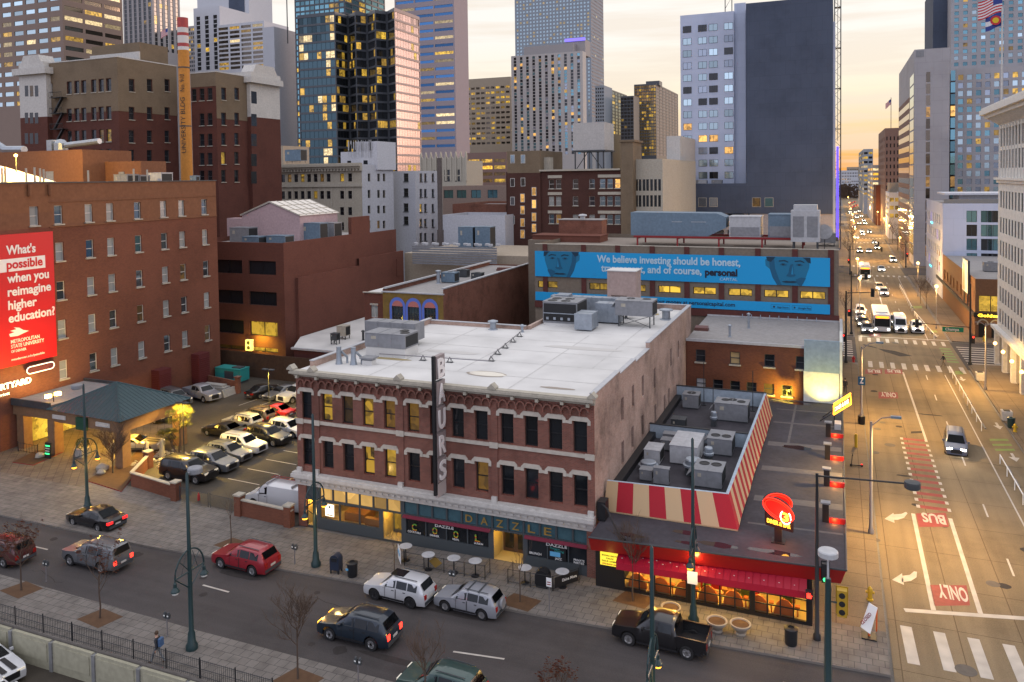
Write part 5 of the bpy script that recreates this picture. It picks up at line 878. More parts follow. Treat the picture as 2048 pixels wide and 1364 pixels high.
light('wall_pack', 'SPOT', (-77.3, 90.9, 4.7), 1100, (1, .70, .05), .15, (radians(30), 0, 0), 150); light('fence_lamp', 'POINT', (-79.0, 90.5, 3.0), 250, (1, .68, .05), .15)
t = thing('jersey_barriers', 'pale concrete barrier block at the end of the pickup row', 'barrier', (-70.6, 77.6, .1)); MB().slab([(-.35, -1, 0), (.35, -1, 0), (.12, -1, .9), (-.12, -1, .9)], (0, 2.2, 0)).build('block', 'concrete', t)
t = thing('barrier_stack', 'row of pale blocks stored behind the silver pickup', 'barrier', (-73.2, 78.3, .1)); MB().box(-1.9, 1.9, -.6, .6, 0, .85).box(-1.7, 1.5, -.45, .45, .851, 1.1).build('block', 'concrete', t)
def brick_fence(label, pts, h=1.25, posts=()):
    t = fence_run('garden_wall', label, 'wall', pts, h, 'brick_hotel', .1); p0 = pts[0]; b = MB(); c = MB()
    for a, d in zip(pts, pts[1:]):
        e = Vector((d[0]-a[0], d[1]-a[1], 0)); n = Vector((-e.y, e.x, 0)).normalized()*.16; q = Vector((a[0]-p0[0], a[1]-p0[1], h)); c.slab([tuple(q-n), tuple(q+e-n), tuple(q+e+n), tuple(q+n)], (0, 0, .1))
    for x, y in posts: MB().box(x-p0[0]-.3, x-p0[0]+.3, y-p0[1]-.3, y-p0[1]+.3, -.05, h+.35).build('post', 'brick_hotel', t); c.box(x-p0[0]-.36, x-p0[0]+.36, y-p0[1]-.36, y-p0[1]+.36, h+.351, h+.47)
    c.build('coping', 'trim_cream', t); return t
brick_fence('low brick wall turning a corner beside the mulch bed', [(-59.9, 55.2), (-57.7, 51.3), (-51.9, 50.4)], 1.2, ((-59.9, 55.2), (-51.6, 50.3))); brick_fence('low brick wall in front of the white ladder van', [(-44.2, 49.75), (-38.95, 49.45)], 1.3, ((-44.4, 49.8), (-39.3, 49.5)))
def rail_fence(name, label, A, Bp, h, step, m='iron', bars=3, group=None):
    t = thing(name, label, 'fence', (*A, .13)); d = Vector((Bp[0]-A[0], Bp[1]-A[1], 0)); n = int(d.length/step); b = MB()
    for i in range(n+1): p = d*(i/n); b.tube([tuple(p), tuple(p+Vector((0, 0, h)))], .014, 4, caps=False)
    for z in [.12, h-.05]+([h*.5] if bars > 2 else []): b.tube([(0, 0, z), tuple(d+Vector((0, 0, z)))], .022, 4)
    b.build('bars', m, t); b = MB(); k = max(1, int(d.length/2.4))
    for i in range(k+1): p = d*(i/k); b.tube([tuple(p), tuple(p+Vector((0, 0, h+.1)))], .04, 5)
    b.build('post', m, t); return t
rail_fence('sliding_gate', 'grey bar gate left half of the parking lot entrance', (-51.2, 50.35), (-47.9, 50.1), 1.15, .13, 'metal_dark', 2); rail_fence('sliding_gate', 'grey bar gate right half of the parking lot entrance', (-47.7, 50.1), (-44.8, 49.9), 1.15, .13, 'metal_dark', 2)
rail_fence('iron_railing', 'long thin blue black iron railing above the retaining wall at the near pavement', (-56, 32.35), (-27.0, 32.35), 1.05, .14)
rough_mat('panel_cream', (.36, .34, .25), amt=.3); t = thing('retaining_wall', 'cream panelled concrete retaining wall dropping to the lower parking level', 'wall', (-60, 32.1, -1.75)); b = MB(); pn = MB(); po = MB()
for i in range(10): x = i*3.45; b.box(x+.12, x+3.33, -.16, .02, 0, 1.8); pn.box(x+.35, x+3.1, -.2, -.161, .5, 1.6); po.box(x-.12, x+.119, -.24, .02, 0, 1.75)
b.build('wall', 'panel_cream', t); pn.build('panel', 'panel_cream', t); po.build('post', 'concrete_dark', t)
tag(MB().lathe([(.11, .1), (.11, .55), (.06, .62), (.06, .72), (.02, .74)], 10).build('fire_extinguisher', 'hydrant_red', None, (-49.7, 50.9, .05)), 'small red cylinder standing by the lot gate', 'extinguisher')
# ------------------------------------------------------------------ red brick hotel on the left with its red banner
mat('banner_red', (.55, .012, .014), .5); mat('copper_green', (.035, .07, .078), .45); wear(M['copper_green'], (.035, .07, .078), amt=.3, scale=.8); mat('sign_green', (.015, .06, .035), .5); mat('lattice_maroon', (.10, .02, .02), .6); rough_mat('plaster_warm', (.22, .13, .075), amt=.2)
t = thing('hotel_building', 'six storey red brick hotel wall with sash windows and a tall red university banner', 'building', (-90, 54, 0)); XH = -77.5
with Under(t) as rt:
    Ya, Yb = 46.0, 84.0; ys = [60.5, 64.25, 67.05, 70.95, 74.9, 77.85, 81.8]; zs = [22.6, 18.6, 14.4, 10.2, 5.8]
    ops = [(y-.5-Ya, y+.5-Ya, z, z+2.0) for z in zs for y in ys]+[(57.2-Ya, 58.2-Ya, 22.6, 24.6), (60.0-Ya, 61.0-Ya, 1.6, 3.7)]; hi = [o for o in ops if o[2] > 22]; lw_ = [o for o in ops if o[2] < 22]
    b = MB(); wall(b, (XH, Ya), YP, Yb-Ya, 0, 22.3, lw_, .22); wall(b, (-170, Ya), XP, 170+XH, 0, 22.3, []); b.build('wall', 'brick_hotel', rt)
    b = MB(); wall(b, (XH, Ya), YP, Yb-Ya, 22.3, 27.0, hi, .22); wall(b, (-170, Ya), XP, 170+XH, 22.3, 27, []); b.box(XH-.35, XH-.003, Ya, Yb, 26, 27.0); b.box(XH, XH+.09, 59.4, Yb, 22.25, 22.38).box(XH, XH+.07, 59.4, Yb, 24.95, 25.0); b.build('upper_wall', 'plaster_brown', rt)
    b = MB(); wall(b, (XH, Yb), XM, 92, 0, 26.9, []); b.build('back_wall', 'brick_hotel', rt); MB().quad((-170, Ya, 26.2), (XH-.35, Ya, 26.2), (XH-.35, Yb, 26.2), (-170, Yb, 26.2)).build('roof', 'roof_tan', rt); MB().box(XH-.4, XH+.12, Ya, Yb+.05, 27.001, 27.12).build('coping', 'metal_dark', rt)
    windows(rt, (XH, Ya), YP, hi+lw_, lambda i, o: {11: 'glass_teal', 20: 'lit_dim', 25: 'lit_dim', 35: 'lit_dim', 36: 'lit_dim'}.get(i, 'curtain' if i % 3 else 'glass_cool'), .22, 'sash', 'stone_white', 'trim_cream')
    bn = MB().box(XH+.05, XH+.55, 51.0, 59.35, 8.6, 21.9).build('banner', 'banner_red', rt); xb = XH+.55
    MB().quad((xb+.012, 51, 18.15), (xb+.012, 58.35, 18.15), (xb+.012, 58.35, 19.45), (xb+.012, 51, 19.45)).build('banner_bar', 'letter_cream', rt)
    yl = 54.15
    for s, z, w_, m in (("What's", 19.9, 3.15, 'letter_cream'), ('possible', 18.45, 3.9, 'banner_red'), ('when you', 17.05, 4.55, 'letter_cream'), ('reimagine', 15.7, 4.75, 'letter_cream'), ('higher', 14.35, 3.1, 'letter_cream'), ('education?', 13.05, 5.1, 'letter_cream')): text(rt, s, (xb, yl, z), YP, w_, .92, m, .028)
    for s, z, w_, h in (('METROPOLITAN', 10.9, 3.1, .38), ('STATE UNIVERSITY', 10.4, 3.6, .38), ('OF DENVER', 9.95, 1.6, .26), ('msudenver.edu/possible', 9.15, 3.6, .24)): text(rt, s, (xb, yl+.15, z), YP, w_, h, 'letter_cream', .01)
    MB().quad(*[(xb+.012, yl+a, 11.5+z) for a, z in ((.1, .1), (.9, .05), (1.3, .15), (2.1, .35), (1.5, .55), (1.1, .85), (.5, 1.0), (.8, .75), (.1, .7), (.6, .5), (0, .4))]).build('emblem', 'letter_cream', rt)
    text(rt, 'COURTYARD', (XH, 51.3, 6.4), YP, 5.2, .62, 'sign_white', .02, off=.25, thick=.1); text(rt, 'Marriott', (XH, 52.6, 5.75), YP, 1.6, .32, 'sign_white', .01, off=.25)
    p = MB(); pr = [(XH+.45, 56.2+.35*cos(a) if k < 6 else 58.6+.35*cos(a), 7.75+.35*sin(a)) for k, a in enumerate([pi/2+pi*i/5 for i in range(6)]+[-pi/2+pi*i/5 for i in range(6)])]; p.slab(pr, (.12, 0, 0)); p.build('oval_sign', 'lattice_maroon', rt); b = MB(); b.tube([(q[0]+.16, q[1], q[2]) for q in pr]+[(pr[0][0]+.16, pr[0][1], pr[0][2])], .05, 5); b.build('neon_tube', 'sign_white', rt)
    for y, h, w_ in ((73.2, 4.0, 1.9), (79.7, 4.6, 1.9)):
        b = MB().box(XH+.003, XH+1.3, y-w_/2, y+w_/2, .8, h).build('louvred_shaft', 'lattice_maroon', rt); l_ = MB()
        for k in range(12): z = 1.0+k*(h-1.4)/12; l_.box(XH+1.3, XH+1.36, y-w_/2+.1, y+w_/2-.1, z, z+.1).box(XH+.1, XH+1.2, y-w_/2-.06, y-w_/2, z, z+.1)
        l_.build('slats', 'lattice_maroon', b)
    for y in (59.9, 57.6): MB().tube([(XH+.18, y-.4, 24.8+.9), (XH+.18, y-.4, 26.9)], .2, 6).build('antenna_panel', 'plaster_brown', rt)
light('banner_flood', 'SPOT', (-72.6, 56.3, 5.6), 3600, (1, .66, .18), .2, (radians(128), 0, radians(68)), 120); light('banner_flood', 'SPOT', (-72.6, 54.6, 5.6), 3200, (1, .64, .16), .2, (radians(132), 0, radians(80)), 110)
t = thing('flood_lamp', 'twin flood lamp on a stand aimed at the red banner from the canopy roof', 'lamp', (-72.8, 55.6, 5.05)); MB().tube([(0, 0, 0), (0, 0, .5)], .05, 6).tube([(0, -.5, .5), (0, .5, .5)], .05, 6).build('stand', 'black', t); MB().box(-.25, .1, -.75, -.25, .5, .85).box(-.25, .1, .25, .75, .5, .85).build('lamp_head', 'glow_warm', t)
rf = thing('roof_penthouse', 'brown plastered plant house on the hotel roof with vents in front of it', 'roof structure', (-106, 76, 26.2)); b = MB(); b.box(-22, 13.5, 0, 7.9, 0, 5.2).box(-11, 20, 3.5, 7.8, 0, 3.6); b.build('wall', 'plaster_brown', rf); MB().box(6.5, 8, -.06, -.003, 0, 2.4).box(16, 17, 3.42, 3.497, 0, 2.2).build('door', 'metal_grey', rf)
t = thing('lit_tent', 'white peaked tent glowing yellow on the hotel roof at the left edge', 'tent', (-95, 63, 26.2)); b = MB(); A = [(-5, -7), (5, -7), (5, 7), (-5, 7)]
for i in range(4): a, c = A[i], A[(i+1) % 4]; b.quad((*a, 1.0), (*c, 1.0), (0, 0, 4.0)); 
b.build('canvas', 'letter_cream', t); b = MB()
for a in A: b.tube([(*a, 0), (*a, 1.0)], .06, 5)
b.build('pole', 'metal_light', t); light('tent_lamp', 'POINT', (-90.6, 66.2, 30.6), 5000, (1, .62, .1), .25)
t = thing('lamp_mast', 'thin mast with a bright yellow lamp beside the roof tent', 'lamp', (-92.0, 66.4, 25.6)); MB().tube([(0, 0, 0), (0, 0, 4.6)], .06, 6).build('mast', 'metal_dark', t); MB().lathe([(.02, 4.6), (.2, 4.72), (.2, 4.9), (.02, 5.0)], 10).build('lamp', 'glow_warm', t)
pv = R
for i, (px, h) in enumerate(((5, 1.6), (11, 1.7), (53, 1.6), (70, 1.7), (81, 1.6), (88, 1.5), (177, 1.4), (268, 1.6), (295, 1.5))): 
    y, z = AX(px, 368, XH-1.2); tag(MB().tube([(0, 0, 0), (0, 0, h+.8)], .11, 6).build('vent_pipe', 'trim_cream', None, (XH-1.2, y, 26.2)), 'thin pale vent pipe standing along the hotel parapet', 'vent pipe', 'vent pipes along the hotel parapet')
for px, w_, h, m, lb in ((253, 2.2, 1.6, 'metal_grey', 'grey slanted cooler behind the hotel parapet left of the small vent'), (278, 2.0, 1.5, 'metal_grey', 'grey box cooler behind the hotel parapet, second of the pair'), (320, 2.4, 1.8, 'metal_light', 'pale folded duct behind the hotel parapet near the smokestack'), (390, 1.0, 1.4, 'metal_blue', 'blue round cowl at the far end of the hotel parapet')):
    y, z = AX(px, 362, XH-3); ac_unit(lb, XH-3, y, 26.2, w_, w_*.8, h, (), m=m, group=None)
t = thing('roof_duct', 'shiny silver bent duct run on the hotel plant house', 'duct', (-112, 80, 31.4)); MB().tube([(-6, 0, 0), (-6, 0, 1.4), (-3, 0, 1.6), (-1, 0, .6), (3, 0, .5)], .55, 8).box(-9.5, -6.4, -1, 1, 0, 2.2).build('duct_run', 'galvanised', t); t = thing('roof_duct', 'long silver duct with a rounded cowl right of the bent duct', 'duct', (-100.5, 80, 31.4)); MB().tube([(0, 0, .9), (6.5, 0, 1.3)], .4, 8).lathe([(.9, 0), (.9, 1.2), (.5, 1.7), (.02, 1.8)], 12, (-1, 0, 0)).box(-3, -2, -.7, .7, 0, 1.7).build('duct_run', 'galvanised', t)
# entrance canopy
cp_ = thing('entrance_canopy', 'brown drive-through hotel canopy with a blue green hipped metal roof and square piers', 'canopy', (-67, 57, 0))
with Under(cp_) as rt:
    ze = 4.72; A = [(-72.0, 54.2), (-61.6, 53.6), (-61.4, 62.2), (-71.8, 63.2)]; ap = (-67.6, 58.6, 6.75); b = MB()
    for i in range(4): a, c = A[i], A[(i+1) % 4]; b.quad((*a, ze), (*c, ze), ap)
    for i in range(4):
        a, c = Vector((*A[i], ze)), Vector((*A[(i+1) % 4], ze)); P = Vector(ap); n = 20
        for k in range(1, n):
            q = a+(c-a)*k/n; f = min(k/n, 1-k/n)*2; e = a+(P-a)*f if k/n < .5 else c+(P-c)*f
            b.tube([tuple(q+Vector((0, 0, .02))), tuple(e+Vector((0, 0, .02)))], .035, 4, caps=False)
        b.tube([tuple(a), tuple(P)], .09, 5)
    b.build('roof', 'copper_green', rt); m_ = MB(); C_ = [(-71.8, 54.45), (-61.9, 53.9), (-61.7, 61.9), (-71.6, 62.9)]
    for i in range(4): a, c = C_[i], C_[(i+1) % 4]; m_.slab([(*a, 3.55), (*c, 3.55), (*c, ze-.02), (*a, ze-.02)], (.25*(1 if i in (3,) else -1 if i == 1 else 0), .25*(1 if i == 0 else -1 if i == 2 else 0), 0))
    m_.box(-77.4, -71.95, 54.6, 62.8, 3.6, 5.0); m_.quad((-71.8, 54.5, 3.6), (-61.9, 54, 3.6), (-61.7, 61.9, 3.6), (-71.6, 62.9, 3.6)); m_.build('beam', 'plaster_warm', rt); MB().quad((-77.4, 54.6, 5.01), (-71.95, 54.6, 5.01), (-71.95, 62.8, 5.01), (-77.4, 62.8, 5.01)).build('flat_roof', 'roof_grey', rt); MB().box(-77.4, -71.9, 54.4, 54.6, 4.6, 5.3).box(-77.4, -71.9, 62.8, 63, 4.6, 5.3).build('coping', 'metal_dark', rt)
    for x, y in ((-71.9, 55.0), (-62.3, 54.5), (-62.2, 61.4), (-76.6, 55.2)): MB().box(x-.48, x+.48, y-.48, y+.48, .1, 3.6).build('pier', 'plaster_warm', rt)
    b = MB(); b.quad((-77.38, 56, .2), (-77.38, 63, .2), (-77.38, 63, 2.9), (-77.38, 56, 2.9)); b.build('lobby_window', 'lit_yellow', rt)
    for z_, x in ((4.1, -70.4), (4.1, -64.2)): MB().box(x-.9, x+.9, 53.99+(.25 if x < -66 else -.05), 54.3, z_-.2, z_+.2).build('sign_plate', 'stone_white', rt)
    g_ = MB().box(-67.7, -66.3, 53.9, 54.1, 3.3, 4.5).build('hanging_sign', 'sign_green', rt)
for x, y, e in ((-69.5, 57.5, 800), (-65.0, 57.5, 800), (-75.2, 57.5, 500), (-66.5, 61, 500)): light('canopy_lamp', 'POINT', (x, y, 3.35), e, (1, .58, .08), .25)
for x, y, lb, h in ((-71.2, 56.6, 'clipped ball shrub in a square planter left under the canopy', .55), ): t = thing('topiary', lb, 'plant', (x+2.6, y-1.3, .15)); MB().slab([(-.45, -.45, 0), (.45, -.45, 0), (.55, -.55, .8), (-.55, -.55, .8)], (0, 1.0, 0)).build('planter', 'concrete', t); b = MB(); r_ = random.Random(4); [b.quad(*[tuple(Vector((0, 0, 1.25))+d*(.48+.1*r_.random())+Vector((r_.uniform(-.08, .08), r_.uniform(-.08, .08), r_.uniform(-.08, .08)))) for _ in range(3)]) for d in [Vector((r_.gauss(0, 1), r_.gauss(0, 1), r_.gauss(0, 1))).normalized() for _ in range(500)]]; b.build('foliage', 'leaf_shrub', t)
t = thing('sandwich_board', 'black board sign with green lines standing in the red kerbed island', 'sign', (-71.2, 53.5, .2)); MB().slab([(-.4, 0, 0), (.4, 0, 0), (.4, .1, 1.5), (-.4, .1, 1.5)], (0, .1, 0)).build('board', 'black', t)
for k in range(4): MB().box(-.28, .28, -.02+.07*k*.3, -.01+.07*k*.3+.02, .4+.25*k, .5+.25*k).build('lettering', 'glow_green' if k in (0, 3) else 'stone_white', t)
for x, y, lb in ((-74.6, 54.0, 'black bike rack left of the hotel door'),): rail_fence('bike_rack', lb, (x-1.4, y), (x+1.4, y), .95, .35, 'iron', 2)
# ------------------------------------------------------------------ towers
def wmat_lit(base, p, lits=('lit_yellow', 'lit_office'), seed=1): return chooser([(base, 1-p)]+[(l, p/len(lits)) for l in lits], seed)
def tower(name, label, Y, xl, xr, yt, m, xr2=None, D=None, front=None, side=None, lside=None, ybot=None, glassm='glass_dark', plit=.15, lits=('lit_yellow', 'lit_office'), seed=1, depth=.3, z0=0, roof='roof_grey', para=1.0, cat='tower', ym=None, capw=100, xl2=None, sglass=None, splits=None):
    """front/side: (columns, floor height in px of the photo, fill width, fill height[, top margin px])"""
    ym = ym or max(yt, 60); X0 = AY(xl, ym, Y)[0]; X1 = AY(xr, ym, Y)[0]; z1 = AY((xl+xr)/2, yt, Y)[1]
    Y1 = AX(xr2, ym, X1)[0] if xr2 else (Y+D if D else Y+max(12, (X1-X0)*.8))
    if xl2: Y1 = max(Y1, AX(xl2, ym, X0)[0])
    dist = hypot(X0, Y)*.97; pxm = (Y*_f[1]+((X0+X1)/2)*_f[0])/CF; zb = max(.5, AY((xl+xr)/2, ybot or 420, Y)[1]); t = thing(name, label, cat, ((X0+X1)/2, Y, z0))
    def ops(spec, Lw):
        if not spec: return []
        nc, fpx, fw, fh = spec[:4]; top = spec[4] if len(spec) > 4 else fpx*.4; fh_m = fpx*pxm; n = max(1, int((z1-top*pxm-zb)/fh_m)); return grid(Lw*.012, Lw*.988, nc, z1-top*pxm-n*fh_m, z1-top*pxm, n, fw, fh)
    fo, so, lo = ops(front, X1-X0), ops(side, Y1-Y), ops(lside, Y1-Y)
    with Under(t) as rt:
        body(rt, 'wall', X0, X1, Y, Y1, z0, z1, m, fo, so, lo, depth, roof, para)
        tot = len(fo)+len(so)+len(lo); cf = capw*len(fo)//max(1, tot); cs = capw*len(so)//max(1, tot)
        if tot <= capw: cf = cs = 999
        pk = glassm if callable(glassm) else wmat_lit(glassm, plit, lits, seed)
        if fo: windows(rt, (X0, Y), XP, fo, pk, depth, cap=cf)
        if so: windows(rt, (X1, Y), YP, so, sglass if callable(sglass) else wmat_lit(sglass or glassm, splits if splits is not None else plit, lits, seed+9), depth, cap=cs)
        if lo: windows(rt, (X0, Y1), YM, lo, sglass if callable(sglass) else wmat_lit(sglass or glassm, splits if splits is not None else plit, lits, seed+5), depth, cap=(999 if tot <= capw else capw-cf-cs))
    return t, (X0, X1, Y, Y1, z1)
def onroof(t, box, name, m, *bxs):
    """extra blocks on a tower's roof given in px: (xl, xr, ytop, setback m, depth m)"""
    X0, X1, Y, Y1, z1 = box; b = MB()
    for xl, xr, yt, sb_, d in bxs: a, c = AY(xl, 60, Y+sb_)[0], AY(xr, 60, Y+sb_)[0]; b.box(a, c, Y+sb_, Y+sb_+d, 0 if name == 'core' else z1-1.0, AY((xl+xr)/2, yt, Y+sb_)[1])
    lc = t.location; o = b.build(name, m, t); o.location = (-lc.x, -lc.y, -lc.z); return o
rough_mat('t_brown', (.24, .175, .145), amt=.1); rough_mat('t_grey', (.33, .31, .31), amt=.1); rough_mat('t_white', (.52, .53, .57), amt=.1); rough_mat('t_slab', (.45, .46, .50), amt=.12); rough_mat('t_dark', (.085, .092, .105), amt=.1, rough=.35); rough_mat('t_pink', (.34, .285, .30), amt=.1); rough_mat('t_beige', (.36, .30, .23), amt=.1); rough_mat('t_blue', (.26, .29, .33), amt=.1); rough_mat('t_tan', (.33, .28, .24), amt=.1); rough_mat('t_pale', (.45, .425, .41), amt=.1)
brick('t_hotel', (.46, .51, .64), (.445, .495, .62), (.39, .44, .55), 3.6, 3.4, .03, .12, .8, .1); brick('t_charcoal', (.068, .085, .125), (.063, .079, .117), (.05, .064, .095), 2.4, 3.4, .03, .22, .7, .12); rough_mat('t_grate', (.33, .31, .31), amt=.1); rough_mat('t_terra', (.68, .66, .62), amt=.15); brick('t_conc', (.36, .35, .365), (.345, .335, .35), (.28, .275, .285), 4.2, 3.6, .04, .15, .85, .1); rough_mat('t_redbrown', (.20, .13, .11), amt=.1)
tower('office_tower', 'broad brown office tower with rows of pale ribbon windows at the top left', 330, -90, 126, -30, 't_brown', 246, front=(9, 19.6, .76, .42), side=(3, 19.2, .88, .42), ybot=232, glassm='glass_sky', plit=.12, lits=('lit_cream', 'lit_office'), seed=3, sglass='glass_bronze', splits=.45)
tower('office_tower', 'grey tower with dark vertical window stripes behind the flag', 450, 247, 306, -12, 't_grey', 361, front=(6, 8.5, .55, .92), side=(5, 8.5, .5, .92), ybot=110, plit=.06)
a, bx_ = tower('white_tower', 'white tower with a dark blue screen on its square top', 500, 388, 440, 14, 't_white', None, D=40, front=(3, 9, .45, .85, 18), ybot=150, plit=.1, glassm='glass_dark'); onroof(a, bx_, 'core', 't_white', (396, 499, -12, 41, 30)); s_ = onroof(a, bx_, 'screen', 'banner_ink', (458, 489, 39, 7.8, .2))
a_, b_ = AY(458, 20, 540.5), AY(489, 38, 540.5); mm = MB().box(a_[0], b_[0], 540.4, 540.9, b_[1], AY(470, -2, 540.5)[1]).mesh('screen', ['t_charcoal']); s_.data = mm
tower('white_tower', 'gridded glass and white office wing right of the white screen tower', 498, 434, 528, 46, 't_white', None, D=30, front=(4, 8.8, .86, .62, 4), ybot=145, glassm='glass_bronze', plit=.3, lits=('lit_cream', 'lit_office'), seed=8, sglass='glass_teal')
tower('white_tower', 'low dark glass sliver beside the white screen tower', 520, 376, 390, 52, 't_grey', None, D=20, front=(3, 8, .8, .6), ybot=150, plit=.4)
tower('blank_tower', 'blank pale slab tower with a thin mast in front', 430, 525, 548, 54, 't_slab', 592, ybot=200)
t_ = tag(MB().tube([(0, 0, 0), (0, 0, 62)], .35, 5).build('mast', 'metal_dark', None, (AY(571, 60, 426)[0], 428, AY(571, 86, 426)[1])), 'thin dark mast rising in front of the blank slab tower', 'mast')
tower('glass_tower', 'dark glass tower standing behind the saw toothed one', 420, 590, 690, -40, 't_dark', 771, front=(10, 11, .9, .7), side=(6, 11, .9, .7), ybot=330, glassm='glass_teal', plit=.2, seed=12)
# saw-toothed dark glass tower
Yt = 300; t = thing('saw_tooth_tower', 'dark glass tower with a zigzag front, blue left face and pink lit right face', 'tower', (-160, Yt, 0))
with Under(t) as rt:
    def X_(p, Y): return AY(p, 100, Y)[0]
    zt = AY(630, 27, Yt)[1]; P = [(X_(596, Yt), Yt), (X_(671, Yt), Yt)]
    Yq = Yt; xq = P[1][0]; pts = [P[0], P[1]]; pc = [(697, 4), (711, -1.5), (735, 4), (751, -1.5), (775, 4), (790, -1.5)]
    for p, d in pc: pts.append((X_(p, Yt+d+6), Yt+d+6))
    xr_ = pts[-1][0]; yr_ = AX(840, 100, xr_)[0]; pts += [(xr_, yr_), (pts[0][0], yr_)]; n = len(pts); b = MB(); zb = 30.0; fh = 3.95; nf = int((zt-zb)/fh)
    for i in range(n):
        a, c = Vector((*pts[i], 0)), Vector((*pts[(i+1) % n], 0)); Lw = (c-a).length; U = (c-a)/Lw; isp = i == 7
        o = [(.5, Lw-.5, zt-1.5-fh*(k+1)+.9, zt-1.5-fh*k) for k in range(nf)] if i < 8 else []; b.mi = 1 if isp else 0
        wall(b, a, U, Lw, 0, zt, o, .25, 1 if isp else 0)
        if o:
            segs = []
            m_n = max(1, round(Lw/2.6))
            for q in o: segs += [(q[0]+(q[1]-q[0])*k/m_n+.08, q[0]+(q[1]-q[0])*(k+1)/m_n-.08, q[2], q[3]) for k in range(m_n)]
            pk = wmat_lit('glass_pink_lit', .02, seed=2) if isp else (wmat_lit('glass_deep', .2, ('lit_cream', 'lit_office'), 4) if i == 0 else wmat_lit('glass_dark', .20, ('lit_yellow', 'lit_office'), 5+i))
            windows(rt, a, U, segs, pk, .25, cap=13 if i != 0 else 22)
    b.mi = 0; b.quad(*[(x, y, zt) for x, y in pts]); rough_mat('t_pink_lit', (.36, .27, .255), rough=.45, amt=.1); b.build('wall', ['t_dark', 't_pink_lit'], rt)  # pink evening light is put into the right face's panel colour
tower('banded_tower', 'tall pinkish tower with bright blue ribbon windows', 450, 790, 909, -30, 't_pink', 936, front=(3, 15.2, .93, .36), ybot=300, glassm='glass_blue', plit=.22, lits=('lit_cream', 'lit_yellow'), seed=21)
tower('beige_tower', 'beige gridded office block with lit floors right of the banded tower', 600, 930, 1021, 156, 't_beige', None, D=40, front=(9, 10, .74, .42, 14), ybot=300, glassm='glass_bronze', plit=.35, lits=('lit_yellow', 'lit_office'), seed=22)
tower('brown_garage', 'brown mid rise with floors of orange yellow light beside the spiky crown', 300, 934, 1013, 305, 't_redbrown', None, D=25, front=(3, 13.2, .86, .5, 10), ybot=372, glassm='lit_dim', plit=.75, lits=('lit_yellow', 'lit_orange', 'lit_office'), seed=23)
tower('tall_glass_tower', 'tallest gridded glass tower with bluish windows and a pink lit right side', 800, 1030, 1182, -60, 't_blue', 1207, front=(22, 7.1, .56, .56), side=(10, 7.1, .7, .5), ybot=240, glassm='glass_sky', plit=.10, lits=('lit_cream', 'lit_cream'), seed=24, sglass='glass_pink_lit', splits=.03)  # right side panes are tinted pink to stand for evening light
a, bx_ = tower('apartment_tower', 'slim striped apartment tower with a dark flat penthouse and pale vertical ribs', 550, 1022, 1165, 107, 't_pale', 1172, front=(11, 6.4, .42, .84, 4), ybot=312, glassm=chooser([('glass_dark', .5), ('glass_teal', .3), ('glass_pale', .1), ('lit_office', .05), ('lit_warm', .05)], 31)); onroof(a, bx_, 'penthouse', 't_grey', (1047, 1146, 90, 6, 18), (1129, 1170, 80, 14, 14)); ob = onroof(a, bx_, 'sign_band', 'glow_violet', (1129, 1170, 76, 13.4, .5))
ob.data = MB().box(AY(1129, 78, 563)[0], AY(1170, 78, 563)[0], 563.2, 563.8, AY(1150, 82, 563)[1], AY(1150, 76, 563)[1]).mesh('sign_band', ['glow_violet'])
tower('grey_tower', 'narrow grey block tucked right of the tallest glass tower', 620, 1190, 1208, 171, 't_blue', None, D=25, front=(4, 7, .6, .5), ybot=250, plit=.05)
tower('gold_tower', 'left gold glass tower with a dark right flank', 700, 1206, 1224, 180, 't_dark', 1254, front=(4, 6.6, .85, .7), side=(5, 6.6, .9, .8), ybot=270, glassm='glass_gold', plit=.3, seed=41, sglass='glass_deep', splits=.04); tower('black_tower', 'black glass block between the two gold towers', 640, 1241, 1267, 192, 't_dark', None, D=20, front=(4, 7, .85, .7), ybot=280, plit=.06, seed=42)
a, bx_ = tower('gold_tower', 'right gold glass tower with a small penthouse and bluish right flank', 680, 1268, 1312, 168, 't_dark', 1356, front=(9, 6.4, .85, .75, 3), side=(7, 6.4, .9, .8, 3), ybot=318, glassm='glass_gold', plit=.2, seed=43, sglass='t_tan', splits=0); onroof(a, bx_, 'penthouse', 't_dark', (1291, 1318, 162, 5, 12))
# hotel tower with blank charcoal flank
t, bx_ = tower('hotel_tower', 'white hotel tower with pale teal windows in four columns', 212, 1361, 1468, 27, 't_hotel', None, D=22, front=None, ybot=366); X0, X1, Y, Y1, z1 = bx_
with Under(t) as rt:
    ops = []
    for r_ in range(14):
        for p in (1375, 1405.5, 1427, 1457.5): x = AY(p, 200, Y-.2)[0]; z = AY(1420, 62+r_*24.6, Y-.2)[1]; ops.append((x-1.1-X0, x+1.1-X0, z, z+1.75))
    MB().box(X0-.02, X1, Y-.25, Y-.001, 10, z1).build('panel', 't_hotel', rt); rw = random.Random(5)
    windows(rt, (X0, Y-.26), XP, ops, chooser([('glass_sky', .68), ('glass_pale', .10), ('glass_dark', .12), ('lit_warm', .10)], 6), .002, 'twin', 'metal_dark')
    MB().box(X1, AY(1492, 200, Y+1)[0], Y+.6, Y1, 20, AY(1480, 5, Y)[1]).build('stair_core', 't_hotel', rt)
t, bx_ = tower('charcoal_tower', 'huge blank charcoal block beside the white hotel tower', 206, 1492, 1666, -1, 't_charcoal', None, D=34, z0=17.0); X0, X1, Y, Y1, z1 = bx_
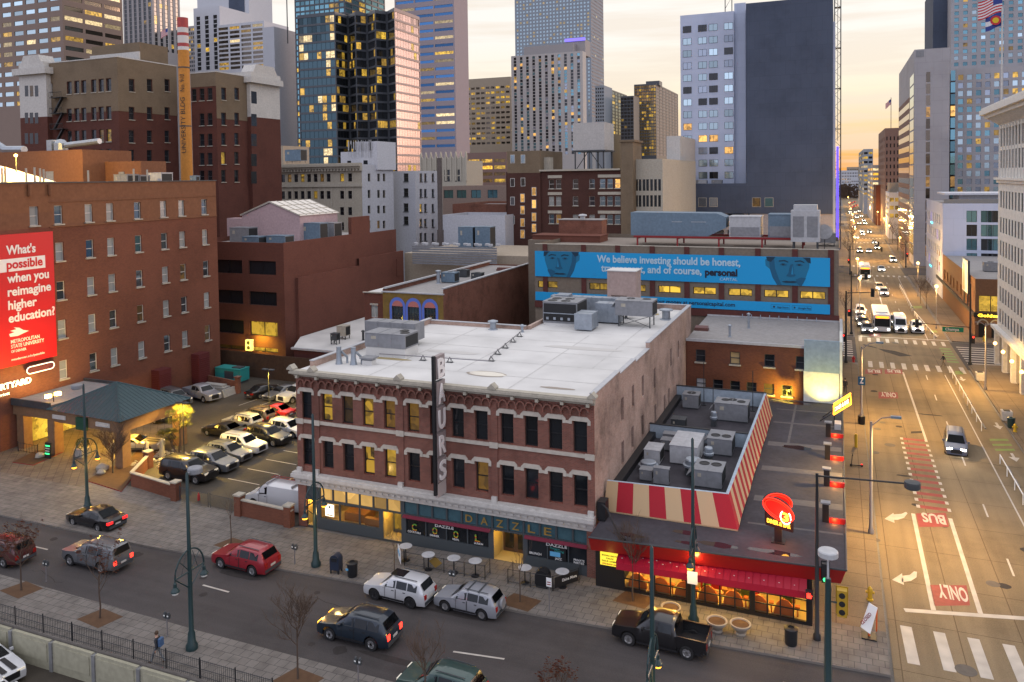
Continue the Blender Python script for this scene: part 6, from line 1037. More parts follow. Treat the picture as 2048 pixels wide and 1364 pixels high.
with Under(t) as rt:
    Xp = AY(1331, 400, Y)[0]; zp = AY(1400, 368, Y)[1]; MB().box(Xp, X0-.01, Y, Y+34, 17.0, zp).build('podium', 't_charcoal', rt)
    MB().box(X1, X1+.5, Y+1, Y1, 0, z1-6).build('edge_strip', 't_hotel', rt); ops = []
    for p in (1350, 1372, 1405, 1427, 1513, 1538): x = AY(p, 404, Y)[0]; ops.append((x-.95, x+.95, AY(p, 413, Y)[1], AY(p, 396, Y)[1]))
    for i, o in enumerate(ops):
        f = MB().box(o[0]-.1, o[1]+.1, Y-.06, Y-.002, o[2]-.1, o[3]+.1).build('window', 'trim_cream', rt); MB().quad((o[0], Y-.065, o[2]), (o[1], Y-.065, o[2]), (o[1], Y-.065, o[3]), (o[0], Y-.065, o[3])).build('pane', ('glass_dark', 'glass_dark', 'glass_pale', 'glass_pale', 'lit_dim', 'glass_teal')[i], f)
    b = MB(); zs_ = [0, 3.5, 6.6, 9.7, 12.8, 15.6]
    for z in zs_: b.box(Xp, X1, Y+.3, Y+30, z, z+.9)
    b.box(AY(1500, 450, Y)[0], X1, Y+.2, Y+.29, 0, 16.99); [b.box(x, x+.8, Y+.4, Y+1.2, 0, 17) for x in np.linspace(Xp, X1-1, 9)]; b.build('garage_deck', 't_grate', rt); MB().quad((Xp, Y+14, 0), (X1, Y+14, 0), (X1, Y+14, 17), (Xp, Y+14, 17)).build('garage_back', 'lit_yellow', rt)
for p, lb in ((1386, 'grey cooler on the charcoal podium left of the pale hood'), (1404, 'pale hood on the charcoal podium between the coolers'), (1434, 'grey cooler on the charcoal podium near the blank block')): x, z = AY(p, 365, 209); ac_unit(lb, x, 209, AY(p, 368, 206)[1]-.05, 2.6, 1.6, .9, (), group=None, m='metal_light' if 'pale' in lb else 'metal_grey')
# crane mast
t = thing('crane_mast', 'tall lattice crane mast with a strip of blue lights on its lower part', 'crane', (AY(1675, 400, 300)[0], 300, 0)); b = MB(); s = 1.0; Hm = 118
for x in (-s, s):
    for y in (-s, s): b.tube([(x, y, 0), (x, y, Hm)], .17, 4)
for k in range(59):
    z = k*2.0; sg = 1 if k % 2 else -1; b.tube([(-s*sg, -s, z), (s*sg, -s, z+2)], .06, 4, caps=False).tube([(s, -s*sg, z), (s, s*sg, z+2)], .06, 4, caps=False)
    if k % 7 == 0: b.box(-s-.12, s+.12, -s-.12, s+.12, z, z+.25)
b.build('lattice', 'metal_dark', t); MB().box(-.35, .35, -1.25, -1.13, 0, 36).build('led_strip', 'glow_blue', t); MB().box(-.12, .12, -1.2, -1.13, 38, 116).build('ladder', 'trim_cream', t)
t = tag(MB().tube([(-.9, 0, 0), (-.9, 0, 14)], .12, 4).tube([(.9, 0, 0), (.9, 0, 14)], .12, 4).tube([(-.9, 0, 2), (.9, 0, 5), (-.9, 0, 8), (.9, 0, 11), (-.9, 0, 14)], .07, 4).build('lattice_tip', 'metal_dark', None, (AY(1457, 10, 226)[0], 226, AY(1457, 24, 226)[1]-1)), 'short lattice mast poking up behind the white hotel tower', 'mast')
# ------------------------------------------------------------------ older blocks across the next street
def punched(name, label, Y, xl, xr, yt, m, rows, cols, w_=1.1, h_=1.9, xr2=None, D=14, side=(), frame='sash', fm='metal_dark', sill='trim_cream', pick=None, roof='roof_grey', z0=0, para=.6, cat='building', spick=None, depth=.25):
    """windows given by photo columns (px) and rows (px of the window centre)"""
    X0, X1 = AY(xl, yt, Y)[0], AY(xr, yt, Y)[0]; z1 = AY((xl+xr)/2, yt, Y)[1]; Y1 = AX(xr2, yt, X1)[0] if xr2 else Y+D; xm = (xl+xr)/2
    fo = [(AY(c, r, Y)[0]-X0-w_/2, AY(c, r, Y)[0]-X0+w_/2, AY(xm, r, Y)[1]-h_/2, AY(xm, r, Y)[1]+h_/2) for r in rows for c in cols]; fo = [o for o in fo if o[0] > .05 and o[1] < X1-X0-.05]
    so = []
    for c, r in side: y, z = AX(c, r, X1); so.append((y-Y-w_/2, y-Y+w_/2, z-h_/2, z+h_/2))
    t = thing(name, label, cat, ((X0+X1)/2, Y, z0))
    with Under(t) as rt:
        body(rt, 'wall', X0, X1, Y, Y1, z0, z1, m, fo, so, (), depth, roof, para); windows(rt, (X0, Y), XP, fo, pick or wmat_lit('glass_dark', .1), depth, frame, fm, sill)
        if so: windows(rt, (X1, Y), YP, so, spick or pick or wmat_lit('glass_dark', .1), depth, frame, fm, sill)
    return t, (X0, X1, Y, Y1, z1)
URW = [176, 229, 273, 308, 345]
t, bx_ = punched('university_building', 'old brick office block, tan above and maroon below, behind the orange smokestack', 105, 93, 234, 121, 'brick_univ', [174, 229, 273, 312], [101, 139, 154, 168, 188, 203, 218], 1.15, 2.25, 352, side=[(c, r) for r, cs in ((171, (263, 299, 334)), (227, (263, 299, 334)), (273, (263, 299, 334)), (312, (263, 299, 334))) for c in cs], pick=wmat_lit('glass_dark', .12, ('lit_yellow', 'lit_dim')))
X0, X1, Y, Y1, z1 = bx_
with Under(t) as rt:
    zb = AY(234, 222, Y)[1]; fo = [(AY(c, r, Y)[0]-.64-X0, AY(c, r, Y)[0]+.64-X0, AY(163, r, Y)[1]-1.2, AY(163, r, Y)[1]+1.2) for r in (174, 229) for c in (101, 139, 154, 168, 188, 203, 218)]
    so = [(AX(c, r, X1)[0]-.64-Y, AX(c, r, X1)[0]+.64-Y, AX(c, r, X1)[1]-1.2, AX(c, r, X1)[1]+1.2) for r in (171, 227) for c in (263, 299, 334)]
    b = MB(); wall(b, (X0-.03, Y-.06), XP, X1-X0+.09, zb, z1+.02, [(o[0]+.03, o[1]+.03, max(o[2], zb), o[3]) for o in fo], .06); wall(b, (X1+.06, Y-.06), YP, Y1-Y+.06, zb, z1+.02, [(o[0]+.06, o[1]+.06, max(o[2], zb), o[3]) for o in so], .06); b.build('upper_wall', 'brick_tan', rt)
    MB().box(X0-.1, X1+.12, Y-.12, Y+.3, z1+.021, z1+.2).box(X1-.3, X1+.12, Y+.301, Y1, z1+.021, z1+.2).build('coping', 'stone_white', rt); c_ = AY(180, 95, Y+6)[1]; MB().box(AY(183, 90, 111)[0], X1-1, 111, Y1-1, z1-.5, AY(240, 88, 111)[1]).build('penthouse', 'brick_tan', rt); MB().box(AY(181, 90, 110.9)[0], X1-.9, 110.7, 110.99, z1-.5, AY(240, 107, 111)[1]).build('white_band', 'stone_white', rt)
    # white terracotta corner pavilion
    xa, xb = AY(38, 160, Y-1)[0], AY(92, 160, Y-1)[0]; zc = AY(60, 150, Y-1)[1]; b = MB().box(xa, xb, Y-1, Y+10, AY(60, 235, Y-1)[1], zc).box(xa-.8, xb+.8, Y-1.8, Y+10, zc, zc+1.2).box(xa+.3, xb-.3, Y-1.2, Y+10, zc+1.2, zc+2.3).slab([(xa+1, Y-1.2, zc+2.301), (xb-1, Y-1.2, zc+2.301), (xb-1.6, Y-1.2, zc+3.6), (xa+1.6, Y-1.2, zc+3.6)], (0, 3, 0)); b.build('corner_pavilion', 'stone_white', rt); MB().box(xa, xb, Y-1, Y+10, 0, AY(60, 235, Y-1)[1]-.01).build('corner_wall', 'brick_univ', rt)
    for r in (182, 236, 277):
        for c in (53, 63, 73): x, z = AY(c, r, Y-1.02); MB().quad((x-.45, Y-1.02, z-1.0), (x+.45, Y-1.02, z-1.0), (x+.45, Y-1.02, z+1.0), (x-.45, Y-1.02, z+1.0)).build('window', 'glass_dark' if c != 63 or r > 200 else 'lit_dim', rt)
t = thing('fire_escape', 'black iron fire escape down the tan and maroon office block', 'fire escape', (AY(122, 200, 104.9)[0], 104.0, AY(122, 290, 104)[1])); b = MB(); Hh = AY(122, 195, 104)[1]-AY(122, 290, 104)[1]
for k in range(4): z = Hh*k/3; b.box(-1.6, 1.6, -.3, .85, z, z+.1); b.tube([(-1.6, -.3, z+1), (1.6, -.3, z+1)], .05, 4); [b.tube([(x, -.3, z), (x, -.3, z+1)], .03, 4) for x in np.linspace(-1.6, 1.6, 7)]
for k in range(3): z = Hh*k/3; b.slab([(-1.3, 0, z), (-1.0, 0, z), (1.3, 0, z+Hh/3), (1.0, 0, z+Hh/3)], (0, .5, 0))
b.build('platform', 'iron', t)
t, bx_ = punched('university_wing', 'second wing of the tan and maroon office block right of the smokestack', 118, 381, 431, 146, 'brick_univ', [189, 239, 280, 318, 353], [388, 404, 420], 1.15, 2.3, 492, side=[(c, r) for r in (188, 238, 278, 316, 352) for c in (447, 473)], pick=wmat_lit('glass_dark', .08)); X0, X1, Y, Y1, z1 = bx_
with Under(t) as rt:
    so = [(AX(c, r, X1)[0]-.64-Y, AX(c, r, X1)[0]+.64-Y, AX(c, r, X1)[1]-1.22, AX(c, r, X1)[1]+1.22) for r in (188, 238) for c in (447, 473)]; zb = AX(447, 238, X1)[1]; b = MB(); wall(b, (X1+.06, Y-.05), YP, Y1-Y+.05, zb, z1+.02, [(o[0]+.05, o[1]+.05, max(o[2], zb), o[3]) for o in so], .06); wall(b, (X0, Y-.05), XP, X1-X0+.06, z1-2.6, z1+.02, []); b.build('upper_wall', 'brick_tan', rt); MB().box(X0, X1+.12, Y-.12, Y+.3, z1+.021, z1+.2).box(X1-.3, X1+.12, Y+.301, Y1, z1+.021, z1+.2).build('coping', 'stone_white', rt)
    ya, yb2 = Y1+.02, Y1+9; zc = AX(508, 168, X1)[1]; MB().box(X1-8, X1+.9, ya, yb2, AX(508, 235, X1)[1], zc).box(X1-8, X1+1.9, ya-.8, yb2, zc, zc+1.2).box(X1-8, X1+1.2, ya, yb2, zc+1.2, zc+2.2).slab([(X1+1.2, ya+.6, zc+2.201), (X1+1.2, yb2-1, zc+2.201), (X1+1.2, yb2-2, zc+3.8), (X1+1.2, ya+1.6, zc+3.8)], (-3, 0, 0)).build('corner_pavilion', 'stone_white', rt); MB().box(X1-8, X1+.9, ya, yb2, 0, AX(508, 235, X1)[1]-.01).build('corner_wall', 'brick_univ', rt)
    for r in (195, 240, 280, 320, 355): y, z = AX(508, r, X1+.92); MB().quad((X1+.92, y-.8, z-1.2), (X1+.92, y+.8, z-1.2), (X1+.92, y+.8, z+1.2), (X1+.92, y-.8, z+1.2)).build('window', 'glass_dark', rt)
t = thing('flagpole', 'flag flying from a pole on the old brick office block behind the smokestack', 'flag', (AY(336, 60, 128)[0], 128, AY(336, 100, 128)[1])); MB().tube([(0, 0, 0), (0, 0, 4.6)], .06, 5).build('pole', 'metal_light', t)
mat('flag_red', (.45, .03, .04), .8); mat('flag_white', (.62, .6, .6), .8); mat('flag_navy', (.03, .05, .22), .8); mat('flag_gold', (.6, .42, .02), .8)
def flag(t, z, w_, h, sgn=-1, kind='stripes', drop=.45):
    f = MB(); n = 13; P = lambda u, v: (sgn*w_*u*.93, .12*sin(u*7), z+h*v-drop*h*u+.06*h*sin(u*6))
    if kind == 'stripes':
        for i in range(n):
            f.mi = i % 2
            for k in range(8):
                u0, u1 = k/8, (k+1)/8; f.mi = 2 if (u1 <= .41 and i >= 6) else (i % 2); f.quad(P(u0, i/n), P(u1, i/n), P(u1, (i+1)/n), P(u0, (i+1)/n))
        f.build('flag_cloth', ['flag_red', 'flag_white', 'flag_navy'], t)
    else:
        for i in range(3):
            for k in range(8): u0, u1 = k/8, (k+1)/8; f.mi = 0 if i != 1 else 1; f.quad(P(u0, i/3), P(u1, i/3), P(u1, (i+1)/3), P(u0, (i+1)/3))
        f.build('flag_cloth', ['flag_navy', 'flag_white'], t); d = MB()
        for r, m in ((.34, 'flag_red'), (.2, 'flag_gold')): MB().quad(*[(P(.4, .5)[0]+h*r*cos(a), P(.4, .5)[1]-.2-(.34-r)*.1, P(.4, .5)[2]+h*r*sin(a)) for a in [2*pi*k/12 for k in range(12)]]).build('flag_emblem', m, t)
flag(t, 3.2, 2.2, 1.4)
mat('stack_orange', (.46, .19, .025), .6); mat('stack_red', (.33, .05, .05), .6); mat('stack_white', (.55, .53, .52), .6); wear(M['stack_orange'], (.46, .19, .025), amt=.25, scale=.3)
Ys = 100; xs, zt = AY(365, 36, Ys); rs = 10.6*(Ys*_f[1]+xs*_f[0])/CF*.98; t = thing('smokestack', 'tall orange smokestack with red and white bands at its top', 'smokestack', (xs, Ys, 0)); zz = lambda p: AY(365, p, Ys)[1]
for a, c, m in ((101, 400, 'stack_orange'), (94, 101, 'stack_white'), (87, 94, 'stack_red'), (72, 87, 'stack_white'), (66, 72, 'stack_red'), (56, 66, 'stack_white'), (36, 56, 'stack_red')): MB().lathe([(rs*(1.0+.00035*(c-36)), zz(c)), (rs*(1.0+.00035*(a-36)), zz(a))], 20, caps=a == 36).build('stack_band', m, t, smooth=40)
b = MB()
for p in (137, 254): b.lathe([(rs*1.10, zz(p)), (rs*1.10, zz(p)+.2)], 20, caps=False)
b.build('hoop', 'metal_dark', t)
def vtext(root, s, ang, z, h, m, rad):            # letters turned to run up the shaft
    U = Vector((0, 0, 1)); nrm = Vector((sin(ang), -cos(ang), 0)); V = U.cross(nrm)*-1; text(root, s, tuple(nrm*rad-V*0+Vector((0, 0, z))), (0, 0, 1), h, .72, m, .0, V=tuple((-Vector((cos(ang), sin(ang), 0)))), off=.05)
vtext(t, 'UNIVERSITY BLDG', .36+.4, zz(306), zz(196)-zz(306), 'iron', rs*1.03); vtext(t, 'No. 910', .36+.4, zz(184), zz(150)-zz(184), 'iron', rs*1.03)
cols = [540, 553, 566, 579, 592, 605, 618, 631, 644, 657, 684, 700]
t, bx_ = punched('cream_office', 'five storey cream and tan office block with a deep white cornice and white side walls', 150, 522, 723, 336, 'limestone', [356, 390, 422, 452], cols, 1.05, 1.8, 786, side=[(c, r) for r in (355, 388, 419, 449) for c in (738, 757, 768)], frame='sash', fm='metal_dark', sill=None, pick=wmat_lit('glass_dark', .14, ('lit_yellow', 'lit_dim'), 5)); X0, X1, Y, Y1, z1 = bx_
with Under(t) as rt:
    b = MB()
    for d, a, c in ((.3, -.9, -.3), (.8, -.3, .2), (1.3, .2, .7), (1.0, .7, .95)): b.box(X0, X1+.2, Y-d, Y-.002, z1+a, z1+c)
    for i in range(34): x = X0+(X1-X0)*i/33; b.box(x-.2, x+.2, Y-.7, Y-.301, z1-.8, z1-.31)
    zz_ = AY(620, 371, Y)[1]; b.box(X0, X1+.1, Y-.35, Y-.002, zz_-.35, zz_+.35); b.build('cornice', 'trim_cream', rt); b = MB(); wall(b, (X1+.05, Y-.02), YP, Y1-Y, 0, z1+.6, [(AX(c, r, X1)[0]-.55-Y, AX(c, r, X1)[0]+.55-Y, AX(c, r, X1)[1]-.9, AX(c, r, X1)[1]+.9) for r in (355, 388, 419, 449) for c in (738, 757, 768)], .05); b.build('side_wall', 't_slab', rt)
    b = MB()
    for c in cols: x = AY(c+6.4, 400, Y)[0]; b.box(x-.14, x+.14, Y-.08, Y-.002, 12, zz_-.36)
    b.build('pilaster', 'trim_cream', rt)
punched('white_block', 'white painted back block with paired narrow windows right of the cream office', 168, 786, 830, 342, 't_slab', [355, 385, 415, 441], [790, 812], 1.3, 2.0, 878, side=[(c, r) for r in (355, 386, 416, 446, 474) for c in (842, 851, 866)], sill='metal_dark', pick=wmat_lit('glass_dark', .12, ('lit_yellow', 'lit_yellow'), 3))
t = thing('roof_house', 'white rooftop plant house with dishes and aerials on the cream office', 'roof structure', (AY(726, 300, 158)[0], 158, bx_[4]-.6)); hh = AY(726, 286, 158)[1]-bx_[4]; MB().box(-4.8, -.501, -2, 6, 0, hh*.75).box(-.5, 5.2, -2.2, 6, 0, hh+.8).build('wall', 't_white', t); b = MB(); r_ = random.Random(6)
for i in range(16): x = r_.uniform(-2.5, 4.8); b.box(x, x+.22, -2.4, -2.25, hh*.8, hh*.8+r_.uniform(1.2, 2.4)).tube([(x+.1, -2.3, hh*.5), (x+.1, -2.3, hh+1.2)], .04, 4)
b.build('antenna', 'metal_light', t); MB().box(-3, -2, -2.05, -2.003, 1, 2.2).box(1.5, 2.6, -2.25, -2.203, 1.2, 2.2).build('window', 'glass_dark', t)
# chimney pipe, tan hut, art deco crown, low blocks
tag(MB().tube([(0, 0, 0), (0, 0, 16)], .75, 8).tube([(0, 0, 16), (0, 0, AY(880, 316, 150)[1])], .55, 8).build('chimney_pipe', rough_mat('rust_pipe', (.12, .10, .095), amt=.6, scale=.5), None, (AY(880, 400, 150)[0], 150, 0)), 'tall rusty pipe chimney against the white back block', 'chimney'); punched('tan_hut', 'small tan plastered block with three tiny windows above the cream office roof', 215, 527, 566, 292, 't_beige', [314], [542, 551, 560], .7, 1.2, sill=None); ac_unit('grey cooling frame beside the tan block above the cream office roof', AY(592, 315, 190)[0], 190, AY(592, 326, 190)[1], 5.5, 3, 3.2, ((-1, 0, .8), (1.2, 0, .8)), m='metal_blue', group=None, legs=.6)
t, bx_ = punched('spiky_crown_building', 'cream art deco block with a spiky scalloped crown', 250, 842, 932, 322, 'trim_cream', [345, 358], [870, 876, 891, 897, 912, 918], 1.0, 1.9, sill=None); X0, X1, Y, Y1, z1 = bx_
with Under(t) as rt:
    b = MB(); n = 9
    for i in range(n+1): x = X0+(X1-X0)*i/n; b.slab([(x-.3, Y-.3, z1-7), (x+.3, Y-.3, z1-7), (x+.3, Y-.3, z1+2.0), (x, Y-.3, z1+3.2), (x-.3, Y-.3, z1+2.0)], (0, .9, 0))
    for i in range(n): x = X0+(X1-X0)*i/n; c = (X1-X0)/n; b.slab([(x+.31, Y, z1), (x+c-.31, Y, z1), (x+c-.31, Y, z1+1.6), (x+c/2, Y, z1+.7), (x+.31, Y, z1+1.6)], (0, .5, 0))
    b.build('crown', 'trim_cream', rt)
punched('long_low_block', 'long low brown block with wide teal windows under a dark flat roof', 195, 885, 1014, 372, 't_brown', [388], [897, 923, 952, 985], 2.9, 2.2, frame='slide', sill=None, pick=chooser([('glass_teal', 1)], 1)); punched('red_low_block', 'low red brick block with a pale parapet beside the tall brown brick building', 165, 905, 1012, 408, 'brick_old', [], [], D=20); punched('pale_low_block', 'low pale plastered block in front of the brick parapet', 150, 885, 1010, 430, 't_slab', [], [], D=12)
for p, lb in ((937, 'left of two tall blue grey cooling units below the low pale block'), (971, 'right of two tall blue grey cooling units below the low pale block')): ac_unit(lb, AY(p, 490, 130)[0], 130, AY(p, 490, 130)[1]-.4, 2.9, 2.5, 3.6, (), m='metal_blue', group=None)
tag(MB().box(-19, 19, -10, 10, 0, 13.2).build('flat_block', 't_beige', None, (-55, 138, 0)), 'low tan block behind the alley building, under the cooling units', 'building')
t = thing('louvre_screen', 'long grey louvred screen with a row of white fans on top behind the alley building', 'screen', (AY(905, 510, 125)[0], 125, AY(905, 530, 125)[1])); b = MB()
for k in range(8): b.box(-8, 8.5, -.1-.05*(k % 2), .1, k*.42, k*.42+.3)
b.build('slats', 'metal_grey', t); b = MB()
for i in range(16): b.lathe([(.42, 3.4), (.42, 3.75), (.36, 3.78), (.02, 3.7)], 10, (-7.6+i*1.05, .6+(i % 2)*.9, 0))
b.build('fan', 'metal_light', t)
brs = [(1025, 318), (1046, 318), (1025, 365), (1046, 364), (1025, 402), (1025, 440), (1045, 396), (1045, 420), (1045, 445), (1045, 468), (1068, 383), (1068, 408), (1068, 434), (1068, 456)]
t, bx_ = punched('brown_brick_building', 'seven storey brown brick block with white sash windows and a water tank on its roof', 155, 1012, 1242, 342, 'brick_brown', [368, 402, 438], [1103, 1117, 1151, 1184, 1205, 1220, 1235], 1.15, 1.9, None, D=20, fm='stone_white', sill='trim_cream', pick=chooser([('glass_cool', .45), ('glass_dark', .3), ('curtain', .15), ('lit_warm', .1)], 4)); X0, X1, Y, Y1, z1 = bx_
with Under(t) as rt:
    xa, xb = AY(1014, 300, Y-.4)[0], AY(1080, 300, Y-.4)[0]; MB().box(xa, xb, Y-.4, Y+14, 0, AY(1046, 346, Y)[1]).build('left_bay', 'brick_brown', rt); MB().box(xa-.02, xb+.02, Y-.42, Y+14, AY(1046, 346, Y)[1]+.005, AY(1046, 302, Y)[1]).build('left_tower', 'brick_tan', rt); xc, xd = AY(1241, 300, Y-.4)[0], AY(1266, 300, Y-.4)[0]; MB().box(xc, xd, Y-.5, Y+7, 0, AY(1250, 284, Y)[1]).box(xc-.3, xd+.3, Y-.8, Y+7.3, AY(1250, 284, Y)[1], AY(1250, 280, Y)[1]).build('chimney_tower', 'brick_tan', rt)
    for i, (c, r) in enumerate(brs): x, z = AY(c, r, Y-.45); f = MB().box(x-.5, x+.5, Y-.47, Y-.421, z-.9, z+.9).build('window', 'stone_white', rt); MB().quad((x-.4, Y-.48, z-.8), (x+.4, Y-.48, z-.8), (x+.4, Y-.48, z+.8), (x-.4, Y-.48, z+.8)).build('pane', 'lit_warm' if i in (7, 8, 9, 10, 11, 12, 13, 6) else 'glass_cool', f)
    b = MB(); [b.box(AY(a, r, Y)[0], AY(c, r, Y)[0], Y-.12, Y-.002, AY(1140, r, Y)[1]-.3, AY(1140, r, Y)[1]+.3) for r in (353, 387, 424) for a, c in ((1096, 1124), (1196, 1242))]; b.box(AY(1080, 345, Y)[0], AY(1241, 345, Y)[0], Y-.6, Y+.3, z1, z1+.35); b.build('band', 'trim_cream', rt)
x0, zq = AY(1146, 300, 160); x1 = AY(1209, 300, 160)[0]; zq0 = AY(1180, 300, 160)[1]; zq1 = AY(1180, 245, 160)[1]; t = thing('water_tank', 'big square white tank on a trussed steel frame above the brown brick block', 'tank', ((x0+x1)/2, 160, bx_[4])); wq = (x1-x0)/2; dz = zq0-bx_[4]; MB().box(-wq, wq, 0, 7.5, dz, zq1-bx_[4]).build('tank', rough_mat('tank_white', (.46, .44, .42), amt=.3, scale=.4), t); b = MB()
for x in (-wq*.9, 0, wq*.9):
    for y in (.4, 7): b.box(x-.12, x+.12, y-.12, y+.12, 0, dz)
b.tube([(-wq*.9, .4, 0), (0, .4, dz)], .09, 4).tube([(0, .4, dz), (wq*.9, .4, 0)], .09, 4); b.box(-wq-.2, wq+.2, -.2, 7.7, dz-.3, dz-.005); b.build('frame', 'metal_dark', t)
ac_unit('white plant hut on the brown brick block roof left of the tank', AY(1091, 330, 158)[0], 158, bx_[4]-.2, 2.6, 2.4, 3.0, (), m='trim_cream', group=None, side=None)
punched('cream_annex', 'cream plastered annex with tight rows of dark windows right of the brown brick block', 157, 1266.5, 1325, 318, 'trim_cream', [370, 402, 434], [1273, 1280, 1288, 1295, 1303, 1311, 1319], .55, 2.3, None, D=40, sill=None, frame=None); punched('peeling_wall_block', 'tall narrow block with a peeling white side wall beside the white hotel tower', 190, 1333, 1360, 272, 'stone_white', [], [], D=25)
# ------------------------------------------------------------------ right side of the cross street
t = thing('white_terracotta_building', 'ornate white terracotta corner building with a deep bracketed cornice at the right edge', 'building', (21.0, 127.6, 0))
with Under(t) as rt:
    XW, Ya, Yb = 20.8, 84.0, 127.6; cy = [Yb-1.9-1.92*i for i in range(16)]; rows_ = [(6.1, 1.9), (9.0, 2.1), (12.1, 2.1), (15.3, 2.1), (18.5, 2.1), (21.9, 2.3), (27.3, 2.4), (30.2, 2.6)]
    lo = [(Yb-y-.52, Yb-y+.52, z, z+h) for z, h in rows_ for y in cy]; b = MB(); wall(b, (XW, Yb), YM, Yb-Ya, 5.4, 33.5, lo, .10); wall(b, (XW+30, Yb), XM, 30, 0, 33.5, []); b.build('wall', 't_terra', rt)
    mat('dark_opening', (.018, .019, .02), .7, spec=.05); windows(rt, (XW, Yb), YM, lo, 'dark_opening', .10, cap=100)
    c_ = MB()
    for d, a, e in ((.25, 25.3, 25.7), (.5, 25.7, 26.0), (.3, 33.5, 33.8), (1.6, 34.2, 34.7), (2.1, 34.7, 35.4), (1.9, 35.4, 35.7), (.4, 4.6, 5.0), (.7, 5.0, 5.4)): c_.box(XW-d, XW+.2, Ya, Yb+d, a, e)
    for i in range(46): y = Yb-.4-i*.96; c_.slab([(XW-.01, y-.16, 33.2), (XW-1.5, y-.16, 34.19), (XW-.01, y-.16, 34.19)], (0, .32, 0))
    c_.build('cornice', 't_terra', rt); p_ = MB()
    for i in range(17): y = Yb-.95-1.92*i; p_.box(XW-.07, XW-.002, y-.16, y+.16, 26.01, 33.2)
    for y in cy: p_.slab([(XW-.13, y+.6*cos(q), 32.6+.55*sin(q)) for q in [pi*k/8 for k in range(9)]], (.12, 0, 0))
    p_.build('pilaster', 't_terra', rt); g_ = MB(); sf = MB()
    for i in range(7): y = Yb-.3-i*5.6; g_.box(XW-.35, XW+.3, y-.45, y+.45, 0, 4.6); sf.quad((XW+.15, y-5.1, .3), (XW+.15, y-.5, .3), (XW+.15, y-.5, 4.2), (XW+.15, y-5.1, 4.2))
    g_.build('pier', 't_terra', rt); sf.build('shop_window', 'glass_bronze', rt)
    for i in range(4): MB().lathe([(.02, -.22), (.2, -.1), (.22, .06), (.12, .2), (.02, .24)], 10, (XW-.75, Yb-3.2-5.6*i, 3.4)).build('globe_lamp', 'glow_warm', rt); light('globe_light', 'POINT', (XW-1.2, Yb-3.2-5.6*i, 3.2), 40, (1, .6, .2), .2)
    MB().quad((XW, Ya, 33.4), (XW+30, Ya, 33.4), (XW+30, Yb, 33.4), (XW, Yb, 33.4)).build('roof', 'roof_grey', rt)
t = thing('flagpole', 'tall white flagpole with a striped flag above a navy, white and gold one', 'flag', (AY(2003, 200, 131)[0], 131, 33.5)); MB().tube([(0, 0, 0), (0, 0, 16.5)], .12, 6).tube([(0, 0, 3.5), (1.2, 0, 0)], .04, 4).build('pole', 'stone_white', t); flag(t, AY(2003, 24, 131)[1]-33.5, 3.2, 2.6, -1, 'stripes', .35); flag(t, AY(2003, 52, 131)[1]-33.5, 2.2, 2.0, -1, 'bands', .3)
# golden pub corner
t = thing('corner_pub', 'low brown corner pub with a lit upper window, arches and a billboard', 'pub', (21, 146, 0))
with Under(t) as rt:
    Xa, Ya = 20.7, 146.0; lo = [(52-1.0-4.6*i-2.2, 52-1.0-4.6*i, 4.6, 6.6) for i in range(1, 11)]; fo = [(.5, 3.9, 4.3, 6.9)]; b = MB(); wall(b, (Xa, Ya), XP, 20, 0, 9.6, fo+[(.5, 1.7, 0, 2.4), (2.3, 3.5, 0, 2.4)], .3); wall(b, (Xa, Ya+52), YM, 52, 0, 9.6, lo, .3); wall(b, (Xa+20, Ya), YP, 52, 0, 9.6, []); b.build('wall', rough_mat('pub_brown', (.17, .09, .05), amt=.2), rt); MB().quad((Xa, Ya, 9.3), (Xa+20, Ya, 9.3), (Xa+20, Ya+52, 9.3), (Xa, Ya+52, 9.3)).build('roof', 'roof_grey', rt)
    windows(rt, (Xa, Ya), XP, fo, 'lit_yellow', .3, 'slide', 'black'); windows(rt, (Xa, Ya+52), YM, lo, wmat_lit('glass_bronze', .6), .3); MB().box(Xa-.2, Xa+20, Ya-.25, Ya-.002, 3.4, 4.15).box(Xa-.25, Xa-.002, Ya, Ya+52, 3.5, 4.1).build('fascia', 'black', rt); text(rt, 'Golden', (Xa+.35, Ya-.25, 3.52), XP, 3.0, .5, 'neon_yellow', .03); MB().box(Xa+.45, Xa+1.75, Ya+.25, Ya+.29, 0, 2.4).box(Xa+2.25, Xa+3.55, Ya+.25, Ya+.29, 0, 2.4).build('door', 'black', rt)
    for x in (1.1, 2.9): MB().slab([(Xa+x+.85*cos(q), Ya-.08, 2.2+.95*sin(q)) for q in [pi*k/10 for k in range(11)]]+[(Xa+x+.66*cos(q), Ya-.08, 2.2+.75*sin(q)) for q in [pi-pi*k/10 for k in range(11)]], (0, .07, 0)).build('arch', 'trim_cream', rt)
light('pub_lamp', 'POINT', (24, 144.6, 3.0), 60, (1, .6, .12), .3)
t = thing('billboard', 'upright billboard with a pale and red poster on the pub roof edge', 'billboard', (20.4, 150.5, 6.4)); MB().box(-.15, .15, 0, 6.2, 0, 5.6).build('panel', 'metal_dark', t); mat('poster_pale', (.4, .52, .55), .5, emit=(.6, .85, .85), es=.12); mat('poster_red', (.6, .12, .05), .5, emit=(1, .2, .08), es=.4); MB().quad((-.155, 6.1, .1), (-.155, .1, .1), (-.155, .1, 5.5), (-.155, 6.1, 5.5)).build('poster', 'poster_pale', t); MB().quad((-.16, 5.8, .2), (-.16, 3.2, .2), (-.16, 3.8, 4.6), (-.16, 5.2, 4.8)).build('poster_figure', 'poster_red', t); MB().box(-.1, .1, 1, 1.2, -2, 0).box(-.1, .1, 5, 5.2, -2, 0).build('leg', 'metal_dark', t)
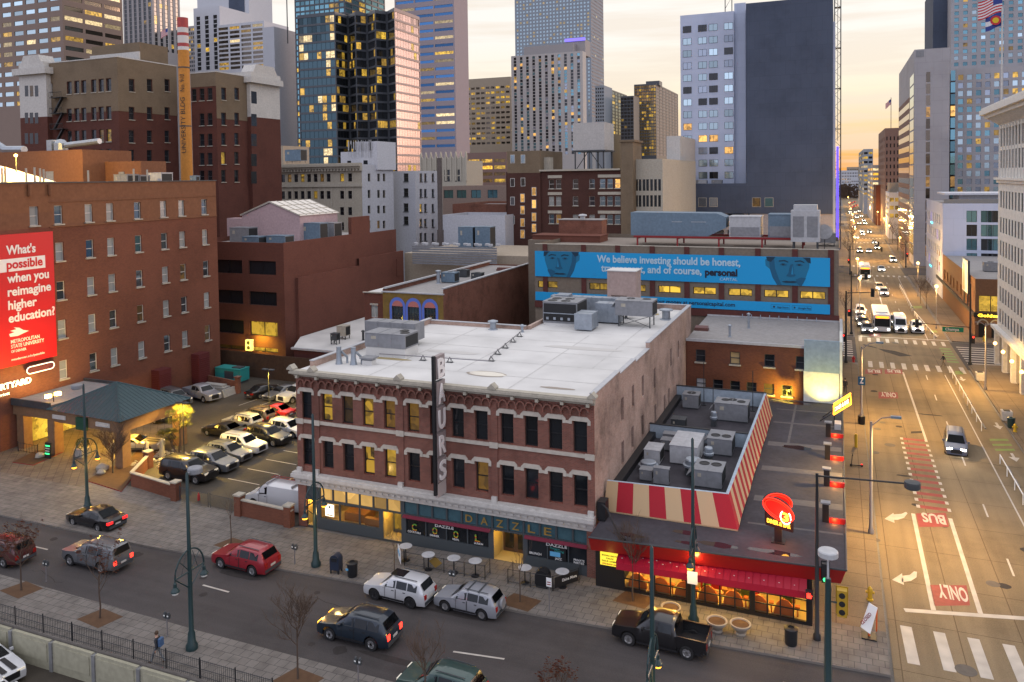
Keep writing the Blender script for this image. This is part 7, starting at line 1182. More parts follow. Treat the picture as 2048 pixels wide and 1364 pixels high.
for i, (x, y, lb) in enumerate(((26, 150, 'grey vent box on the pub roof nearest the billboard'), (30, 153, 'silver cooler at the right of the pub roof'), (25, 160, 'grey cooler in the middle of the pub roof'), (29, 168, 'pale air unit far back on the pub roof'))): ac_unit(lb, x, y, 9.3, 2.2, 1.8, 1.5, ((0, 0, .5),), m='metal_light' if i % 2 else 'metal_grey', group=None)
# grey apartment block and taller neighbours
t = thing('grey_apartment_block', 'pale grey mid rise with coloured window lights on its street side and a floating roof', 'building', (21, 190, 0))
with Under(t) as rt:
    Xa, Ya, Yb = 20.6, 188.0, 220.5; zt = AY(1930, 407, Ya)[1]; lo = [(2.0+k*4.0, 4.4+k*4.0, z, z+2.2) for z in (5.2, 8.6, 12.0, 15.4) for k in range(7)]; fo = []
    for r in (450, 486, 523, 559):
        for c in (1943.5, 1973, 1987): x, z = AY(c, r*.5+r*.5-17+0, Ya); w_ = 1.25 if c < 1950 else 1.3; fo.append((x-w_/1.3-Xa, x+w_/1.3-Xa, z-1.3-0, z+1.2))
    fo = [(a, b_, AY(1950, r, Ya)[1]-1.2, AY(1950, r, Ya)[1]+1.2) for (a, b_, _, _), r in zip(fo, [r for r in (433, 461, 489, 518) for _ in range(3)])]
    b = MB(); wall(b, (Xa, Ya), XP, 40, 0, zt, fo, .3); wall(b, (Xa, Yb), YM, Yb-Ya, 0, zt, lo, .3); b.build('wall', 't_hotel', rt); MB().quad((Xa, Ya, zt-.4), (Xa+40, Ya, zt-.4), (Xa+40, Yb, zt-.4), (Xa, Yb, zt-.4)).build('roof', 'roof_grey', rt); windows(rt, (Xa, Ya), XP, fo, chooser([('glass_dark', .6), ('glass_teal', .4)], 2), .3, 'twin', 'metal_dark'); windows(rt, (Xa, Yb), YM, lo, chooser([('lit_warm', .35), ('glass_dark', .35), ('lit_cream', .2), ('glow_violet', .1)], 8), .3); MB().box(Xa+1, Xa+14, Ya+6, Ya+20, zt+1.6, zt+2.0).box(Xa+4, Xa+13, Ya+8, Ya+18, zt-.3, zt+1.6).build('roof_slab', 't_white', rt); MB().box(Xa-.12, Xa-.02, Ya+18, Ya+22, 14.9, 15.2).box(Xa-.12, Xa-.02, Ya+20, Ya+24, 4.6, 4.9).build('light_strip', 'glow_cyan', rt); MB().box(Xa+.2, Xa+40, Ya+.2, Ya+.3, zt, zt+.9).build('rail', 'glass_pale', rt)
t, bx_ = tower('concrete_tower', 'pale concrete tower with a dark window slot and teal glass corners', 252, 1829, 1900, 97, 't_conc', None, D=60, ybot=500, para=1.5); X0, X1, Y, Y1, z1 = bx_
with Under(t) as rt:
    b = MB(); n = 16; zz_ = [3+i*(z1-9)/n for i in range(n)]; hz = (z1-9)/n
    for nm, xa, xb, mk in (('window_slot', 1852, 1860, 'glass_bronze'), ('corner_glass', 1901, 1910, 'glass_teal')):
        for i, z in enumerate(zz_): a, c = AY(xa, 300, Y-.3)[0], AY(xb, 300, Y-.3)[0]; MB().quad((a, Y-.06, z), (c, Y-.06, z), (c, Y-.06, z+hz*.86), (a, Y-.06, z+hz*.86)).build('window', mk if i % 6 else 'lit_warm', rt)
    for i, z in enumerate(zz_): MB().quad((X0-.06, Y+14, z), (X0-.06, Y+1, z), (X0-.06, Y+1, z+hz*.86), (X0-.06, Y+14, z+hz*.86)).build('window', 'glass_teal' if i > 2 else 'lit_office', rt)
    MB().box(X0-.05, X0+2, Y+14.5, Y1, 0, z1-12).build('brown_wing', 't_redbrown', rt); o = MB()
    for i, z in enumerate(zz_[:-2]): o.quad((X0-.08, Y1-1, z+.6), (X0-.08, Y+15.5, z+.6), (X0-.08, Y+15.5, z+hz*.7), (X0-.08, Y1-1, z+hz*.7))
    o.build('ribbon_window', 'glass_dark', rt); MB().box(AY(1832, 110, Y-.05)[0], AY(1848, 110, Y-.05)[0], Y-.08, Y-.002, AY(1840, 114, Y)[1], AY(1840, 101, Y)[1]).build('louvre', 'metal_grey', rt)
tower('hotel_wing', 'grey hotel wing with a square window grid behind the concrete tower', 262, 1911, 2080, 134, 't_conc', None, D=30, front=(9, 16.2, .58, .66, 10), ybot=395, glassm=chooser([('glass_sky', .3), ('glass_pale', .35), ('glass_teal', .22), ('lit_office', .13)], 52), seed=52, para=.6); tower('tall_hotel_tower', 'tall pale hotel with a dense grid of teal windows at the top right', 320, 1902, 2090, -30, 't_conc', None, D=30, front=(10, 12.8, .5, .58), ybot=140, glassm=chooser([('glass_teal', .75), ('glass_sky', .17), ('lit_office', .08)], 53), seed=53); tower('dark_tower', 'dark sliver of a tower left of the tall teal windowed hotel', 330, 1866, 1902, -30, 't_charcoal', None, D=30, ybot=100)
tower('brown_stone_tower', 'brownish stone tower with narrow paired windows and a flagpole', 402, 1770, 1800, 256, 't_redbrown', None, D=58, front=(4, 14, .35, .55, 14), lside=(5, 14, .4, .55, 14), ybot=395, plit=.04, xl2=1757); t = thing('flagpole', 'thin flagpole with a small dark flag on the brownish stone tower', 'flag', (AY(1782, 250, 420)[0], 420, AY(1782, 256, 420)[1]-1)); MB().tube([(0, 0, 0), (0, 0, 15.5)], .15, 5).build('pole', 'metal_dark', t); flag(t, 12.2, 2.6, 2.6, -1, 'stripes', .8)
tower('grey_garage', 'grey parking structure with lit decks down the cross street', 468, 1745, 1760, 330, 't_conc', None, D=60, front=(1, 9.5, .9, .5), lside=(2, 9.5, .9, .5), ybot=410, glassm='lit_cream', plit=.5, lits=('lit_yellow', 'lit_orange'), xl2=1735); tower('glass_block', 'slim grey glass block closing the right side far down the street', 560, 1727, 1746, 298, 't_blue', None, D=120, front=(2, 9, .8, .5), lside=(4, 9, .8, .5), ybot=400, plit=.5, lits=('lit_cream', 'lit_yellow'), xl2=1722); tower('white_shop_block', 'white low block with a slanted lit window band', 352, 1778, 1800, 385, 't_white', None, D=24, front=(2, 16, .8, .5), ybot=440, glassm='lit_office', plit=.5, lside=(2, 12, .8, .5)); tower('flat_roof_block', 'low tan block with an overhanging dark flat roof beside the brown stone tower', 365, 1779, 1800, 366, 't_beige', None, D=15); tower('dark_red_block', 'dark red brick block below the grey parking structure', 440, 1752, 1764, 370, 'brick_univ', None, D=30)
tower('far_white_building', 'long white building closing the view at the far end of the street', 1000, 1676, 1716, 341, 't_white', None, D=30, front=(12, 6, .45, .5), ybot=372, plit=.05); tower('far_tan_building', 'tan building behind the long white one at the far end of the street', 1080, 1694, 1726, 334, 't_beige', None, D=30, front=(8, 6, .4, .5), ybot=370, plit=.05); tower('far_pale_block', 'small pale block right of the long white building at the street end', 900, 1702, 1726, 357, 't_white', None, D=30, front=(6, 6, .5, .4), ybot=375)
# ------------------------------------------------------------------ street furniture
def lamp_post(x, y, h, label, disc=0, lit_=True, out=1):
    t = thing('street_lamp', label, 'street lamp', (x, y, .13), group='dark green lamp posts on the front street')
    MB().lathe([(.34, 0), (.34, .25), (.24, .4), (.2, .95), (.14, 1.1), (.12, 4.5), (.085, h-.1), (.02, h)], 10).build('post', 'lamp_green', t, smooth=50)
    b = MB(); z = 4.55; rr = 1.1; b.tube([(0, rr*cos(a), z+rr*sin(a)*1.15) for a in [pi*k/14 for k in range(15)]], .05, 5); b.tube([(0, -rr, z), (0, rr, z)], .05, 5); b.tube([(0, -rr, z), (0, 0, z-1.0)], .035, 4).tube([(0, rr, z), (0, 0, z-1.0)], .035, 4)
    for a in (pi*.25, pi*.5, pi*.75): b.tube([(0, 0, z), (0, rr*cos(a), z+rr*1.15*sin(a))], .025, 4)
    b.tube([(0, -.62, z), (0, -.25, z+1.1)], .02, 4).tube([(0, .62, z), (0, .25, z+1.1)], .02, 4); b.build('bracket', 'lamp_green', t)
    for s in (-1, 1):
        l = MB().lathe([(.03, z-.05), (.05, z-.15), (.09, z-.22), (.10, z-.42), (.24, z-.62), (.25, z-.68)], 10, (0, s*rr, 0)).build('lantern', 'lamp_green', t); MB().lathe([(.21, z-.681), (.17, z-.80), (.02, z-.86)], 10, (0, s*rr, 0)).build('lantern_globe', 'glow_amber' if lit_ else 'lamp_glass', l)
        if lit_: light('lantern_light', 'POINT', (x, y+s*rr, z-1.0), 60, (1, .62, .2), .2)
    if disc: d = MB().lathe([(.02, h+.08), (.38, h+.06), (.42, h), (.42, h-.22), (.38, h-.28), (.02, h-.29)], 16, (0, out*.62, 0)).tube([(0, 0, h-.1), (0, out*.4, h-.1)], .05, 5).build('disc_lamp', 'metal_grey', t)
    return t
lamp_post(-34.29, 34.28, 10.3, 'dark green lamp post with unlit globes rising from the near pavement by the walker', 1, False, 1); lamp_post(-57.2, 46.38, 10.4, 'dark green lamp post with lit globes behind the black sedan near the hotel canopy', 1, True, -1); lamp_post(-33.53, 45.0, 10.7, 'dark green lamp post with lit globes beside the mailbox', 0); lamp_post(-7.93, 47.28, 11.2, 'dark green lamp post with lit globes in front of the diner windows', 0)
lamp_post(AY(1304, 1200, 35.2)[0], 35.2, AY(1310, 1098, 35.2)[1], 'dark green lamp post cut off by the bottom edge below the pickup truck', 0)
tag(MB().box(-.3, .3, -.03, .0, 0, .75).build('parking_sign', 'white_paint', None, (-7.93, 46.98, 2.6)), 'white and red parking sign panel strapped to the lamp post by the diner', 'sign')
def pole(name, label, x, y, h, r=.09, m='steel_pole', cat='street lamp', arm=None, disc=None, group=None):
    t = thing(name, label, cat, (x, y, .13), group=group); MB().lathe([(r*2, 0), (r*1.9, .3), (r*1.2, .4), (r*.75, h)], 10).build('post', m, t, smooth=50)
    if arm: a = arm; MB().tube([(0, 0, h-.3), (a[0]*.5, a[1]*.5, h+a[2]*.8-.05), (a[0], a[1], h+a[2])], .045, 5).build('arm', m, t)
    return t
for lb, x, y, h, ax in (('tall grey cobra head lamp with a small blue Z sign on its post', 2.49, 91.67, 8.3, (1.5, 0, .55)), ('tall grey cobra head lamp nearer the corner with chained bike stands', 2.4, 63.8, 8.4, (1.4, 0, .5))):
    t = pole('street_lamp', lb, x, y, h, .11, arm=ax); MB().box(ax[0]-.1, ax[0]+.6, -.15, .15, h+ax[2]-.08, h+ax[2]+.08).build('lamp_head', 'metal_blue', t); light('street_glow', 'SPOT', (x+ax[0]+.3, y, h+.3), 8000, (1, .60, .18), .3, (0, 0, 0), 150)  # warm spot added at this head, which itself shows no glow
    if y > 80: MB().box(-.35, .35, -.13, -.1, 4.2, 5.1).build('sign', 'banner_navy', t); text(t, 'Z', (-.2, -.13, 4.4), XP, .4, .6, 'white_paint', .03); MB().lathe([(.35, .0), (.38, .85), (.3, .9)], 10).build('bin', 'black', t)
t = pole('street_lamp', 'twin curved arm grey lamp post on the pavement by the white terracotta building', 16.9, 111, 8.2, .1, arm=(1.0, 0, .1)); MB().tube([(0, 0, 7.9), (-.6, 0, 8.35), (-1.2, 0, 8.3)], .045, 5).build('arm', 'steel_pole', t); light('street_glow', 'SPOT', (15.6, 111, 8.3), 8000, (1, .58, .17), .3, (0, 0, 0), 155)  # the spot under the arm is added to gild the road
LP = [(4.0, 160, 'left', 'beyond the first crossing'), (15.8, 152, 'right', 'past the pub corner'), (4.4, 196, 'left', 'short of the second crossing'), (16.2, 190, 'right', 'beside the grey mid rise'), (5.0, 262, 'left', 'just beyond the second crossing'), (17.5, 262, 'right', 'by the pale concrete tower'), (6, 300, 'left', 'mid way along the far block'), (17.8, 320, 'right', 'opposite the far block trees'),
      (6.4, 345, 'left', 'before the third crossing'), (18.6, 370, 'right', 'by the brown stone tower'), (6.8, 400, 'left', 'past the third crossing'), (18.8, 430, 'right', 'before the grey parking structure'), (7.2, 470, 'left', 'by the fourth crossing'), (19.2, 500, 'right', 'past the grey parking structure'), (7.8, 560, 'left', 'by the tail lights'), (19.6, 600, 'right', 'by the slim glass block'), (8.4, 680, 'left', 'near the far trees'), (20, 730, 'right', 'near the far trees')]  # lights on these far posts are added to warm the grey distant road
for x, y, sd, wh in LP:
    t = pole('street_lamp', 'grey lamp post %s on the %s pavement, glowing amber' % (wh, sd), x, y, 7.0, .08, group='lamp posts down the cross street'); MB().lathe([(.02, 6.95), (.26, 7.1), (.28, 7.3), (.02, 7.5)], 8).build('globe', 'glow_warm', t); light('street_glow', 'POINT', (x+(1.6 if x < 10 else -1.6), y, 6.6), 4200 if y < 340 else 7000, (1, .54, .15), .3)
def signal_head(t, x, y, z, m='iron', faces=(), on=None):
    b = MB().box(x-.19, x+.19, y-.16, y+.16, z, z+1.1).build('signal_head', m, t); MB().box(x-.24, x+.24, y+.16, y+.18, z-.05, z+1.15).build('backplate', m, b)
    for i, c in enumerate(('glow_green', 'signal_yellow', 'glow_red')): MB().lathe([(.13, -.17), (.02, -.175)], 8, (x, y, z+.2+i*.35), 'y').build('lens', c if on == i else 'black', b)
    return b
t = pole('signal_pole', 'black corner pole with a long lamp arm and a red hand signal by the diner', -1.02, 48.0, 9.7, .11, 'iron', 'signal pole'); MB().tube([(0, 0, 9.55), (4.6, .2, 9.65)], .05, 6).build('arm', 'iron', t); MB().lathe([(.02, 9.8), (.4, 9.78), (.42, 9.7), (.42, 9.45), (.36, 9.4), (.02, 9.4)], 16, (4.9, .2, 0)).build('disc_lamp', 'metal_dark', t); b = signal_head(t, .45, .2, 3.35, 'iron', on=0); MB().tube([(0, 0, 4.2), (.45, .2, 4.4)], .03, 4).tube([(0, 0, 3.5), (.45, .2, 3.4)], .03, 4).build('bracket', 'iron', t); MB().box(-.62, -.2, -.2, .1, 2.35, 2.8).build('walk_signal', 'black', t); h_ = MB().box(-.54, -.3, -.215, -.2, 2.42, 2.58)
for k in range(4): h_.box(-.54+k*.055, -.50+k*.055, -.215, -.2, 2.58, 2.70+.02*(k in (1, 2)))
h_.slab([(-.32, -.215, 2.45), (-.25, -.215, 2.58), (-.28, -.215, 2.60), (-.34, -.215, 2.52)], (0, .015, 0)); h_.build('red_hand', 'glow_red', t); light('hand_glow', 'POINT', (-1.5, 47.5, 2.7), 5, (1, .08, .04), .1)
xp, hp = AY(1656, 1250, 35.0)[0], AY(1668, 1108, 35)[1]; t = pole('signal_pole', 'dark green pole with a pale disc lamp and an amber backed signal at the corner', xp, 35.0, hp-1.2, .16, 'lamp_green', 'signal pole'); MB().lathe([(.02, hp+.06), (.36, hp+.04), (.4, hp), (.4, hp-.2), (.02, hp-.22)], 16, (0, -.1, 0)).tube([(0, 0, hp-1.3), (0, 0, hp-.2)], .05, 6).build('disc_lamp', 'metal_light', t); zs_ = AY(1680, 1222, 35)[1]; signal_head(t, AY(1684, 1205, 35)[0]-xp, 0, zs_-.3, 'signal_yellow'); MB().tube([(0, 0, zs_+.2), (.5, 0, zs_+.2)], .04, 4).build('bracket', 'lamp_green', t)
def mast(label, x, y, h, arm, za, group=None, sign=None, on=2, walk=0):
    t = pole('signal_pole', label, x, y, h, .13, 'iron', 'signal pole'); MB().tube([(0, 0, za), (arm, 0, za+.25)], .06, 6).build('arm', 'iron', t); signal_head(t, arm, 0, za-.4, 'iron', on=None); signal_head(t, .35 if arm < 0 else -.35, -.1, 3.0, 'iron', on=on)
    if sign: w_ = 2.6; b = MB().box(arm*.32-w_/2, arm*.32+w_/2, -.04, 0, za-.75, za-.1).build('street_sign', rough_mat('sign_street_green', (.02, .22, .12), amt=.05), t); text(t, sign, (arm*.32-w_/2+.35, -.04, za-.58), XP, w_-.9, .38, 'white_paint', .02)
    return t
mast('black mast arm signal pole with a green street name sign on the right corner', 17.15, 124.97, 11.3, -6.6, 5.2, sign='Champa'); mast('black signal pole with a lamp arm on the left corner of the first crossing', 1.26, 120.76, 10.2, 3.4, 9.9); mast('slim signal pole behind the left corner of the first crossing', 2.3, 142.5, 10.5, 2.2, 9.6, on=2); mast('signal pole with a long arm over the second crossing, left side', 3.3, 226, 7.5, 7.5, 6.6, on=2); mast('signal pole with an arm on the right of the second crossing', 18.0, 247, 7.5, -7, 6.4, on=2)
for x, y, lb in ((15.3, 141.4, 'short black signal post at the far end of the bike lane barrier'),): pass
# boxes, bins, meters, planters
t = thing('mailbox', 'dark rounded mailbox on legs beside the lamp post', 'mailbox', (*G(673, 1148), .13), .1); b = MB(); b.slab([(.34*cos(a), -.3, .95+.34*sin(a)) for a in [pi*k/10 for k in range(11)]]+[(-.34, -.3, .25), (.34, -.3, .25)], (0, .6, 0)); b.build('body', mat('mail_blue', (.02, .028, .05), .4), t); b = MB(); [b.box(x-.04, x+.04, y-.04, y+.04, 0, .25) for x in (-.28, .28) for y in (-.24, .24)]; b.build('leg', 'iron', t); MB().box(-.22, .22, -.33, -.301, .85, 1.1).build('pull_door', 'iron', t)
def bin_(label, x, y, m='iron', h=1.0): t = thing('trash_can', label, 'trash can', (x, y, .13)); MB().lathe([(.3, 0), (.34, .1), (.36, h*.85), (.36, h*.88)], 14).build('body', m, t, smooth=40); MB().lathe([(.40, h*.881), (.40, h*.95), (.3, h), (.18, h*1.01), (.17, h*.93), (.02, h*.92)], 14).build('lid', m, t, smooth=40); return t
t = bin_('dark trash can with a small blue label beside the mailbox', *G(705, 1156)); MB().box(-.3, -.1, -.345, -.33, .5, .64).build('label_plate', 'photo_blue', t); bin_('black trash can on the corner near the diner door', *G(1582, 1293)); bin_('dark green trash can beside the pale planter bin on the right pavement', *G(2022, 858), 'lamp_green', 1.1)
def meter(label, x, y): t = thing('parking_meter', label, 'parking meter', (x, y, .13)); MB().lathe([(.05, 0), (.035, .05), (.035, 1.05)], 8).build('post', 'steel_pole', t); b = MB(); [b.box(s-.09, s+.09, -.08, .08, 1.1, 1.32).lathe([(.09, 1.32), (.07, 1.42), (.02, 1.46)], 8, (s, 0, 0)) for s in (-.13, .13)]; b.box(-.2, .2, -.03, .03, 1.04, 1.1); b.build('meter_head', 'metal_dark', t); MB().box(-.19, -.08, -.09, -.082, 1.2, 1.28).box(.08, .19, -.09, -.082, 1.2, 1.28).build('display', 'lamp_glass', t)
for px, py, lb in ((590, 1132, 'twin headed parking meter in front of the brick block by the lamp post'), (905, 1188, 'twin headed parking meter between the white and the silver parked cars'), (335, 1276, 'twin headed parking meter near the lamp post on the near pavement'), (93, 1166, 'parking meter beside the tree pit on the near pavement'), (717, 1372, 'parking meter head showing at the bottom edge')): meter(lb, *G(px, py))
for i, (px, py, lb) in enumerate(((1342, 1238, 'round stone planter half hidden by the pickup truck'), (1434, 1266, 'round stone planter in the middle of the three by the diner'), (1481, 1272, 'round stone planter nearest the trash can'))):
    x, y = G(px, py); t = thing('planter', lb, 'planter', (x, y, .13), group='round stone planters by the diner'); MB().lathe([(.32, 0), (.35, .08), (.26, .14), (.37, .27), (.54, .46), (.61, .58), (.61, .65), (.52, .65), (.49, .58)], 20).build('bowl', 'planter_stone', t, smooth=40); MB().lathe([(.50, .58), (.02, .62)], 16).build('soil', 'mulch', t)
for px, py, lb, m in ((1740, 1204, 'yellow fire hydrant on the corner by the arrow markings', 'hydrant_yellow'), (1707, 726, 'small red hydrant on the left corner of the first crossing', 'hydrant_red'), (2030, 866, 'small yellow hydrant on the right pavement', 'hydrant_yellow'), (1968, 684, 'small yellow hydrant by the pub arches', 'hydrant_yellow')):
    x, y = G(px, py); t = thing('fire_hydrant', lb, 'hydrant', (x, y, .13)); MB().lathe([(.2, 0), (.2, .08), (.14, .1), (.13, .55), (.17, .6), (.14, .75), (.05, .85), (.02, .88)], 10).build('barrel', m, t); MB().lathe([(.08, -.26), (.08, .26)], 8, (0, 0, .5), 'x').build('outlet', m, t)
tag(MB().lathe([(.14, 0), (.14, 1.2), (.1, 1.3), (.02, 1.33)], 10).build('bollard', 'hydrant_yellow', None, (*G(1712, 897), .13)), 'yellow bollard on the pavement near the arrow sign', 'bollard')
for px, py, lb in ((1960, 762, 'pale square concrete planter bin by the grey lamp post'), (2013, 842, 'pale square concrete planter bin beside the green trash can')): t = thing('concrete_bin', lb, 'trash can', (*G(px, py), .13)); MB().slab([(-.45, -.45, 0), (.45, -.45, 0), (.5, -.5, 1.0), (-.5, -.5, 1.0)], (0, 1.0, 0)).build('body', 'stone_white', t); MB().box(-.3, .3, -.3, .3, 1.001, 1.08).build('lid', 'black', t)
x, y = G(1738, 1278); t = thing('barricade_sign', 'folding white road sign leaning on an orange and black barricade foot', 'road sign', (x, y, .13)); MB().slab([(-.45, -.2, .6), (.05, -.35, .35), (.45, .05, 1.75), (.0, .2, 1.9)], (0, .05, 0)).build('sign_panel', 'white_paint', t); mat('cone_orange', (.60, .10, .01), .5); MB().tube([(0, 0, 0), (.05, 0, .9)], .07, 6).tube([(.4, .1, .35), (.42, .1, 1.7)], .035, 4).build('stand', 'cone_orange', t); MB().box(-.4, .4, -.4, .4, 0, .08).build('foot', 'black', t); text(t, 'CLOSED', (-.35, -.22, .75), (.55, -.1, .83), .9, .22, 'steel_red', .02, V=(-.6, .3, .5), off=.03)
t = thing('scooter', 'rental scooter parked on the left pavement of the cross street', 'scooter', (*G(1712, 936), .13), .2); MB().tube([(-.4, 0, .12), (-.3, 0, 1.1)], .035, 6).tube([(-.3, -.22, 1.12), (-.3, .22, 1.12)], .025, 5).build('handlebar', 'black', t); MB().box(-.35, .45, -.08, .08, .1, .17).build('deck', 'black', t); MB().lathe([(.12, -.03), (.12, .03)], 12, (-.42, 0, .12), 'y').build('wheel', 'tyre', t); MB().lathe([(.12, -.03), (.12, .03)], 12, (.5, 0, .12), 'y').build('wheel', 'tyre', t); MB().box(.42, .55, -.05, .05, .2, .26).build('tail_lamp', 'tail_red', t)
t = thing('parking_sign', 'white parking sign on a thin post between the silver car and the diner', 'sign', (*G(1099, 1226), .13)); MB().tube([(0, 0, 0), (0, 0, 2.0)], .03, 6).build('post', 'steel_pole', t); MB().box(-.17, .17, -.05, -.03, 1.55, 2.1).build('panel', 'white_paint', t); MB().box(-.12, .12, -.056, -.051, 1.8, 1.86).box(-.12, .12, -.056, -.051, 1.66, 1.72).build('print', 'steel_red', t)
tag(MB().box(-1.0, -.08, -.3, .25, 0, .03).box(.08, 1.0, -.3, .25, 0, .03).build('storm_drain', 'iron', None, (*G(1475, 1292), .004), .03), 'twin iron storm drain grate in the gutter by the planters', 'drain')
# patio: tables, railings, banners
def bistro(label, px, py): x, y = G(px, py, .13); t = thing('bistro_table', label, 'table', (x, y, .13), group='round pale patio tables'); MB().lathe([(.44, 1.02), (.46, 1.05), (.44, 1.07), (.02, 1.075)], 18).build('tabletop', 'metal_light', t); MB().lathe([(.045, .06), (.045, 1.02)], 8).lathe([(.28, 0), (.28, .04), (.05, .06)], 12).build('pedestal', 'black', t)
for px, py, lb in ((812, 1121, 'leftmost pale round patio table beside the white banner'), (857, 1139, 'pale round patio table above the ochre plaque'), (908, 1146, 'third pale round patio table, left of the railing end'), (951, 1152, 'pale round patio table at the corner of the first patio railing'), (1050, 1166, 'pale round patio table left of the black barbecue'), (1125, 1174, 'pale round patio table behind the black event banner')): bistro(lb, px, py)
def patio(label, pts):
    P0 = G(*pts[0], .13); t = thing('patio_railing', label, 'railing', (*P0, .13)); b = MB(); po = MB(); Q = [Vector((*G(*p, .13), 0))-Vector((*P0, 0)) for p in pts]
    for a, c in zip(Q, Q[1:]):
        for z in (.15, .95): b.tube([tuple(a+Vector((0, 0, z))), tuple(c+Vector((0, 0, z)))], .02, 4)
        n = max(1, round((c-a).length/1.45))
        for i in range(n+1): q = a+(c-a)*i/n; po.tube([tuple(q), tuple(q+Vector((0, 0, 1.0)))], .028, 5)
    b.build('rail', 'black', t); po.build('post', 'black', t); return t
patio('low black patio railing round the four tables at the left shop windows', [(808, 1122), (809, 1131), (970, 1160), (980, 1146)]); patio('low black patio railing round the two tables at the right shop windows', [(1026, 1152), (1016, 1167), (1106, 1182), (1158, 1165), (1162, 1150)])
t = thing('patio_banner', 'white printed banner tied to the left end of the patio railing', 'banner', (*G(801, 1122, .13), .13)); MB().slab([(-.25, .1, .2), (.3, -.5, .05), (.3, -.5, .95), (-.25, .1, 1.15)], (.02, .02, 0)).build('cloth', 'plaster_white', t); MB().slab([(-.15, -.03, .7), (.2, -.43, .55), (.2, -.43, .75), (-.15, -.03, .9)], (-.02, -.02, 0)).build('print', 'photo_blue', t)
a_, b_ = Vector((*G(1110, 1182, .13), 0)), Vector((*G(1157, 1166, .13), 0)); d_ = b_-a_; t = thing('event_banner', 'black banner with white script on the right patio railing', 'banner', (a_.x, a_.y-.05, .13)); MB().slab([(0, 0, .2), (d_.x, d_.y, .2), (d_.x, d_.y, .9), (0, 0, .9)], (0, -.02, 0)).build('cloth', 'black', t); text(t, 'Elaina Mora', (.35, -.02+.35*d_.y/d_.x, .5), tuple(d_.normalized()), d_.length*.62, .2, 'white_paint', .01)
t = thing('barbecue', 'black covered barbecue between the two right patio tables', 'barbecue', (*G(1086, 1172, .13), .13)); MB().slab([(.45*cos(a), -.32, .75+.4*sin(a)) for a in [pi*k/10 for k in range(11)]]+[(-.45, -.32, .2), (.45, -.32, .2)], (0, .64, 0)).build('cover', 'black', t); MB().box(-.4, .4, -.28, .28, 0, .2).build('base', 'iron', t)
tag(MB().slab([(-.5, 0, .55), (0, 0, .15), (.5, 0, .55), (0, 0, .95)], (0, .03, 0)).build('plaque', 'gold_letter', None, (G(872, 1139, .13)[0], G(872, 1139, .13)[1]-.08, .13)), 'ochre diamond plaque hung on the left patio railing', 'plaque')
# bike lane barriers
def barrier(label, p, q): 
    A, B_ = G(*p), G(*q); t = thing('bike_lane_barrier', label, 'barrier', (*A, .0), group='white post and rail barriers along the bike lane'); d = Vector((B_[0]-A[0], B_[1]-A[1], 0)); n = max(2, int(d.length/3.2)); b = MB(); po = MB(); st_ = MB(); u = d.normalized(); s = Vector((-u.y, u.x, 0))
    b.tube([(0, 0, .85), tuple(d+Vector((0, 0, .85)))], .05, 5)
    for i in range(n+1): v = d*(i/n); po.tube([tuple(v), tuple(v+Vector((0, 0, .9)))], .04, 6)
    for i in range(n): v = d*((i+.5)/n)+s*.45; st_.slab([tuple(v-u*.9-s*.08), tuple(v+u*.9-s*.08), tuple(v+u*.9+s*.08), tuple(v-u*.9+s*.08)], (0, 0, .14))
    b.build('rail', 'white_paint', t); po.build('post', 'white_paint', t); st_.build('wheel_stop', 'concrete_dark', t)
barrier('white bike lane barrier from the first crossing past the pale bins', (1899, 745), (1963, 862)); barrier('white bike lane barrier at the right edge below the green bars', (2000, 928), (2046, 1010)); barrier('white bike lane barrier beside the queue of vans beyond the first crossing', (1829, 632), (1868, 678)); barrier('far white bike lane barrier short of the second crossing', (1799, 575), (1824, 622))
# ------------------------------------------------------------------ vehicles
def paint(name, col, metal=.2, rough=.3):
    return mat(name, col, rough, metal, .5, coat=.7)
for n, c in (('paint_black', (.010, .010, .012)), ('paint_red', (.26, .012, .022)), ('paint_white', (.55, .56, .58)), ('paint_silver', (.27, .28, .31)), ('paint_grey', (.11, .115, .125)), ('paint_navy', (.012, .022, .035)), ('paint_maroon', (.075, .015, .015)), ('paint_tan', (.40, .36, .27)), ('paint_green', (.025, .06, .055)), ('paint_brown', (.06, .045, .04)), ('paint_slate', (.10, .12, .18))): M['car_'+n[6:]] = paint('car_'+n[6:], c)
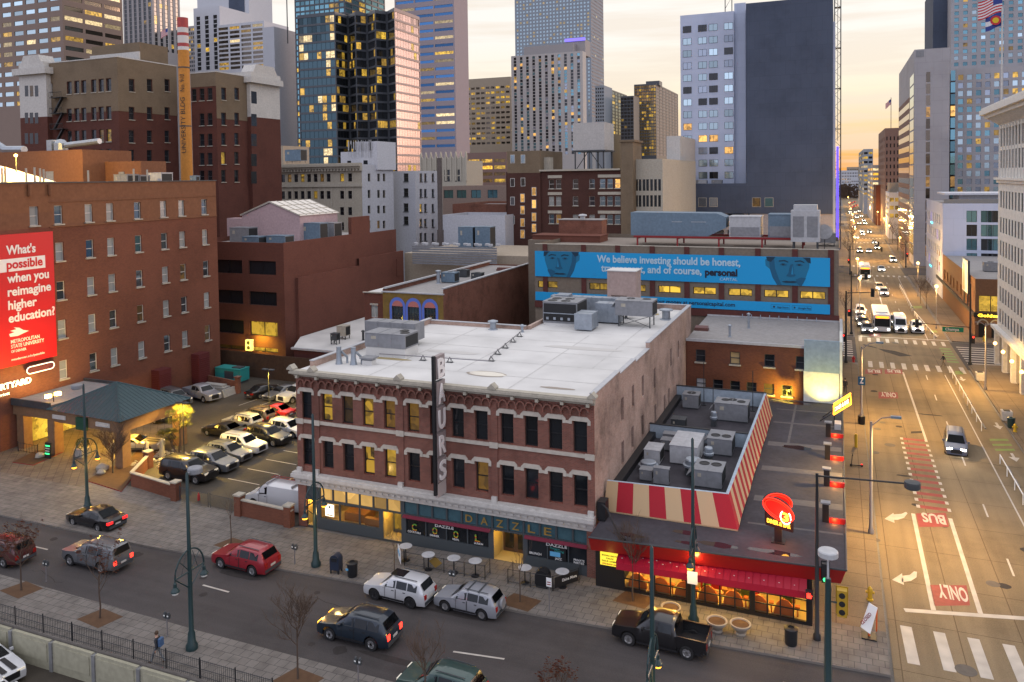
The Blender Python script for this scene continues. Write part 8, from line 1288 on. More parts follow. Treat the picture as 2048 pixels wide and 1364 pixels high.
# kind: length, half width, top line (x from front, z), belt height, roof range for glass
CARS = {
 'sedan': dict(L=4.85, W=.92, top=[(0, .62), (.15, .74), (1.35, .92), (1.55, .96), (2.35, 1.40), (2.9, 1.45), (3.5, 1.40), (4.15, 1.02), (4.7, .98), (4.85, .80)], belt=.92, ws=(1.5, 2.35), rw=(3.45, 4.2), sw=[(1.95, 2.85), (2.93, 3.75)], wx=(.95, 3.75), r=.33),
 'suv': dict(L=4.65, W=.94, top=[(0, .70), (.12, .88), (1.15, 1.04), (1.3, 1.07), (2.05, 1.62), (2.6, 1.69), (3.9, 1.66), (4.25, 1.55), (4.55, 1.08), (4.65, .85)], belt=1.06, ws=(1.25, 2.0), rw=(4.22, 4.56), sw=[(1.75, 2.5), (2.58, 3.35), (3.42, 4.1)], wx=(.92, 3.65), r=.37),
 'bigsuv': dict(L=5.4, W=1.02, top=[(0, .80), (.1, 1.06), (1.35, 1.18), (1.5, 1.22), (2.2, 1.80), (2.7, 1.90), (4.9, 1.88), (5.15, 1.80), (5.33, 1.20), (5.4, .9)], belt=1.2, ws=(1.48, 2.18), rw=(5.13, 5.35), sw=[(1.95, 2.75), (2.85, 3.75), (3.85, 5.0)], wx=(1.0, 4.2), r=.41),
 'coupe': dict(L=4.95, W=.96, top=[(0, .68), (.12, .84), (1.6, .97), (1.75, 1.0), (2.6, 1.38), (3.0, 1.43), (3.5, 1.38), (4.2, 1.06), (4.85, 1.02), (4.95, .75)], belt=.98, ws=(1.72, 2.55), rw=(3.45, 4.2), sw=[(2.15, 3.05), (3.1, 3.6)], wx=(.98, 3.9), r=.35),
 'minivan': dict(L=5.0, W=.98, top=[(0, .66), (.15, .84), (.95, 1.02), (1.1, 1.06), (2.0, 1.62), (2.6, 1.74), (4.5, 1.72), (4.75, 1.6), (4.95, 1.05), (5.0, .85)], belt=1.04, ws=(1.05, 1.98), rw=(4.72, 4.96), sw=[(1.7, 2.55), (2.65, 3.6), (3.7, 4.5)], wx=(.95, 3.95), r=.35),
 'pickup': dict(L=5.6, W=1.0, top=[(0, .85), (.1, 1.08), (1.35, 1.20), (1.5, 1.24), (2.15, 1.80), (2.6, 1.90), (3.55, 1.88), (3.75, 1.80), (3.9, 1.28)], belt=1.22, ws=(1.48, 2.12), rw=(3.74, 3.9), sw=[(1.9, 2.7), (2.8, 3.6)], wx=(1.05, 4.5), r=.41),
 'van': dict(L=5.7, W=1.0, top=[(0, .75), (.12, .98), (.95, 1.20), (1.1, 1.25), (1.75, 1.95), (2.2, 2.08), (5.55, 2.08), (5.65, 1.9), (5.7, 1.0)], belt=1.25, ws=(1.07, 1.74), rw=(5.64, 5.69), sw=[(1.5, 2.3)], wx=(.95, 4.4), r=.37),
 'sprinter': dict(L=6.0, W=1.02, top=[(0, .75), (.12, 1.05), (.7, 1.25), (.8, 1.3), (1.7, 2.35), (2.2, 2.65), (5.9, 2.68), (5.97, 2.4), (6.0, 1.0)], belt=1.35, ws=(.8, 1.68), rw=(5.96, 5.99), sw=[(1.35, 2.2)], wx=(1.0, 4.6), r=.36),
}
def car_meshes(kind):
    c = CARS[kind]; Lc, W, r = c['L'], c['W'], c['r']; topx = [p[0] for p in c['top']]; topz = [p[1] for p in c['top']]; Lb = topx[-1]
    T = lambda x: float(np.interp(x, topx, topz)); zb0 = .26 if r < .4 else .36
    def ZB(x):
        for wxx in c['wx']:
            d = abs(x-wxx); R_ = r+.09
            if d < R_: return max(zb0, r+math.sqrt(max(0, R_*R_-d*d))*1.0)
        return zb0
    xs = set(topx)|{0, Lb}
    for wxx in c['wx']:
        for k in range(-6, 7): x = wxx+(r+.0899)*sin(pi/2*k/6); xs.add(round(min(max(x, 0), Lc), 3))
    for x in np.linspace(0, Lb, 16): xs.add(round(float(x), 3))
    xs = sorted(x for x in xs if x <= Lb+1e-6)
    def sect(x):
        z = T(x); e = min(x, Lc-x); nar = 1-.16*max(0, 1-e/.75)**2; w_ = W*nar; bl_ = min(c['belt'], z-.02); zb = ZB(x); cab = max(0, min(1, (z-c['belt'])/.4)); wt = w_*(.93-(.17 if Lc < 5.65 else .05)*cab); mid = max(zb+.02, min(bl_-.02, .62))
        return [(w_*.95, zb), (w_, max(zb+.01, min(.45, mid-.01))), (w_*1.0, mid), (w_*.97, bl_), (wt, max(bl_+.005, z-.05-.03*cab)), (wt*.82, z-.006), (0, z+.012)]
    b = MB(); rows = [sect(x) for x in xs]; n = 7
    for x, s in zip(xs, rows):
        for (y, z) in s: b.v.append((Lc/2-x, y, z))
        for (y, z) in s: b.v.append((Lc/2-x, -y, z))
    for i in range(len(xs)-1):
        p, q = i*2*n, (i+1)*2*n
        for k in range(n-1): b.f.append((p+k, p+k+1, q+k+1, q+k)); b.f.append((p+n+k, q+n+k, q+n+k+1, p+n+k+1)); b.m += [0, 0]
    for p, s in ((0, 1), ((len(xs)-1)*2*n, -1)):
        f = [p+k for k in range(n)]+[p+n+k for k in reversed(range(n-1))]; b.f.append(tuple(f if s < 0 else f[::-1])); b.m.append(0)
    if kind == 'pickup':
        x0, x1 = Lc/2-3.9, -Lc/2; b.box(x1, x0, -W*.97, -W*.88, .62, 1.26).box(x1, x0, W*.88, W*.97, .62, 1.26).box(x1, x1+.08, -W*.88, W*.88, .5, 1.25).box(x1, x0, -W*.88, W*.88, .6, .68)
    O = {'body': b.mesh('body', ['car_black'], 32)}
    u = MB(); u.box(-Lc/2+.25, Lc/2-.25, -W*.86, W*.86, zb0-.02, .5 if kind != 'pickup' else .58); O['underbody'] = u.mesh('underbody', ['black'])
    sd = []
    for s in (1, -1):
        m = MB()
        for a, d in c['sw']:
            q = []
            for x, lo in ((a, 1), (d, 1), (d, 0), (a, 0)):
                se = sect(x); y0, z0 = se[3]; y1, z1 = se[4]; f = .1 if lo else .9; q.append((Lc/2-x, s*(y0+(y1-y0)*f+.012), z0+(z1-z0)*f))
            # lean the front and rear edges with the glasshouse
            m.quad(*(q if s < 0 else q[::-1]))
        sd.append(m.mesh('side_window', ['car_glass']))
    O['side'] = sd
    def topglass(a, d, nm):
        q = []
        for x, s in ((a, -1), (a, 1), (d, 1), (d, -1)):
            se = sect(x); q.append((Lc/2-x+(.02 if nm == 'windshield' else -.03), s*se[5][0]*(1.04 if x == a else 1.0), T(x)+.02))
        m = MB().quad(*q); m.quad(*q[::-1]); return m.mesh(nm, ['car_glass'])
    O['ws'] = topglass(c['ws'][0]+.06, c['ws'][1]-.05, 'windshield'); O['rw'] = topglass(c['rw'][0]+.02, c['rw'][1]-.06, 'rear_window')
    t = MB().lathe([(r*.62, -.11), (r*.95, -.11), (r, -.06), (r, .06), (r*.95, .11), (r*.62, .11)], 18, (0, 0, 0), 'y', caps=False).mesh('wheel', ['tyre'], 40); O['tyre'] = t
    rm = MB().lathe([(r*.64, -.07), (r*.64, .085), (r*.56, .09), (r*.5, .06), (.02, .055)], 18, (0, 0, 0), 'y', caps=False)
    for k in range(5): a = 2*pi*k/5; rm.slab([(.06*cos(a+pi/2), .062, .06*sin(a+pi/2)), (r*.58*cos(a)+.04*cos(a+pi/2), .062, r*.58*sin(a)+.04*sin(a+pi/2)), (r*.58*cos(a)-.04*cos(a+pi/2), .062, r*.58*sin(a)-.04*sin(a+pi/2)), (-.06*cos(a+pi/2), .062, -.06*sin(a+pi/2))], (0, .03, 0))
    O['rim'] = rm.mesh('rim', ['rim'])
    zl = T(.25)-.12; wl = W*.84; hl = MB()
    O['head'] = MB().slab([(Lc/2-.02, -.22, zl-.1), (Lc/2-.02, .22, zl-.06), (Lc/2-.03, .22, zl+.07), (Lc/2-.03, -.22, zl+.07)], (-.25, 0, 0)).mesh('headlight', ['lamp_faint']); zt = min(1.02, (T(Lb-.05) if kind != 'pickup' else 1.1))-.05
    tall = kind in ('suv', 'bigsuv', 'pickup', 'van', 'minivan', 'sprinter'); O['tail'] = MB().box(-Lc/2-.015, -Lc/2+.16, -.13 if tall else -.22, .13 if tall else .22, zt-.14 if not tall else zt-.25, zt+.04).mesh('tail_light', ['tail_off']); O['mir'] = MB().box(-.06, .06, -.1, .1, 0, .15).mesh('mirror', ['black']); O['plate'] = MB().box(-Lc/2-.03, -Lc/2-.005, -.22, .22, zt-.32, zt-.18).mesh('licence_plate', ['stone_white'])
    O['grille'] = MB().box(Lc/2-.1, Lc/2+.012, -W*.48, W*.48, zb0+.12, zl+.0).mesh('grille', ['black']); O['bump'] = MB().box(-Lc/2-.05, -Lc/2+.2, -W*.8, W*.8, zb0+.08, zb0+.26).mesh('bumper', ['metal_dark'])
    rr = MB()
    if tall and kind not in ('van', 'sprinter', 'pickup'):
        xa, xz = Lc/2-c['ws'][1]-.3, Lc/2-c['rw'][0]+.2
        for s in (1, -1): rr.tube([(xa, s*W*.62, topz[5]+.045), (xz, s*W*.62, topz[6]+.045)], .025, 5)
    se_ = MB()
    for s in (1, -1):
        for x in sorted({q for p in c['sw'][:2] for q in (p[0], p[1]+.04)}):
            if min(abs(x-w_) for w_ in c['wx']) < r*.9: continue
            S = sect(x); se_.quad(*[(Lc/2-x+dx, s*(S[i][0]+.007), S[i][1]) for dx, i in ((-.014, 1), (.014, 1), (.014, 2), (-.014, 2))]).quad(*[(Lc/2-x+dx, s*(S[i][0]+.007), S[i][1]) for dx, i in ((-.014, 2), (.014, 2), (.014, 3), (-.014, 3))])
        S = sect(Lc/2); se_.box(-c['wx'][1]+Lc/2+r+.1, Lc/2-c['wx'][0]-r-.1, s*(S[1][0]+.012)-.012, s*(S[1][0]+.012)+.012, S[1][1]-.12, S[1][1]-.01)
        for p in c['sw'][:2]: x = p[1]-.15; S = sect(x); se_.box(Lc/2-x-.09, Lc/2-x+.09, s*(S[3][0]+.015)-.015, s*(S[3][0]+.015)+.015, S[3][1]-.13, S[3][1]-.095)
    O['seam'] = se_.mesh('door_seam', ['black'])
    O['rail'] = rr.mesh('roof_rail', ['metal_dark']) if rr.v else None
    O['c'] = c; O['wl'] = wl; return O
_cm = {}
def obj_mat(o, m):
    o.material_slots[0].link = 'OBJECT'; o.material_slots[0].material = M[m]; return o
NAMES = {'sedan': 'sedan', 'suv': 'parked_suv', 'bigsuv': 'large_suv', 'coupe': 'coupe', 'minivan': 'minivan', 'pickup': 'pickup_truck', 'van': 'cargo_van', 'sprinter': 'tall_van'}
CATS = {'sedan': 'car', 'suv': 'SUV', 'bigsuv': 'SUV', 'coupe': 'car', 'minivan': 'minivan', 'pickup': 'pickup', 'van': 'van', 'sprinter': 'van'}
def car(kind, label, x, y, deg, col, heads='lamp_faint', tails='tail_off', z=0.0, rim='rim', group=None, roofm=None, s=1.0):
    if kind not in _cm: _cm[kind] = car_meshes(kind)
    O = _cm[kind]; c = O['c']; Lc, W, r = c['L'], c['W'], c['r']; t = thing(NAMES[kind], label, CATS[kind], (x, y, z), radians(deg), group); t.scale = (s, s, s)
    obj_mat(link('body', O['body'], t), 'car_'+col); link('underbody', O['underbody'], t); link('windshield', O['ws'], t); link('rear_window', O['rw'], t)
    for m in O['side']: link('side_window', m, t)
    for wx in c['wx']:
        for s_ in (1, -1): w_ = link('wheel', O['tyre'], t, (Lc/2-wx, s_*(W-.12), r), 0 if s_ > 0 else pi); obj_mat(link('rim', O['rim'], w_), rim)
    for s_ in (1, -1):
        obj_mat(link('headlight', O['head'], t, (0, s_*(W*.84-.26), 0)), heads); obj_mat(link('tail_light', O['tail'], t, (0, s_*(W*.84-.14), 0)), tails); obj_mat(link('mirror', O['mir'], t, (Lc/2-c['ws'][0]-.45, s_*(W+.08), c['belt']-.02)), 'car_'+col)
    link('licence_plate', O['plate'], t); link('door_seam', O['seam'], t); link('grille', O['grille'], t); link('bumper', O['bump'], t)
    if O['rail']: link('roof_rail', O['rail'], t)
    return t
# on the front street (they head left)
car('sedan', 'glossy black long sedan with lit red tail lights pulling out by the hotel drive', -54.1, 44.6, 177, 'black', 'lamp_faint', 'tail_red', s=1.03)
car('bigsuv', 'dark maroon SUV at the left edge beside the near kerb tree', -55.6, 38.0, 180, 'maroon', z=.0, s=.93); car('bigsuv', 'dark grey SUV with bright red tail lights driving in the middle of the front street', -48.4, 39.9, 179, 'grey', 'lamp_faint', 'glow_red', s=.95); car('suv', 'deep red SUV parked at the kerb right of the bare sapling', -38.2, 43.35, 178, 'red', s=1.03)
t = car('suv', 'white crossover with a black roof hatch parked before the patio', -26.0, 43.6, 178, 'white', rim='rim_dark', s=.98); MB().quad((-.55, -.42, 1.7), (.45, -.42, 1.715), (.45, .42, 1.715), (-.55, .42, 1.7)).build('sunroof', 'car_glass', t)
t = car('suv', 'small silver SUV with a spare wheel on its tail door', -21.2, 43.95, 178, 'silver', s=.93); MB().lathe([(.34, -.1), (.36, 0), (.30, .1), (.02, .12)], 16, (-2.42, 0, .95), 'x').build('spare_wheel', 'metal_grey', t)
b = MB(); [b.box(x-.04, x+.04, -.7, .7, 1.70, 1.74) for x in (-.2, -1.0)]; b.build('roof_rack', 'metal_dark', t)
car('suv', 'dark navy car with lit lamps driving on the front street below the white crossover', -26.0, 38.9, 180, 'navy', 'glow_amber', 'glow_red', s=1.04); car('pickup', 'black pickup truck with an open bed parked in front of the diner', -9.3, 44.55, 177.5, 'black', s=.97); t = car('suv', 'dark green wagon showing only its roof at the bottom edge', -19.0, 35.9, 178, 'green')
# parking lot
LG = 'cars in the parking lot'; Z = .1
car('bigsuv', 'long black SUV nearest the lot gate', -54.3, 54.5, 0, 'black', z=Z, group=LG); car('suv', 'grey SUV with a pale roof second from the lot gate', -54.0, 57.2, -2, 'grey', z=Z, group=LG, s=1.05); car('suv', 'dark charcoal SUV third in the row from the lot gate', -54.4, 59.7, -2, 'grey', z=Z, group=LG); car('bigsuv', 'white SUV fourth in the row from the lot gate', -54.6, 62.0, -3, 'white', z=Z, group=LG, s=.92)
car('suv', 'black SUV with lamp reflections on its hood, next past the white SUV', -54.0, 65.0, -4, 'black', z=Z, group=LG, s=1.06); car('suv', 'white crossover between two dark cars in the middle of the lot', -53.6, 67.7, -4, 'white', z=Z, group=LG); car('sedan', 'dark grey sedan half hidden by the brick block corner', -52.4, 70.6, -4, 'grey', z=Z, group=LG)
car('sedan', 'black sedan facing away at the left end of the middle row', -60.0, 65.2, 176, 'black', z=Z, group=LG); car('suv', 'silver crossover seen from behind in the middle row', -59.8, 67.9, 176, 'silver', z=Z, group=LG); car('suv', 'dark brown SUV seen from behind in the middle row', -60.0, 70.3, 176, 'brown', z=Z, group=LG); car('sedan', 'bright red sedan at the far end of the middle row', -59.3, 72.6, 176, 'red', z=Z, group=LG)
car('pickup', 'silver pickup truck against the lattice shaft of the hotel wall', -72.5, 75.3, -14, 'silver', z=Z, group=LG); car('bigsuv', 'dark grey pickup sized SUV beside the silver pickup', -74.2, 72.6, -14, 'grey', z=Z, group=LG, s=.95); car('sedan', 'black sedan backed toward the board fence', -66.2, 79.3, 75, 'black', z=Z, group=LG); car('sedan', 'dark sedan with a pale windshield beside the white SUV at the board fence', -63.6, 79.3, -102, 'grey', z=Z, group=LG); car('bigsuv', 'white SUV facing out from the board fence', -61.0, 79.2, -104, 'white', z=Z, group=LG); car('suv', 'white car mostly hidden behind the brick block corner', -58.3, 79.4, -104, 'white', z=Z, group=LG)
car('coupe', 'pale gold coupe with dark hood stripes beside the canopy pillar', -65.0, 58.6, 20, 'tan', z=.15, group=LG); link('hood_stripe', MB().quad((.8, .12, 1.0), (2.3, .12, .90), (2.3, .42, .89), (.8, .42, .99)).quad((.8, -.42, .99), (2.3, -.42, .89), (2.3, -.12, .90), (.8, -.12, 1.0)).mesh('hood_stripe', ['black']), bpy.data.objects['coupe'])
car('sedan', 'dark car under the right edge of the canopy roof', -71.5, 66.6, -5, 'black', z=Z, group=LG); car('sedan', 'dark car behind the one under the canopy roof edge', -71.8, 69.3, -8, 'grey', z=Z, group=LG)
t = car('van', 'white work van with red ladders on its roof behind the brick wall', -42.4, 52.3, 180, 'white', z=Z, group=LG); b = MB()
for y in (-.55, -.2): b.tube([(-2.4, y, 2.3), (1.0, y, 2.3)], .03, 4)
for k in range(9): x = -2.3+k*.4; b.tube([(x, -.55, 2.3), (x, -.2, 2.3)], .02, 4)
b.build('ladder', 'steel_red', t); MB().box(-1.9, -1.82, -.85, .85, 2.08, 2.26).box(.6, .68, -.85, .85, 2.08, 2.26).build('roof_rack', 'metal_light', t); car('suv', 'dark car just visible behind the white ladder van', -41.8, 55.3, 180, 'navy', z=Z, group=LG)
car('coupe', 'white coupe with black stripes on the lower parking level, topmost at the left edge', -46.0, 30.5, -10, 'white', z=-1.73); car('coupe', 'white striped coupe lowest at the bottom left corner', -42.6, 28.3, -10, 'white', z=-1.73); car('sedan', 'red car between the two white striped coupes on the lower level', -48.0, 28.3, -10, 'red', z=-1.73)
for o in [o for o in bpy.data.objects if o.name.startswith('coupe') and o.location.z < -1]: link('hood_stripe', bpy.data.objects['hood_stripe'].data, o)
# cross street traffic, heading toward us
def heads(x, y, e=60, w_=.75): 
    for s in (-1, 1): light('headlight_beam', 'SPOT', (x+s*w_, y-.15, .8), e, (1, .8, .5), .06, (radians(76), 0, pi), 75)
car('minivan', 'slate blue minivan with lit headlights driving toward the corner', 10.7, 86.6, -95, 'slate', 'glow_white'); heads(10.5, 83.9, 90)
QG = 'traffic waiting at the first crossing'
for kind, x, y, col, lb, e in (('suv', 4.75, 145.6, 'grey', 'front car of the left queue at the stop line, dark with bright lamps', 120), ('suv', 4.3, 151.3, 'black', 'second car of the left queue, dark', 0), ('sedan', 4.1, 157.0, 'silver', 'third car of the left queue, silver', 0), ('minivan', 4.2, 163.5, 'white', 'fourth car of the left queue, pale roofed', 0), ('sprinter', 9.95, 148.6, 'white', 'tall white van right of the bus at the stop line', 120), ('suv', 8.6, 154.8, 'brown', 'dark car half hidden between the bus and the tall white van', 0), ('pickup', 12.5, 148.7, 'white', 'white pickup at the right end of the stop line', 120), ('suv', 9.6, 190.5, 'silver', 'silver SUV leading the pair beyond the stopped bus', 100), ('suv', 9.1, 199.0, 'tan', 'tan SUV following the silver one beyond the stopped bus', 80), ('sedan', 11.3, 237, 'white', 'white sedan crossing the second junction with bright lamps', 80), ('minivan', 15.6, 262, 'silver', 'pale van turning at the right of the second junction', 60)): 
    car(kind, lb, x, y, -90, col, 'glow_white', group=QG if y < 170 else None)
    if e: heads(x, y-2.6, e)
rq = random.Random(11); k = 0; FARG = 'distant cars with lit headlights down the cross street'; ORD = ('nearest of', 'next in', 'third in', 'fourth in', 'fifth in', 'sixth in', 'farthest of')
for lane_, x0, sl in (('left lane', 7.2, .004), ('middle lane', 10.0, .005), ('right lane', 13.0, .004)):
    for i in range(7):
        y = 292+i*46+rq.uniform(-14, 14)+(0, 12, 25)[k % 3]; k += 1; car(rq.choice(['suv', 'sedan', 'sedan', 'suv']), '%s the far headlights in the %s beyond the second crossing' % (ORD[i], lane_), x0+(y-290)*sl, y, -90, rq.choice(['grey', 'white', 'silver', 'black']), 'glow_white', group=FARG)
for i in range(6): y = 640+i*26; car('sedan', '%s the red tail lights at the far end of the street' % ORD[i], 10.2+(i % 3)*2.2, y, 90, 'black', 'lamp_faint', 'glow_red', group='distant red tail lights')
mat('bus_white', (.62, .63, .64), .3); mat('dest_orange', (.3, .1, .01), .5, emit=(1, .30, .02), es=2.6)
def bus(label, x, y):
    t = thing('city_bus', label, 'bus', (x, y, 0), group=None); b = MB().box(-1.28, 1.28, 0, 11.5, .35, 3.0).box(-1.2, 1.2, .1, 11.4, 3.0, 3.12); b.box(-.9, .9, 2, 6, 3.12, 3.3); b.build('body', 'bus_white', t); MB().quad((-1.15, -.02, 1.15), (1.15, -.02, 1.15), (1.15, -.02, 2.5), (-1.15, -.02, 2.5)).build('windshield', 'car_glass', t); MB().box(-1.0, 1.0, -.04, -.002, 2.55, 2.9).build('destination_sign', 'dest_orange', t)
    for s in (-1, 1): MB().box(s*.95-.14, s*.95+.14, -.03, -.002, .62, .8).build('headlight', 'glow_white', t); MB().quad((s*1.285, .8, 1.3), (s*1.285, 11, 1.3), (s*1.285, 11, 2.4), (s*1.285, .8, 2.4)).build('side_window', 'car_glass', t); MB().box(s*1.35-.08, s*1.35+.08, -.25, -.1, 1.7, 2.2).build('mirror', 'black', t)
    for yy in (2.4, 8.2):
        for s in (-1, 1): w_ = MB().lathe([(.48, -.14), (.48, .14)], 16, (0, 0, 0), 'x').build('wheel', 'tyre', t, (s*1.18, yy, .48)); MB().lathe([(.28, .0), (.02, .01)], 12, (s*.15, 0, 0), 'x').build('rim', 'rim', w_)
    heads(x, y-.2, 150, .95)
bus('white city bus at the stop line with an orange destination sign', 7.1, 145.3); bus('white city bus beyond the first crossing, nearer the second', 6.7, 218.4)
# ------------------------------------------------------------------ trees and people
def bare_tree(label, x, y, h, seed, z=.13, spread=.5, trunk=.35, leaves=0, group=None, r0=.06, dens=1.0, bark='bark'):
    r = random.Random(seed); t = thing('bare_tree', label, 'tree', (x, y, z), 0, group); tr, cr, lf = MB(), MB(), MB(); ht = h*trunk
    tr.tube([(0, 0, -.05), (r.uniform(-.04, .04), r.uniform(-.04, .04), ht*.5), (0, 0, ht), (0, 0, h*.62)], r0, 7, r0*.55)
    def grow(p, d, ln, rad, lv):
        n = 3; pts = [p]
        for _ in range(n): d = (d+Vector((r.uniform(-.18, .18), r.uniform(-.18, .18), r.uniform(-.02, .2)))).normalized(); pts.append(pts[-1]+d*ln/n)
        cr.tube([tuple(q) for q in pts], rad, 4 if lv < 2 else 3, rad*.5, caps=False)
        if leaves and lv >= 2 and r.random() < leaves:
            for _ in range(3): q = pts[-1]+Vector((r.uniform(-.1, .1), r.uniform(-.1, .1), r.uniform(-.12, .08))); s = r.uniform(.04, .09); lf.quad((q.x-s, q.y, q.z), (q.x, q.y-s, q.z+s), (q.x+s, q.y+s*.5, q.z), (q.x, q.y+s, q.z-s))
        if lv < 3:
            for k in range(int((4, 4, 3)[lv]*dens+.5)):
                f = r.uniform(.35, 1.0); q = pts[0].lerp(pts[-1], f); a = r.uniform(0, 2*pi); nd = (d+Vector((cos(a), sin(a), r.uniform(-.1, .5)))*r.uniform(.45, .8)).normalized(); grow(q, nd, ln*r.uniform(.5, .72), max(.006, rad*.55), lv+1)
    for k in range(int(7*dens)):
        f = r.uniform(trunk, .62); a = 2*pi*k/7+r.uniform(-.4, .4); grow(Vector((0, 0, h*f)), Vector((cos(a)*spread, sin(a)*spread, .75)).normalized(), h*r.uniform(.26, .40), r0*.42, 0)
    tr.build('trunk', bark, t); cr.build('crown', 'twig', t)
    if leaves: lf.build('foliage', 'leaf_rust', t)
    return t
for (px, py), h, sd, kw, lb in (((596, 1362), 4.6, 1, dict(spread=.45, dens=1.2), 'bare upright tree at the bottom edge of the near pavement'), ((200, 1240), 4.3, 2, dict(spread=.6, leaves=.5, dens=.8), 'small tree with a few rust coloured leaves in the near pavement pit'), ((43, 1184), 4.0, 3, dict(spread=.7, leaves=.25), 'bare tree with some brown leaves at the left end of the near pavement'), ((1266, 1206), 4.6, 4, dict(spread=.45, dens=1.2), 'dense bare tree in front of the left diner window'),
    ((1040, 1208), 3.3, 5, dict(spread=.25, trunk=.55, dens=.6, r0=.045), 'thin bare sapling in a dark pit behind the silver car'), ((462, 1093), 3.6, 6, dict(spread=.25, trunk=.5, dens=.6, r0=.045), 'thin bare sapling behind the red parked car'), ((790, 1165), 3.2, 7, dict(spread=.2, trunk=.6, dens=.5, r0=.04), 'very thin bare sapling behind the white crossover')): x, y = G(px, py); bare_tree(lb, x, y, h, sd, **kw)
for px, Y, h, sd, lb in ((1115, 35.0, 3.4, 8, 'bare reddish treetop rising from the bottom edge below the road dash'), (850, 34.6, 4.2, 9, 'bare treetop in front of the green wagon at the bottom edge')): bare_tree(lb, AY(px, 1340, Y)[0], Y, h, sd, spread=.5, leaves=.2 if px > 1000 else 0)
bare_tree('wide bare multi stemmed tree in front of the canopy pillar', -61.8, 52.9, 4.3, 10, spread=.8, trunk=.12, dens=1.4, r0=.10)
for i, (px, py, lb) in enumerate(((1841, 608, 'nearest bare street tree by the grey mid rise'), (1853, 618, 'second bare street tree by the grey mid rise'), (1690, 640, 'bare tree behind the left signal pole'))): x, y = G(px, py); bare_tree(lb, x, y, 5.2, 20+i, spread=.5)
T0 = bare_tree('dark bare street tree on the left pavement past the second crossing', 3.4, 252, 9, 31, spread=.7, r0=.12)
for i, (x, y, s, lb) in enumerate(((18.8, 268, .8, 'dark bare street tree on the right pavement by the concrete tower'), (19.3, 300, .9, 'dark bare street tree on the right pavement past the concrete tower'), (19.5, 330, 1, 'dark bare street tree on the right pavement by the white low block'), (5.2, 300, 1, 'dark bare street tree mid way along the left far block'), (20, 372, 1, 'dark bare street tree on the right by the brown stone tower'), (6, 350, .9, 'dark bare street tree at the end of the left far block'))):
    c = copy_tree(T0); c.location = (x, y, .13); c.scale = (s, s, s); c.rotation_euler = (0, 0, i*1.3); c['label'] = lb
far = MB(); rr = random.Random(5)
for i in range(2600): x, y = rr.uniform(3, 34), rr.uniform(860, 960); z = rr.uniform(1, 15)*(1-.3*rr.random()); s = rr.uniform(.4, 1.2); far.quad((x-s, y, z), (x, y+.3, z-s*.6), (x+s, y, z+.2), (x, y-.3, z+s))
tag(far.build('far_treetops', 'twig'), kind='stuff')
t = thing('pine_tree', 'twisted evergreen glowing yellow under the parking lot lamp', 'tree', (-59.6, 58.6, .1)); tr = MB(); tr.tube([(0, 0, 0), (.15, .1, 1.5), (.0, .2, 3.0), (.25, .1, 4.9)], .13, 7, .05); tr.tube([(0, 0, .2), (-.9, 0, 1.0), (-1.3, .1, 1.9)], .10, 6, .05); PAD = [(.25, .1, 5.0, .75), (.9, .2, 4.5, .7), (-.6, 0, 4.3, .8), (.95, 0, 3.3, .65), (-.9, .2, 3.4, .7), (-1.5, .1, 2.3, .8), (-.6, -.3, 2.5, .6), (-2.0, 0, 2.0, .6), (.4, .4, 3.9, .7), (-1.2, .3, 1.6, .55)]
for x, y, z, s in PAD: tr.tube([(x*.3, y*.3, z-.6), (x*.8, y*.8, z-.1)], .05, 5, .02)
tr.build('trunk', 'bark', t); fo = MB()
for x, y, z, s in PAD:
    for _ in range(330):
        a = rr.uniform(0, 2*pi); q = s*math.sqrt(rr.random())*(1+.25*sin(3*a+x)); p = Vector((x+q*cos(a), y+q*sin(a), z+rr.gauss(0, .14)*(1.1-q/s*.6)-.12*q)); d = Vector((cos(a), sin(a), rr.uniform(.1, .9)))*rr.uniform(.08, .18); e = Vector((-sin(a), cos(a), rr.uniform(-.4, .4)))*.035; fo.quad(tuple(p-e), tuple(p+d), tuple(p+e), tuple(p-d*.25))
fo.build('foliage', 'leaf_pine', t)
for n_, (x, y, h, lb) in enumerate(((-58.5, 58.2, 5.5, 'black parking lot lamp pole beside the glowing evergreen'), (-58.0, 70.1, 6.0, 'black parking lot lamp pole between the red sedan and the fence'))):
    t = pole('lot_lamp', lb, x, y, h, .06, 'iron'); MB().box(-.75, -.12, -.2, .2, h-.05, h+.06).box(.12, .75, -.2, .2, h-.05, h+.06).box(-.12, .12, -.05, .05, h-.03, h+.03).build('lamp_head', 'metal_dark', t)
    for s in (-1, 1): light('lot_light', 'SPOT', (x+s*.42, y, h+.02), 4200, (1, .64, .12), .2, (0, 0, 0), 160)
for x, y, lb in ((-63.8, 55.6, 'mossy upright stump at the back of the rock bed'), (-62.9, 56.6, 'pale standing stone post in the rock bed')): tag(MB().lathe([(.3, 0), (.24, .8), (.2, 1.7), (.08, 1.9)], 7).build('stone_post', 'rock', None, (x+2.2, y+1.0, .15)), lb, 'stone')
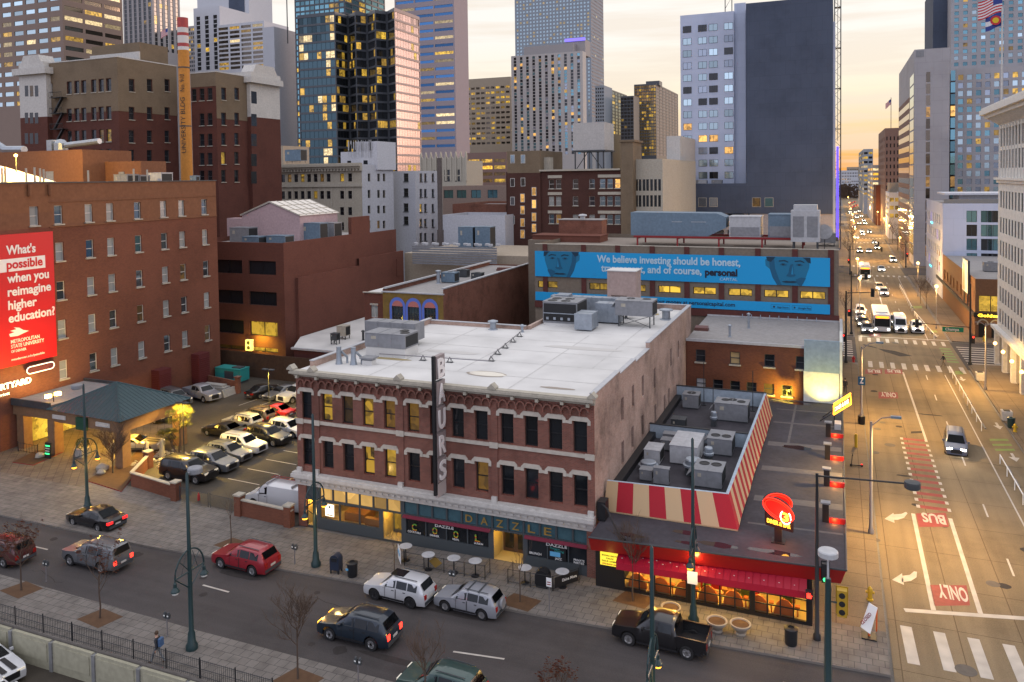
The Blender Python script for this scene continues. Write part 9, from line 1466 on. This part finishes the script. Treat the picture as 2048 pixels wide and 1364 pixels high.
def person(label, x, y, deg, top, legs, hairc='hair', pack=None, stride=.30, arms=.18, z=.13, shoe='boot', s=1.0):
    J = [(0, 0, .95), (0, 0, 1.15), (.02, 0, 1.38), (.04, 0, 1.50), (.05, 0, 1.58), (.06, 0, 1.70)]; Rr = [.155, .14, .165, .075, .085, .10]; E = [(0, 1), (1, 2), (2, 3), (3, 4), (4, 5)]
    for sd in (1, -1):
        b = len(J); f = stride*sd; a = -arms*sd
        J += [(.02, .10*sd, .90), (f*.45+.06, .10*sd, .50), (f-.02, .10*sd, .09 if f > 0 else .14), (f+.15, .10*sd, .04 if f > 0 else .03), (.02, .21*sd, 1.40), (a*.5-.02, .26*sd, 1.13), (a+.10, .25*sd, .90), (a+.14, .25*sd, .80)]; Rr += [.095, .07, .05, .04, .065, .05, .036, .042]; E += [(0, b), (b, b+1), (b+1, b+2), (b+2, b+3), (2, b+4), (b+4, b+5), (b+5, b+6), (b+6, b+7)]
        for k in range(5): J.append((a+.15+(.05 if k == 4 else .0), (.25+(-.035 if k == 4 else .0))*sd+(k-1.5)*.016*(k < 4), .71+(.012, 0, .004, .02, .05)[k])); Rr.append(.009); E.append((b+7, len(J)-1))
    me = bpy.data.meshes.new('person'); me.from_pydata(J, E, []); o = bpy.data.objects.new('skin_source', me); COL.objects.link(o); m = o.modifiers.new('s', 'SKIN'); o.modifiers.new('d', 'SUBSURF').levels = 2
    for v, q in zip(me.skin_vertices[0].data, Rr): v.radius = (q*.85, q)
    me.skin_vertices[0].data[0].use_root = True; dg = bpy.context.evaluated_depsgraph_get(); dg.update(); nm = bpy.data.meshes.new_from_object(o.evaluated_get(dg)); bpy.data.objects.remove(o); nm.materials.clear()
    for q in (legs, top, 'skin', shoe): nm.materials.append(M[q])
    for p in nm.polygons: c = p.center; p.use_smooth = True; hand = abs(c.y) > .19 and c.z < .88; p.material_index = 2 if c.z > 1.49 or hand else (1 if c.z > .93 or abs(c.y) > .19 else (3 if c.z < .12 else 0))
    nm.name = 'person'; t = tag(link('person', nm, None, (x, y, z), radians(deg)), label, 'person'); t.scale = (s, s, s); h = MB(); h.lathe([(.02, 1.84), (.07, 1.82), (.105, 1.75), (.10, 1.66), (.06, 1.62)], 10, (.035, 0, 0)); h.build('hair', hairc, t)
    f = MB(); [f.box(.152, .162, q-.012, q+.012, 1.705, 1.72) for q in (-.035, .035)]; f.slab([(.15, -.012, 1.67), (.15, .012, 1.67), (.155, .006, 1.71), (.155, -.006, 1.71)], (.022, 0, 0)).box(.146, .152, -.025, .025, 1.632, 1.64); f.build('face_features', 'hair', t)
    if pack: MB().slab([(-.14, -.15, 1.02), (-.14, .15, 1.02), (-.13, .15, 1.45), (-.13, -.15, 1.45)], (-.17, 0, 0)).build('backpack', pack, t)
    return t
person('person walking left along the near pavement in a dark jacket with a blue backpack', *G(316, 1326, .13), 190, 'cloth_dark', 'cloth_grey', pack='cloth_blue', stride=.36); person('person in dark clothes and bare calves crossing at the far crosswalk', *G(1887, 733), 200, 'cloth_dark', 'cloth_khaki', stride=.3, z=.01); person('person standing in a lime safety vest behind the arrow sign', *G(1678, 818), -80, 'vest_lime', 'cloth_dark', stride=.05, arms=.05, z=.13)
person('person in dark clothes by the wall near the left corner of the first crossing', 1.0, 104.0, 95, 'cloth_dark', 'cloth_dark', stride=.15)
